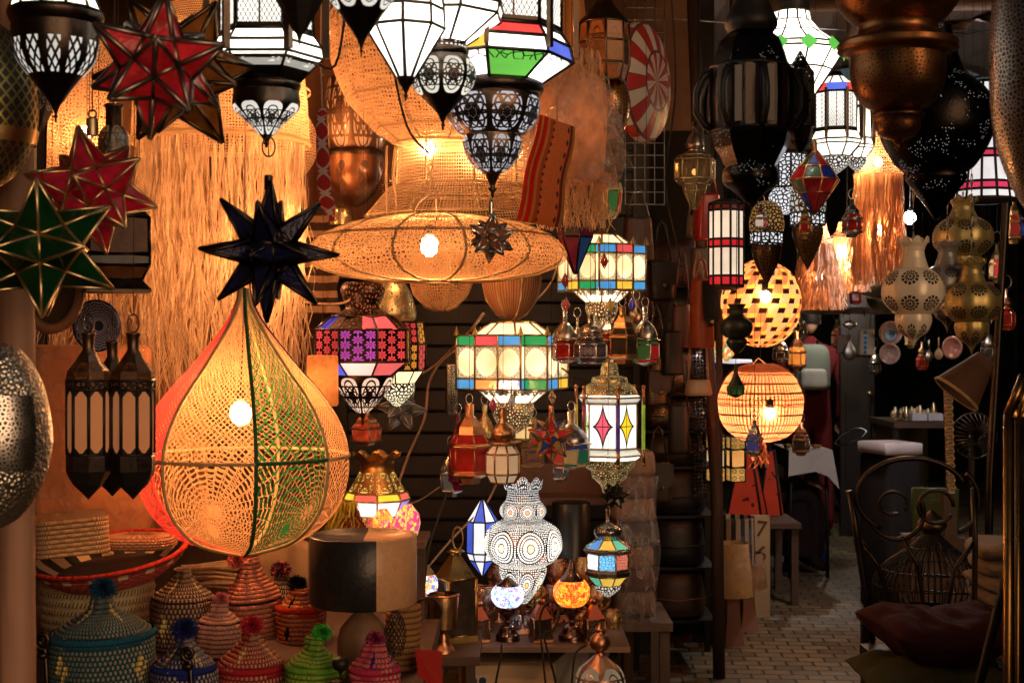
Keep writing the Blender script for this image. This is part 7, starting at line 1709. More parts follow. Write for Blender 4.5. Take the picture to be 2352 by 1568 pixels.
t.bulb(944, .02, (1, .52, .2), 160, 4, -.182, 838); t.bulb(925, .03, (1, .4, .17), 430, 0, .03); t.tube('string', M['cord_pale'], [(1722, 842), (1742, 822), (1768, 842)], .003)
fringe(t, 'tail_ribbon', fibre('pink_wrap', (.72, .32, .17), .55), 12, 1012, 1075, 16, .008, .4, 1.3, .015, None, 0); t.cord(822); t.done(M['raffia'])
# fringed raffia lamps far right
def raff(u, d, label, vtop, vband, vend, w0, w1, cnt, bulbs, spread=1.05, kind='net'):
    t = T('raffia_lamp', label, 'lamp', u, vend, d, 'fringed raffia lamps')
    t.lathe('woven_cap', weave('alley_cap', (.7, .46, .3), kind, 80, .12, .5, .5), [(w0 * .8, vtop), (w0, (vtop + vband) / 2), (w1, vband)], 40, sub=2, bars=.003, barn=6, verts=False)
    fringe(t, 'fringe', fibre('raffia_orange', (.78, .43, .25), .5), w1, vband, vend, cnt, .0055, .4, spread, .02, None, .55)
    for (du, v) in bulbs: t.bulb(v, .02, (1, .55, .2), 600, du, -w1 * t.k * 1.02)
    t.bulb((vband + vend) / 2, .022, BC, 360); t.bulb(vband - 30, .018, BC, 240); t.cord(vtop); t.done(M['raffia'])
raff(2018, 6.6, 'tall straw drum lamp with an orange raffia fringe behind the brass pendant', 300, 402, 655, 46, 56, 420, [(-58, 366)], 1.06)
raff(1880, 7.2, 'shaggy raffia lamp with a narrow coiled neck beside the chequered globe', 496, 560, 712, 20, 34, 520, [], 1.7)
raff(1945, 7.6, 'shaggy raffia lamp with two bare bulbs beyond the little red paned lantern', 510, 550, 672, 24, 44, 420, [(-24, 580), (-56, 608)], 1.2)
t = T('bare_bulb', 'bare white bulb hanging beside the long black pendant', 'light bulb', 2090, 506, 7.0)
t.bulb(500, .028, (.85, .9, 1), 1100); t.lathe('socket', M['matt_black'], [(4, 478), (6, 482), (6, 492)], 12); t.cord(478); t.done(None)

# ================================================================== brass pendant, black pendant, big silver lamp
brs = lambda nm, pat, a: pierced('antique_brass_' + nm, (.34, .15, .055), pat, 'dark', a, .36)
t = T('brass_pendant', 'antique brass pendant lamp of stacked pierced bowls and rings', 'pendant lamp', 2062, 345, 3.05)
ab = metal('antique_brass', (.38, .165, .06), .34, .5, 10, .15)
hole = brs('holes', 'dots', (130, .24, .8))
t.lathe('upper_globe', hole, [(40, -150), (105, -110), (138, -40), (138, 0), (118, 34), (92, 58)], 64, sub=4)
t.lathe('collar', ab, [(92, 57), (88, 66), (90, 78), (98, 88), (118, 92), (132, 97), (136, 104), (132, 110), (136, 116), (120, 122), (108, 124), (106, 132)], 64)
t.lathe('bowl', brs('filigree', 'cells', (120, .3)), [(106, 131), (108, 160), (100, 205), (80, 238), (50, 256)], 64, sub=4)
t.lathe('small_cup', hole, [(48, 256), (58, 262), (60, 268), (52, 276), (50, 296), (38, 314), (14, 322)], 48, sub=2); finial(t, ab, 13, 321, 348)
mb = MB(); mb.ball((-112 * t.k, 0, t.z(110)), .018, 10, 6, (1.6, .7, .6)); t.add('lug', mb, ab); t.cord(-150, None, .003); t.done(None)
t = T('pierced_pendant', 'large black pinholed teardrop pendant behind the brass one', 'pendant lamp', 2150, 506, 3.6)
pin = pierced('black_sparkle', (.02, .016, .014), 'pins', 'lit', (100, .12, 1.0), .28, (.9, .85, .8), .35)
t.lathe('teardrop', pin, [(34, 60), (46, 110), (66, 165), (115, 215), (130, 275), (122, 322), (90, 378), (66, 398)], 64, sub=4)
t.lathe('lower_cone', pin, [(66, 398), (68, 412), (44, 446), (22, 476), (4, 506)], 48, sub=3); t.cord(60, None, .003); t.done(None)
t = T('hammered_lamp', 'huge silver filigree lamp filling the upper corner beside the alley', 'lamp', 2402, 525, 2.6)
t.lathe('shell', pierced('silver_lace', (.56, .52, .48), 'cells', 'dark', (125, .14), .28), [(40, -260), (100, -110), (122, 60), (124, 190), (116, 290), (92, 385), (55, 465), (8, 525)], 72, sub=4); t.cord(-260, None, .003); t.done(None)
# white, grey and gold gourd lanterns
def gourd(u, d, label, vs, r, col, gor=8, rot=.1, rough=.4, ml=.55, hole='dark'):
    """vs: crown top, neck bottom, body bottom, lower bottom, tip"""
    t = T('gourd_lantern', label, 'lantern', u, vs[4], d, 'crowned gourd lanterns'); m = metal('enamel_%g_%g' % (col[0], col[2]), col, rough, .3, 12, .2, ml)
    v0, v1, v2, v3, v4 = vs; pc = lambda nm, a: pierced('enamel_p%s_%g_%g' % (nm, col[0], col[2]), col, 'daisy', hole, a, rough, (.25, .16, .07), 1, None, 'cell', ml, .3)
    p = smooth_prof(t.pr([(r * .5, v0), (r * .34, v0 + (v1 - v0) * .4), (r * .48, v1)]), 3); mb = MB(); mb.lathe(p, 48, False, gores=gor, rot=rot)
    top = max(q[2] for q in mb.v); mb.v = [(x, y, z + r * t.k * .22 * (abs(math.cos(gor / 2 * (math.atan2(x, -y) - rot))) - .4) if z > top - .004 else z) for x, y, z in mb.v]; t.add('crown', mb, m)
    t.lathe('body', pc('daisy', (12, 1.25, 1.2)), [(r * .5, v1), (r * .88, v1 + (v2 - v1) * .2), (r, v1 + (v2 - v1) * .5), (r * .92, v1 + (v2 - v1) * .76), (r * .55, v2)], gor * 6, sub=3, gores=gor, rows=2, lobes=(gor, .045), rot=rot)
    t.lathe('lower_cup', pc('c', (10, 1.4, 1.3)), [(r * .56, v2), (r * .58, v2 + (v3 - v2) * .3), (r * .46, v2 + (v3 - v2) * .75), (r * .2, v3), (r * .06, v3 + (v4 - v3) * .5), (0, v4)], gor * 6, sub=3, gores=gor, rows=1, lobes=(gor, .05), rot=rot)
    mb = MB()
    for i in range(9): mb.tube([(0, 0, t.z(v0 - 4) + i * .03 + .016 * math.cos(a) + .01) if i % 2 else (0, .0, t.z(v0 - 4) + i * .03 + .016 * math.cos(a) + .01) if 0 else ((.008 * math.sin(a) if i % 2 else 0), (0 if i % 2 else .008 * math.sin(a)), t.z(v0 - 4) + i * .03 + .02 * math.cos(a)) for a in [TAU * q / 10 for q in range(10)]], .0016, 4, True)
    t.add('chain', mb, M['steel']); t.cord(v0 - 4 - .26 / t.k); t.done(None)
gourd(2098, 4.0, 'white enamel gourd lantern with a flower crown and pierced rosettes', (552, 616, 722, 775, 800), 71, (.8, .7, .54), rot=.0, rough=.35, ml=.15)
gourd(2176, 4.4, 'grey enamel gourd lantern close behind the white one', (560, 610, 690, 740, 766), 60, (.28, .27, .26), rot=.3, rough=.35, ml=.4)
gourd(2212, 4.7, 'olive gold gourd lantern hanging highest in the gourd cluster', (458, 500, 590, 640, 668), 68, (.5, .4, .16), rot=.2, ml=.7)
gourd(2232, 4.3, 'olive gold gourd lantern hanging lowest beside the dark wall', (600, 648, 740, 790, 815), 66, (.45, .34, .13), rot=.35, ml=.7)
t = T('wicker_lampshade', 'conical wicker lampshade hanging in the shadow under the gold gourds', 'lampshade', 2200, 900, 5.2, None, 0, (0, .7))
t.lathe('shade', weave('dusky_wicker', (.12, .06, .03), 'basket', 60, .06, 0, .2), [(24, 800), (58, 905)], 40); t.lathe('rim', M['straw_edge'], [(58, 902), (61, 906), (57, 909)], 40); t.cord(800); t.done(None)
t = T('wicker_lampshade', 'small brown wicker cone shade beside the lowest gold gourd', 'lampshade', 2256, 735, 5.4)
t.lathe('shade', weave('brown_wicker', (.26, .1, .05), 'basket', 60, .06, 0, .2), [(26, 648), (36, 735)], 32); t.cord(648); t.done(None)

# ================================================================== alley floor level
bx = cloth
t = T('striped_drum_shade', 'black and cream striped drum lampshade wrapped in plastic', 'lampshade', 1684, 1292, 7.35)
t.lathe('drum', striped('stripe_drum', (.012, .01, .01), (.55, .38, .22), 14, False, .5), [(48, 1186), (50, 1292)], 48, gores=1, rows=1); t.lathe('plastic_wrap', plastic('wrap_tight', (.9, .9, .95), .3, 12), [(49, 1184), (52, 1294)], 40); t.done(None)
t.e.location.z = t.e.location.z
def shade_lamp(u, d, label, w0, w1, vt, vm, vb_, c):
    vb_ = VZ(0, d); t = T('floor_lamp', label, 'lamp', u, vb_, d, 'plastic wrapped table lamps standing on the paving')
    t.lathe('lamp_shade', cloth('linen_%g' % c[0], c, None, 160, .85, .5, .25), [(w0, vt), (w1, vm)], 40); mb = MB(); mb.lathe(t.pr([(w0 * 1.02, vt - 2), ((w0 + w1) / 2 * 1.05, (vt + vm) / 2), (w1 * 1.03, vm + 2), (w1 * .6, vm + 10)]), 48, True, amp=lambda i, k, n: .004 * math.sin(k * 1.9 + i)); t.add('plastic_wrap', mb, plastic('bag_film2', (1, .92, .8), .4, 18))
    t.lathe('base', cloth('base_%g' % c[0], (.3, .14, .1), None, 40, .5), [(w0 * .5, vm - 4), (w0 * .62, (vm + vb_) / 2), (w0 * .86, vb_)], 4, flat=True, rot=pi / 4 + .2); t.done(None)
shade_lamp(1680, 7.05, 'plastic wrapped lamp with a cream conical shade on the brick paving', 38, 50, 1246, 1366, 1470, (.55, .36, .19))
shade_lamp(1716, 7.4, 'plastic wrapped lamp with a striped shade behind the cream conical one', 34, 44, 1268, 1345, 1460, (.3, .18, .1))
# number board
t = T('number_board', 'tall upright board painted with the numbers 7, 6 and 5', 'board', 1746, VZ(0, 7.75), 7.75, None, .0)
bw2 = 22 * t.k; bh = t.z(1182); mb = MB(); mb.box((0, 0, bh / 2), (bw2 * 2, .02, bh)); t.add('board', mb, cloth('pale_board', (.5, .36, .2), None, 20, .8, .2))
for ch, v in (('7', 1218), ('6', 1275), ('5', 1335)):
    cu = bpy.data.curves.new('number', 'FONT'); cu.body = ch; cu.size = 52 * t.k; cu.extrude = .001; cu.align_x = 'CENTER'
    o = bpy.data.objects.new('number', cu); COL.objects.link(o); bpy.context.view_layer.update()
    me = bpy.data.meshes.new_from_object(o); bpy.data.objects.remove(o)
    me.materials.clear(); me.materials.append(cloth('number_paint', (.12, .06, .03)))
    o = bpy.data.objects.new('number', me); COL.objects.link(o); o.parent = t.e; o.location = (0, -.0125, t.z(v + 12)); o.rotation_euler = (pi / 2, .12, 0)
t.done(None)
# red pyramid lamps
def pyramid(u, d, label, w_, vt, vb_, rot):
    t = T('pyramid_lamp', label, 'lamp', u, vb_, d, 'red hide pyramid lamps')
    def hide():
        g = G('red_hide'); nz = g.noise(10, None, 4); n2 = g.noise(16, None, 2); c = g.mixc(nz, (.42, .03, .012), (.62, .07, .025)); c = g.mixc(n2 > .66, c, (.05, .012, .008))
        return g.end(g.plus(g.mix(.4, g.bsdf(c, .5, 0, nz, .3), g.transl(c)), g.emit(c, .12)))
    t.lathe('hide_panel', memo(hide)(), [(w_ * .22, vt), (w_, vb_ - 6)], 4, flat=True, rot=rot, bars=.007); t.lathe('foot', M['matt_black'], [(w_ * 1.02, vb_ - 6), (w_ * 1.04, vb_), (0, vb_)], 4, flat=True, rot=rot)
    t.done(M['matt_black'])
pyramid(1716, 8.2, 'tall red hide pyramid lamp with black painted marks under the rattan globe', 56, 1012, 1192, .45)
pyramid(1772, 8.5, 'narrower red hide pyramid lamp beside the seated figure', 40, 1034, 1212, .5)
t = T('low_stand', 'dark wooden stand carrying the red pyramid lamps', 'stand', 1735, VZ(0, 8.35), 8.35)
zt = W(0, 1192, 8.2).z; mb = MB(); mb.box((0, 0, zt - .02), (.42, .6, .03)); t.add('stand_top', mb, cm)
for sx in (-1, 1):
    for sy in (-.25, .25): mb = MB(); mb.box((sx * .18, sy, (zt - .036) / 2), (.04, .04, zt - .036)); t.add('leg', mb, cm)
t.done(None)
# lit box lanterns behind the pole
for i, (u, d, lab) in enumerate(((1644, 6.85, 'amber lit lace panel lantern behind the slanting pole'), (1690, 7.0, 'orange lit lace panel lantern between the pole and the red pyramid'))):
    t = T('panel_lantern', lab, 'lantern', u, 1108, d, 'lit lace panel lanterns')
    lc = pierced('panel_lace', (.03, .024, .02), 'stars', 'lit', (2.0, 1.0), .4, (1, .5, .12), .6)
    t.lathe('lace_top', lc, [(24, 1002), (24, 1030)], 4, flat=True, rot=pi / 4 + .15, bars=.004); t.lathe('glass_pane', glow('panel_amber', (1, .45, .12), .8, .6) if i else glow('panel_cream', (.9, .65, .3), .65, .6), [(24, 1031), (24, 1072)], 4, flat=True, rot=pi / 4 + .15, bars=.007); t.lathe('lace_base', lc, [(24, 1073), (24, 1104), (0, 1105)], 4, flat=True, rot=pi / 4 + .15, bars=.004)
    t.lathe('roof', M['matt_black'], [(3, 975), (26, 1001)], 4, flat=True, rot=pi / 4 + .15); t.cord(975); t.done(M['matt_black'])
t = T('pierced_globe_lamp', 'small amber gem lantern glowing behind the dark gourd', 'lamp', 1660, 830, 7.0)
t.lathe('body', mosaic('amber_gem', ((1, .5, .1), (.9, .9, .5), (.2, .4, .1), (.9, .2, .05)), .9, 45), [(10, 770), (26, 790), (26, 815), (12, 830)], 8, flat=True, rows=1, gores=3); t.cord(770); t.done(None)
t = T('mirror_tray', 'round dark table edge made to glow white behind the gourd lantern', 'tray', 1682, 835, 7.6)
t.lathe('tray_disc', glow('glowing_tray', (.85, .85, 1), .8), [(0, 824), (44, 825), (46, 832), (0, 835)], 32); t.cord(826); t.done(None)  # lit look put in as a glow of the disc itself
# white-clothed table with brassware
t = T('table', 'small table on thin dark legs with trinkets beside the seated figure', 'table', 1846, VZ(0, 9.2), 9.2)
zt = t.z(1028)
mb = MB(); mb.box((0, .05, zt - .015), (.26, .5, .025)); t.add('tabletop', mb, cm)
for sx in (-1, 1):
    for sy in (-.16, .26): mb = MB(); mb.tube([(sx * .11, sy, zt - .028), (sx * .12, sy, 0)], .012, 6); t.add('leg', mb, M['matt_black'])
t.done(None)
mb = MB(); p = W(1846, 1028, 9.2); n = 12; X0, X1, Y0, Y1 = -.15, .15, -.22, .32
for (xa, xb) in ((-.137, .137),):
    mb.poly([p + Vector((xa, Y0, .002)), p + Vector((xb, Y0, .002)), p + Vector((xb, Y1, .002)), p + Vector((xa, Y1, .002))])
    mb.poly([p + Vector((xa, Y0, .002)), p + Vector((xa - .01, Y0 - .03, -.16)), p + Vector((.02, Y0 - .04, -.13)), p + Vector((.1, Y0 - .05, -.16)), p + Vector((xb + .03, Y0 - .06, -.24)), p + Vector((xb, Y0, .002))])
    mb.poly([p + Vector((xb, Y0, .002)), p + Vector((xb + .03, Y0 - .06, -.24)), p + Vector((xb + .05, .05, -.15)), p + Vector((xb + .02, Y1, -.2)), p + Vector((xb, Y1, .002))])
one('tablecloth', mb, cloth('white_cloth', (.62, .56, .5), None, 60, .9, .4, .15), 'white cloth with a hanging corner on the trinket table', 'tablecloth')
for i in range(7):
    u = 1808 + i * 12 + (i % 2) * 4; d = 9.05 + .03 * (i * 5 % 4); r = random.uniform(6, 10)
    t = T('brass_trinket', 'small shiny brass bowl on the white tablecloth', 'trinket', u, VZ(W(0, 1028, 9.2).z + .0045, d), d, 'brass bowls on the white tablecloth')
    vb_ = t.v; t.lathe('bowl', M['brass'], [(r, vb_ - r * 1.2), (r * 1.05, vb_ - r), (r * .7, vb_ - r * .3), (r * .3, vb_)], 16, sub=2); t.done(None)
t = T('stool', 'blue plastic stool under the trinket table', 'stool', 1850, VZ(0, 9.6), 9.6)
blu = cloth('blue_plastic', (.02, .03, .2), None, 30, .4, .1, .1)
zt = t.z(1170); mb = MB(); mb.lathe([(0, zt), (.1, zt), (.13, zt - .03), (.14, zt - .07)], 24, True); t.add('seat', mb, blu)
for k4 in range(4): a = pi / 4 + k4 * pi / 2; mb = MB(); mb.tube([(.1 * math.cos(a), .1 * math.sin(a), zt - .05), (.15 * math.cos(a), .15 * math.sin(a), 0)], .02, 8); t.add('leg', mb, blu)
t.done(None)

# people -------------------------------------------------------------
def skinned(name, joints, edges, mat, parent=None, root=0, sub=2):
    me = bpy.data.meshes.new(name); me.from_pydata([j[0] for j in joints], edges, []); o = bpy.data.objects.new(name, me); COL.objects.link(o)
    if parent: o.parent = parent
    md = o.modifiers.new('skin', 'SKIN'); md.use_smooth_shade = True
    for i, j in enumerate(joints):
        r = j[1]; me.skin_vertices[0].data[i].radius = r if isinstance(r, tuple) else (r, r)
    me.skin_vertices[0].data[root].use_root = True
    ss = o.modifiers.new('sub', 'SUBSURF'); ss.levels = sub; ss.render_levels = sub
    me.materials.append(mat); return o
skinm = cloth('skin', (.38, .2, .13), None, 60, .55, .1, .12)
robe = cloth('dark_robe', (.022, .012, .012), None, 60, .9, .6)
maroon = cloth('maroon_robe', (.12, .012, .014), None, 60, .9, .6)
def head(parent, c, fwd, hairmat, s=1.0):
    """head as part: skull with brow, nose, jaw, ears; hair cap"""
    mb = MB(); c = Vector(c); f = Vector(fwd).normalized(); sd = f.cross(Vector((0, 0, 1))).normalized(); n, m = 20, 14
    for j in range(m + 1):
        th = math.pi * j / m
        for i in range(n):
            a = TAU * i / n; x, y, z = math.sin(th) * math.sin(a), math.sin(th) * math.cos(a), math.cos(th)
            rx, ry, rz = .074, .093, .115
            if z < -.1: rx *= 1 - .3 * (-z - .1); 
            ry2 = ry * (1 + (.12 if (y > .93 and -.25 < z < .12) else 0) - (.05 if (y > .8 and .12 < z < .3) else 0))
            mb.v.append(tuple(c + (sd * x * rx + f * y * ry2 + Vector((0, 0, z * rz))) * s))
    for j in range(m):
        for i in range(n): mb.face((j * n + i, (j + 1) * n + i, (j + 1) * n + (i + 1) % n, j * n + (i + 1) % n), None, None, True)
    for sg in (-1, 1): mb.ball(c + sd * sg * .076 * s + Vector((0, 0, -.01)), .02 * s, 8, 6, (.5, 1, 1.5))
    h = mb.obj('head', skinm, parent); 
    hb = MB(); hb.lathe([(.0, .125), (.05, .112), (.08, .06), (.085, .0), (.078, -.03)], 20, True, at=c - f * .012, sc=(s, s * 1.12, s)); hb.obj('hair', hairmat, parent)
hairm = cloth('black_hair', (.008, .006, .005), None, 150, .6)
def hand(parent, wrist, dirn, up, s=1.0, curl=.5):
    d = Vector(dirn).normalized(); u = Vector(up).normalized(); sd = d.cross(u).normalized(); w = Vector(wrist)
    J = [(w, .022 * s), (w + d * .05 * s, (.034 * s, .016 * s)), (w + d * .09 * s, (.036 * s, .014 * s))]; Ed = [(0, 1), (1, 2)]
    for q in range(4):
        b = w + d * .092 * s + sd * (.03 - .02 * q) * s; L = (.07, .08, .075, .058)[q] * s
        i0 = len(J); J.append((b, .0088 * s)); J.append((b + (d * .5 - u * curl * .25) * L, .0082 * s)); J.append((b + (d * .75 - u * curl * .8) * L, .0075 * s)); J.append((b + (d * .7 - u * curl * 1.15) * L, .0062 * s))
        Ed += [(2, i0), (i0, i0 + 1), (i0 + 1, i0 + 2), (i0 + 2, i0 + 3)]
    i0 = len(J); J += [(w + d * .035 * s + sd * .034 * s, .012 * s), (w + d * .065 * s + sd * .056 * s - u * .012, .010 * s), (w + d * .092 * s + sd * .056 * s - u * .025, .008 * s)]; Ed += [(1, i0), (i0, i0 + 1), (i0 + 1, i0 + 2)]
    return J, Ed
# seated trader, side on, hand over the knee
e = bpy.data.objects.new('person', None); COL.objects.link(e); base = W(1778, VZ(0, 9.3), 9.3); e.location = base
tag(e, 'seated figure in a dark robe with one hand resting over the knee', 'person')
J = [((-.16, 0, .52), (.17, .14)), ((-.17, 0, .72), (.16, .12)), ((-.15, 0, .95), (.17, .12)), ((-.13, 0, 1.06), (.07, .07)), ((-.12, 0, 1.13), .055),
     ((-.04, -.1, .52), .1), ((.22, -.12, .52), .075), ((.24, -.12, .28), .06), ((.22, -.12, .09), .045), ((.33, -.13, .035), .035),
     ((-.04, .1, .52), .1), ((.2, .13, .5), .075), ((.2, .13, .26), .06), ((.18, .13, .09), .045), ((.29, .14, .035), .035),
     ((-.14, -.18, .97), .07), ((-.1, -.23, .72), .055), ((.1, -.2, .6), .042), ((.16, -.19, .6), .03),
     ((-.14, .18, .97), .07), ((-.1, .23, .72), .055), ((.1, .2, .6), .042)]
Ed = [(0, 1), (1, 2), (2, 3), (3, 4), (0, 5), (5, 6), (6, 7), (7, 8), (8, 9), (0, 10), (10, 11), (11, 12), (12, 13), (13, 14), (2, 15), (15, 16), (16, 17), (17, 18), (2, 19), (19, 20), (20, 21)]
skinned('body', J, Ed, robe, e)
head(e, (-.1, 0, 1.24), (1, -.2, -.1), hairm)
HJ, HE = hand(e, (.17, -.19, .6), (1, 0, -.15), (.2, 0, 1), 1.05, .8); skinned('hand', HJ, HE, skinm, e, 0, 1)
mb = MB(); mb.lathe([(.16, .55), (.2, .4), (.2, .2), (.19, .12)], 24, True, at=(.12, 0, 0), sc=(1.0, .9, 1), amp=lambda i, k, n: .012 * math.sin(k * 1.6)); mb.obj('robe_skirt', robe, e)
t = T('stool', 'low wooden stool hidden beneath the seated figure', 'stool', 1725, VZ(0, 9.3), 9.3)
mb = MB(); mb.lathe([(0, .40), (.15, .40), (.16, .38), (0, .36)], 20, True); t.add('seat', mb, cm)
for k4 in range(4): a = pi / 4 + k4 * pi / 2; mb = MB(); mb.tube([(.09 * math.cos(a), .09 * math.sin(a), .37), (.13 * math.cos(a), .13 * math.sin(a), 0)], .016, 6); t.add('leg', mb, cm)
t.done(None)
# walker seen from behind with a pale backpack
e = bpy.data.objects.new('person', None); COL.objects.link(e); base = W(1862, VZ(0, 11.2), 11.2); e.location = base
tag(e, 'walking figure in dark clothes and maroon sleeves seen from behind', 'person')
J = [((0, 0, .95), (.15, .12)), ((0, 0, 1.15), (.14, .1)), ((0, 0, 1.38), (.18, .11)), ((0, .01, 1.48), .065), ((0, .02, 1.55), .05),
     ((-.09, 0, .88), .09), ((-.1, .08, .48), .065), ((-.1, -.06, .1), .045), ((-.1, .06, .035), .038),
     ((.09, 0, .88), .09), ((.1, -.04, .48), .065), ((.1, -.2, .12), .045), ((.1, -.12, .04), .038),
     ((-.2, 0, 1.4), .065), ((-.25, .03, 1.12), .048), ((-.24, .12, .9), .036), ((.2, 0, 1.4), .065), ((.25, -.02, 1.12), .048), ((.24, .05, .88), .036)]
Ed = [(0, 1), (1, 2), (2, 3), (3, 4), (0, 5), (5, 6), (6, 7), (7, 8), (0, 9), (9, 10), (10, 11), (11, 12), (2, 13), (13, 14), (14, 15), (2, 16), (16, 17), (17, 18)]
skinned('body', J, Ed, maroon, e); head(e, (0, .03, 1.67), (.1, 1, 0), hairm)
for sg in (-1, 1): HJ, HE = hand(e, (sg * .24, .08 if sg > 0 else .14, .87), (0, .2, -1), (-sg, 0, 0), 1.0, .4); skinned('hand', HJ, HE, skinm, e, 0, 1)
t = T('backpack', 'pale green and white backpack on the walking figure', 'backpack', 1864, VZ(1.12, 11.0), 11.0)
mb = MB(); mb.lathe(smooth_prof([(.0, .36), (.1, .35), (.14, .28), (.145, .1), (.13, .01), (0, 0)], 3), 28, True, sc=(1, .6, 1)); t.add('main_bag', mb, cloth('pale_canvas', (.26, .27, .24), (.12, .16, .12), 20, .8, .3)); mb = MB(); mb.lathe(smooth_prof([(.0, .17), (.09, .165), (.105, .1), (.1, .02), (0, .01)], 3), 24, True, at=(0, -.07, 0), sc=(1, .45, 1)); t.add('front_pocket', mb, cloth('white_canvas', (.33, .32, .29), None, 20, .8, .3))
for sx in (-.08, .08): mb = MB(); mb.tube([(sx, .06, .33), (sx, .16, .38), (sx, .3, .2)], .015, 6); t.add('strap', mb, dkl)
t.done(None)

# ================================================================== far stall goods
t = T('goods_rail', 'dark wooden rail across the far stall with hooks', 'rail', 2030, VZ(1.72, 10.2), 10.2)
mb = MB(); mb.box((0, 0, 0), (1.3, .05, .05)); t.add('rail_bar', mb, cm)
for i in range(9): mb = MB(); mb.tube([(-.6 + i * .15, -.03, 0), (-.6 + i * .15, -.06, -.03), (-.6 + i * .15, -.03, -.04)], .004, 5); t.add('hook', mb, M['iron'])
t.done(None)
plate(2045, 764, 9.4, 27, ((.55, .42, .4), (.3, .12, .1), (.1, .25, .6)), 'round speckled plate with a blue centre hanging in the far stall', .05, 20, 1, True)
plate(2044, 768, 9.33, 14, ((.06, .15, .45), (.45, .6, .75), (.1, .3, .6)), 'small blue mandala plate in the middle of the speckled one', .05, 12, 1, False)
plate(2043, 812, 9.5, 24, ((.5, .38, .36), (.3, .14, .12), (.5, .4, .38)), 'plain speckled plate hanging under the blue centred one', .05, 26, 1, False)
plate(2186, 798, 9.2, 26, ((.4, .2, .17), (.25, .08, .07), (.4, .2, .17)), 'dusky red plate behind the lowest gold gourd', .1, 22, .9, True)
for i, (u, v, d, r, lab) in enumerate(((1998, 665, 8.6, 38, 'wide shallow brass bowl hanging above the speckled plates'), (2030, 702, 8.8, 42, 'second shallow brass bowl hanging just below the first'), (1975, 640, 8.7, 26, 'deep brass bowl under the raffia fringe'))):
    t = T('brass_bowl', lab, 'bowl', u, v + r * .4, d, 'brass bowls hanging in the far stall', 0, (.15, .1)); t.lathe('bowl', hammered('dusky_brass', (.45, .36, .2), .3, 40), [(r, v - r * .35), (r * 1.03, v - r * .3), (r * .85, v + r * .1), (r * .4, v + r * .36), (0, v + r * .4)], 40, sub=3); t.cord(v - r * .35); t.done(None)
for i, (u, v0, v1, d, lab) in enumerate(((2134, 780, 830, 9.0, 'silver spoon hanging beside the white gourd lantern'), (2156, 775, 826, 9.1, 'pale wooden spoon hanging next to the silver one'), (1951, 742, 828, 9.3, 'big dark ladle with a silver rim in the far stall'))):
    t = T('spoon', lab, 'spoon', u, v1, d, 'spoons hanging in the far stall'); r = 10 if i < 2 else 16
    mt = (M['tin'], M['raffia'], M['steel'])[i]; t.lathe('spoon_bowl', mt, [(0, v1 - r * 3), (r * .8, v1 - r * 1.8), (r, v1 - r), (r * .6, v1 - 3), (0, v1)], 20, sub=2, sc=(1, .4, 1)); t.tube('handle', mt, [(u, v1 - r * 2.8), (u, v0)], .004); t.cord(v0); t.done(None)
for i, (u, v0, v1, w_, c, lab, rz) in enumerate(((1990, 755, 815, 20, (.4, .33, .24), 'cream bag with blue beads hanging in the far stall', .2), (1938, 770, 812, 18, (.22, .15, .1), 'brown folded leather wallet hanging in the far stall', -.3))):
    t = boxy(u - w_, u + w_, v0, v1, 9.4, .05, cloth('bag_%d' % i, c), 'small_bag', lab, 'bag', rz, .02, .9)
    if i == 0:
        mb = MB()
        for q in range(5): mb.ball((-.02, -.03, .02 + q * .032), .012, 8, 6)
        t.add('bead_trim', mb, cloth('blue_beads', (.02, .2, .6), None, 30, .3))
    t.cord(v0); t.done(None)
t = T('wall_mirror', 'oval silver hand mirror on the far stall', 'mirror', 1952, 758, 9.2); t.lathe('mirror_disc', M['tin'], [(0, 734), (18, 745), (0, 758)], 24, sub=2, sc=(1, .3, 1)); t.cord(734); t.done(None)
t = T('door_panel', 'dark brown upright door leaf beside the far stall', 'door', 1968, VZ(0, 11.0), 11.0); mb = MB(); mb.box((0, 0, 1.1), (.26, .05, 2.2)); t.add('leaf', mb, wood('dark_door', (.014, .008, .006), 5)); mb = MB(); mb.box((0, -.03, 1.7), (.18, .02, .6)); mb.box((0, -.03, .7), (.18, .02, .8)); t.add('raised_panel', mb, wood('dark_door', (.014, .008, .006), 5)); mb = MB(); mb.ball((.09, -.04, 1.1), .02); t.add('handle', mb, M['brass']); t.done(None)
t = T('work_table', 'dark stall table with a brass heap and white trays', 'table', 2112, VZ(0, 8.6), 8.6)
zt = t.z(966); mb = MB(); mb.box((0, .2, zt - .02), (.36, .6, .035)); t.add('tabletop', mb, cm)
for sx in (-1, 1):
    for sy in (-.05, .45): mb = MB(); mb.box((sx * .16, sy, (zt - .04) / 2), (.035, .035, zt - .04)); t.add('leg', mb, M['matt_black'])
mb = MB(); mb.box((.0, .44, (zt - .04) / 2), (.3, .02, zt - .06)); t.add('back_board', mb, cm); t.done(None)
for i, (u, lab) in enumerate(((2106, 'flat white tray at the edge of the dark stall table'), (2143, 'second flat white tray beside the first on the dark stall table'))):
    mb = MB(); p = W(u, 966, 8.6); mb.box((p.x, p.y + .02, zt + .024), (.088, .16, .04)); mb.box((p.x, p.y + .02, zt + .046), (.078, .15, .003)); one('white_tray', mb, cloth('white_card', (.6, .56, .58), None, 30, .7), lab, 'tray', 'white trays on the dark stall table')
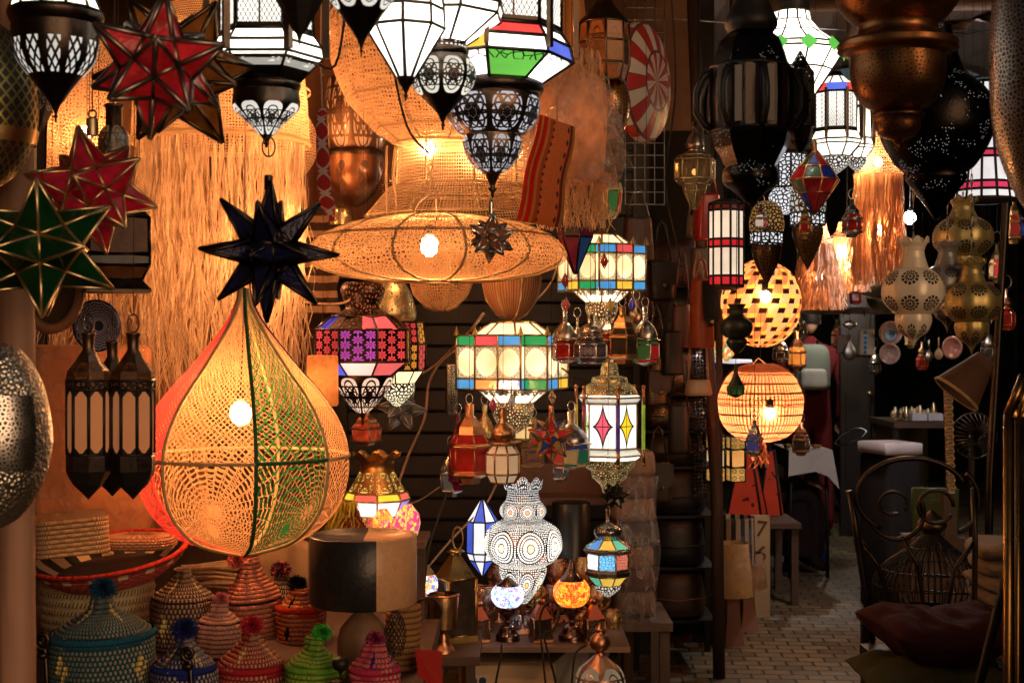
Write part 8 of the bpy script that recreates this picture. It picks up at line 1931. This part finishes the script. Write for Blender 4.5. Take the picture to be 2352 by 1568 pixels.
for i in range(16):
    u = 2050 + i * 6.3; d = 8.62 + (i * 7 % 5) * .05; t = T('brass_trinket', 'small brass trinket heaped on the dark stall table', 'trinket', u, VZ(zt + .0015 + (.02 if i % 3 == 0 else 0), d), d, 'brass trinkets on the dark stall table')
    vb_ = t.v; r = random.uniform(5, 9); t.lathe('trinket_body', M['goldedge'], [(r * .3, vb_ - r * random.uniform(2, 4)), (r, vb_ - r * 1.1), (r * .6, vb_ - r * .4), (r * .8, vb_)], 12, sub=2); t.done(None)
t = boxy(1995, 2092, 1014, 1040, 8.0, .3, cloth('white_card', (.6, .56, .58), None, 30, .7), 'white_box', 'flat white cardboard box on the covered pedestal', 'box', .3, .01); t.done(None)
t = boxy(2000, 2088, 1041, VZ(.0, 8.05), 8.05, .34, cloth('dark_pedestal', (.02, .018, .018)), 'pedestal', 'dark cloth covered pedestal under the flat white box', 'pedestal', .3, .05); t.done(None)
t = T('leather_pouf', 'round black leather pouf on the paving in front of the pedestal', 'pouf', 1975, VZ(0, 12.6), 12.6); z1 = t.z(1048); t.add('cover', (lambda m: (m.lathe(smooth_prof([(0, z1), (.1, z1 - .01), (.2, z1 * .75), (.22, z1 * .45), (.18, .05), (.1, 0)], 3), 32, True, lobes=(8, .03)), m)[1])(MB()), dkl); t.done(None)
cable('thin dark iron hoop hanging beside the flat white box', [(1918, 1018, 9.2), (1935, 1000, 9.3), (1965, 985, 9.3), (1990, 990, 9.2), (1975, 1008, 9.1), (1935, 1022, 9.1), (1918, 1018, 9.2)], .006, M['iron'], 'steel_hoop', None)
# gilded ladder strip and fan
t = T('bracelet_stand', 'upright wooden strip hung with gold bracelets', 'display strip', 2184, 1128, 5.9, None, 0, (0, -.03))
mb = MB(); mb.box((0, 0, t.z(1000)), (.03, .02, 258 * t.k)); t.add('strip_board', mb, wood('strip_wood', (.45, .28, .15), 6))
for i in range(15): mb = MB(); zz = t.z(885 + i * 16.5); mb.tube([(.017 * math.cos(TAU * q / 12) - .004, -.018 + .004 * math.sin(q), zz + .009 * math.sin(TAU * q / 12)) for q in range(12)], .0035, 5, True); t.add('bracelet', mb, M['goldedge'])
mb = MB(); mb.box((0, .04, t.z(1128) - .32 + .0), (.05, .05, .62)); t.add('foot_post', mb, cm); t.done(None)
t = T('desk_fan', 'dark round wire cage fan behind the bracelet strip', 'fan', 2238, 1090, 6.3)
mb = MB(); R = 52 * t.k; c = t.z(1000)
for i in range(28): a = TAU * i / 28; mb.tube([(.01 * math.cos(a), -.06, c + .01 * math.sin(a)), (R * .6 * math.cos(a), -.06, c + R * .6 * math.sin(a)), (R * math.cos(a), 0, c + R * math.sin(a))], .002, 4)
mb.tube([(R * math.cos(TAU * i / 30), 0, c + R * math.sin(TAU * i / 30)) for i in range(30)], .004, 5, True); t.add('cage', mb, M['iron'])
for kk in range(4): a = TAU * kk / 4 + .3; mb = MB(); mb.poly([(0, -.02, c), (R * .85 * math.cos(a), -.03, c + R * .85 * math.sin(a)), (R * .8 * math.cos(a + .8), -.01, c + R * .8 * math.sin(a + .8))]); t.add('blade', mb, dkl)
mb = MB(); mb.tube([(0, .03, c), (0, .03, 0), (0, .03, -.35)], .015, 8); t.add('stand', mb, M['matt_black']); t.done(None)

# ================================================================== right foreground: chair, cage, cushions, mirror
t = T('iron_chair', 'black wrought iron chair with big scrolled rings in its back', 'chair', 2110, VZ(0, 4.75), 4.75)
def cp(pts): return [(t.x(u), -dy, t.z(v)) for (u, v, dy) in [(p + (0,))[:3] for p in pts]]
def ell(cu, cv, ru, rv, a0, a1, n=30): return [(cu + ru * math.cos(math.radians(a0 + (a1 - a0) * i / n)), cv - rv * math.sin(math.radians(a0 + (a1 - a0) * i / n))) for i in range(n + 1)]
mb = MB(); mb.tube(cp(ell(2095, 1140, 127, 88, 20, 235, 40)), .009, 8); mb.tube(cp(ell(2060, 1178, 62, 60, 200, 390, 24)), .008, 8); t.add('large_scroll', mb, M['iron'])
mb = MB(); mb.tube(cp(ell(2150, 1163, 40, 38, 0, 330, 26)), .007, 8); t.add('ring_scroll', mb, M['iron'])
mb = MB(); mb.tube(cp(ell(2052, 1155, 32, 26, -40, 290, 26)), .006, 8); t.add('ring_scroll', mb, M['iron'])
mb = MB(); mb.tube(cp(ell(2190, 1150, 58, 72, -80, 60, 24)), .008, 8); t.add('side_scroll', mb, M['iron'])
mb = MB(); mb.tube(cp([(1950, 1126), (1968, 1230), (1988, 1360), (2004, 1470)]), .012, 8); t.add('back_post', mb, M['iron'])
mb = MB(); mb.tube(cp([(2236, 1120), (2240, 1250), (2238, 1400), (2234, 1470)]), .010, 8); t.add('back_post', mb, M['iron'])
mb = MB(); mb.tube(cp([(1975, 1240), (2018, 1300), (2042, 1380), (2048, 1450)]), .008, 7); mb.tube(cp([(2070, 1230), (2110, 1300), (2122, 1400), (2120, 1460)]), .008, 7); mb.tube(cp([(2236, 1245), (2190, 1310), (2176, 1400), (2174, 1460)]), .008, 7); t.add('back_bar', mb, M['iron'])
zs_ = .5
mb = MB(); mb.box((0, -.24, zs_ - .02), (.40, .46, .03)); t.add('seat', mb, M['matt_black'])
for sx in (-1, 1):
    for sy in (-.44, -.02): mb = MB(); mb.tube([(sx * .17, sy, zs_ - .036), (sx * .2, sy, 0)], .012, 7); t.add('leg', mb, M['iron'])
mb = MB()
for sx, uu in ((-1, 2004), (1, 2234)): mb.tube([(t.x(uu), 0, t.z(1470)), (sx * .17, -.02, zs_ - .03)], .01, 7)
t.add('lower_post', mb, M['iron']); t.done(None)
def cushion(u, v0, v1, w_, d, dep, mat, label, rz, tilt=(0, 0), sag=.02):
    t = T('cushion', label, 'cushion', u, v1, d, 'cushions on the iron chair', rz, tilt); W_ = w_ * t.k; h = (v1 - v0) * t.k; mb = MB(); n = 28
    for side in (1, -1):
        b0 = len(mb.v)
        for j in range(n + 1):
            for i in range(n + 1):
                a, b = 2 * i / n - 1, 2 * j / n - 1; e_ = max(0, (1 - a ** 4) * (1 - b ** 4)) ** .6
                cx = 1 - .06 * (1 - abs(b) ** 2) ; cyy = 1 - .06 * (1 - abs(a) ** 2)
                mb.v.append((a * W_ * cx, b * dep / 2 * cyy, h / 2 + side * h / 2 * e_ + sag * (a * a) + (.006 * math.sin(a * 9 + b * 5) + .007 * math.sin(a * 3.1 - b * 7.3 + 1) + .004 * math.sin(a * 17 + b * 13)) * e_))
        for j in range(n):
            for i in range(n):
                q = b0 + j * (n + 1) + i; ids = (q, q + 1, q + n + 2, q + n + 1); mb.face(ids if side > 0 else ids[::-1], None, None, True)
    t.add('cover', mb, mat); t.done(None)
cushion(2160, 1404, 1518, 152, 4.45, .42, cloth('dark_red_velvet', (.03, .005, .005), (.055, .01, .008), 140, .95, .6), 'plump dark red cushion lying on the iron chair', .08, (0, -.02), .045)
cushion(2150, 1508, 1590, 184, 4.4, .4, cloth('mustard_green', (.035, .035, .01), (.06, .055, .018), 140, .95, .6), 'mustard green cushion squashed under the dark red one', -.05, (0, 0), .0)
# bird cage
t = T('bird_cage', 'dark onion shaped wire bird cage behind the iron chair', 'bird cage', 2140, 1424, 5.25)
P = smooth_prof(t.pr([(8, 1212), (20, 1228), (50, 1256), (105, 1296), (130, 1332), (128, 1362), (112, 1390), (104, 1404)]), 4)
mb = MB()
for kk in range(56): a = TAU * kk / 56; mb.tube([(r * math.sin(a), -r * math.cos(a), z) for r, z in P], .0028, 4)
for i in (8, 13, 17, 22, 27): mb.tube([(P[i][0] * math.sin(TAU * q / 40), -P[i][0] * math.cos(TAU * q / 40), P[i][1]) for q in range(40)], .003, 4, True)
t.add('wire_bars', mb, M['matt_black']); t.lathe('top_knob', M['iron_brown'], [(0, 1168), (10, 1176), (28, 1192), (34, 1208), (24, 1220), (8, 1226)], 28, sub=2); t.lathe('base_tray', pierced('cage_base', (.08, .065, .05), 'rosette', 'dark', (8, 1, 1.1), .4), [(108, 1402), (112, 1406), (110, 1424), (0, 1424)], 40, gores=16); t.ring(1150, 12, M['iron']); t.done(None)
t = T('side_table', 'dark wooden stand under the bird cage', 'table', 2140, VZ(0, 5.25), 5.25); zt = t.z(1424)
mb = MB(); mb.box((0, 0, zt - .016), (.46, .4, .03)); t.add('tabletop', mb, wood('grey_boards', (.07, .05, .035), 6))
for sx in (-1, 1):
    for sy in (-.17, .17): mb = MB(); mb.box((sx * .2, sy, (zt - .032) / 2), (.035, .035, zt - .032)); t.add('leg', mb, M['matt_black'])
t.done(None)
# folded textiles
names = ['lowest cream folded textile of the pile behind the gilt mirror', 'second cream folded textile of the pile behind the gilt mirror', 'third rumpled cream textile of the pile behind the gilt mirror', 'fourth cream textile of the pile behind the gilt mirror', 'topmost cream folded textile behind the gilt mirror']
t = T('trunk_box', 'dark wooden chest under the pile of cream textiles', 'chest', 2312, VZ(0, 4.95), 4.95); zt = t.z(1425); mb = MB(); mb.box((0, 0, zt / 2 - .001), (.24, .3, zt - .004)); t.add('chest_body', mb, cm); mb = MB(); mb.box((0, -.153, zt * .8), (.08, .005, .05)); t.add('latch', mb, M['brass']); t.done(None)
for i in range(5):
    t = T('folded_textile', names[i], 'textile', 2308 + (i % 2) * 6, 1424 - i * 37, 4.95, 'folded cream textiles', .1 * (i % 3 - 1)); mb = MB(); w2, dp, h = .115, .13, 36 * t.k; n = 26
    for j in range(9):
        z = h * j / 8; b = (1 - abs(2 * j / 8 - 1) ** 3 * .3)
        for q in range(n): a = TAU * q / n; rr = 1 + .05 * math.sin(3 * a + j * .8 + i) + .03 * math.sin(7 * a + j * 1.9); mb.v.append((w2 * b * rr * math.copysign(abs(math.cos(a)) ** .5, math.cos(a)), dp * b * rr * math.copysign(abs(math.sin(a)) ** .5, math.sin(a)), z + .008 * math.sin(2 * a + i)))
    for j in range(8):
        for q in range(n): mb.face((j * n + q, j * n + (q + 1) % n, (j + 1) * n + (q + 1) % n, (j + 1) * n + q), None, None, True)
    mb.face(list(range(n))[::-1]); mb.face(list(range(8 * n, 9 * n))); t.add('folds', mb, cloth('cream_wool', (.22, .15, .09), (.3, .22, .14), 90, .95, .7)); t.done(None)
# gilt mirror frame
t = T('standing_mirror', 'tall mirror in a gilded arched metal frame at the edge of the alley', 'mirror', 2352, VZ(0, 3.3), 3.3, None, .25)
gm2 = metal('gilt_leaf', (.36, .2, .06), .28, .45, 9, .3); zt = t.z(950); zp = t.z(862); hw = .042
mb = MB(); 
for (a, b) in (((-hw, 0), (-hw, zt)), ((-hw, zt), (0, zp)), ((0, zp), (hw, zt)), ((hw, zt), (hw, 0))):
    mb.tube([(a[0], 0, a[1]), (b[0], 0, b[1])], .011, 8); mb.tube([(a[0] * .6, -.012, a[1] * .985 + .01), (b[0] * .6, -.012, b[1] * .985 + .01)], .006, 6)
t.add('frame', mb, gm2)
mb = MB(); mb.poly([(-hw, -.002, .02), (hw, -.002, .02), (hw, -.002, zt), (0, -.002, zp - .01), (-hw, -.002, zt)]); t.add('mirror_glass', mb, metal('dull_mirror', (.4, .38, .36), .12, .3, 4, .05))
mb = MB(); mb.poly([(-hw * 1.0, -.016, zt * .995), (hw, -.016, zt * .995), (0, -.016, zp - .03)]); t.add('gilt_pediment', mb, hammered('gilt_hammer', (.6, .32, .1), .3, 30)); mb = MB(); mb.tube([(0, .02, zt * .8), (.0, .45, 0)], .012, 6); t.add('rear_strut', mb, M['matt_black']); t.done(None)
# green board behind chair
t = boxy(2095, 2200, 1120, 1230, 6.4, .04, cloth('green_board', (.05, .085, .03)), 'green_panel', 'dull green panel leaning behind the iron chair', 'board', -.2, .01, 1.0); t.done(None)
t = T('panel_stand', 'dark crate supporting the dull green panel', 'crate', 2148, VZ(0, 6.4), 6.4); zt = t.z(1231); mb = MB(); mb.box((0, .05, zt / 2 - .001), (.24, .2, zt - .004)); t.add('crate_body', mb, cm); mb = MB()
for q in range(3): mb.box((0, -.055, zt * (.25 + .27 * q)), (.24, .006, zt * .18))
t.add('slat', mb, cm); t.done(None)
t = T('dark_post', 'dark upright iron post beside the gilded mirror', 'post', 2262, VZ(0, 5.4), 5.4); mb = MB(); mb.tube([(0, 0, 0), (.02, 0, 1.0), (.08, 0, 2.0), (.1, 0, 3.2)], .016, 8); t.add('shaft', mb, M['iron']); mb = MB(); mb.box((0, 0, .01), (.1, .1, .02)); t.add('foot', mb, M['iron']); t.done(None)
# more stock receding into the far stall
src = [mini('hanging_trinket', 'small metal lantern hanging in the shadows of the far stall', 1930, 690, 760, 14, 9.6, m_, p_, st_, group='small lanterns in the far stall').e for m_, p_, st_ in ((M['tin'], smoke, 'bell'), (M['brass'], multi, 'house'), (M['copper'], redpn, 'bulbtop'))]
for i, (u, v, d) in enumerate(((1905, 700, 9.9), (1922, 800, 10.4), (1965, 700, 10.0), (2075, 720, 9.7), (2092, 800, 10.2), (2118, 850, 10.5), (2010, 860, 10.8), (1895, 640, 9.4), (2160, 730, 9.9), (2250, 720, 8.6), (2290, 650, 7.6), (2312, 760, 7.0), (2270, 830, 8.0), (2330, 560, 6.4))):
    o = src[i % 3] if i < 3 else copy_tree(src[i % 3])
    o.location = W(u, v, d)
for i, (u, v, d) in enumerate(((1928, 652, 10.6), (2100, 690, 12.0), (2262, 690, 9.0))):  # added bulbs: the first lights the far floor, the others make glints
    t = T('bare_bulb', ('added white bulb, unseen behind the raffia lamps, lighting the far paving', 'tiny warm bulb added for glints deep behind the white gourd lantern', 'tiny warm bulb added for glints behind the lowest gold gourd')[i], 'light bulb', u, v + 5, d, 'added bulbs deep in the alley'); t.bulb(v, .03 if i == 0 else .02, (1, .88, .75) if i == 0 else (1, .7, .4), 750 if i == 0 else 300); t.lathe('socket', M['matt_black'], [(3, v - 16), (4, v - 13), (4, v - 6)], 10); t.cord(v - 16); t.done(None)
# wires under the alley roof
for i in range(14):
    u0 = random.uniform(1500, 1700); v0 = random.uniform(-40, 120); u1 = random.uniform(2100, 2352); v1 = v0 + random.uniform(-60, 90); d = random.uniform(6.8, 9.0)
    cable('thin dark wire strung under the alley roof', [(u0, v0, d), ((u0 + u1) / 2, (v0 + v1) / 2 + random.uniform(5, 35), d + .2), (u1, v1, d + .4)], .0035, M['steel'] if i % 3 == 0 else M['cord_dark'], 'cable', 'wires strung under the alley roof')
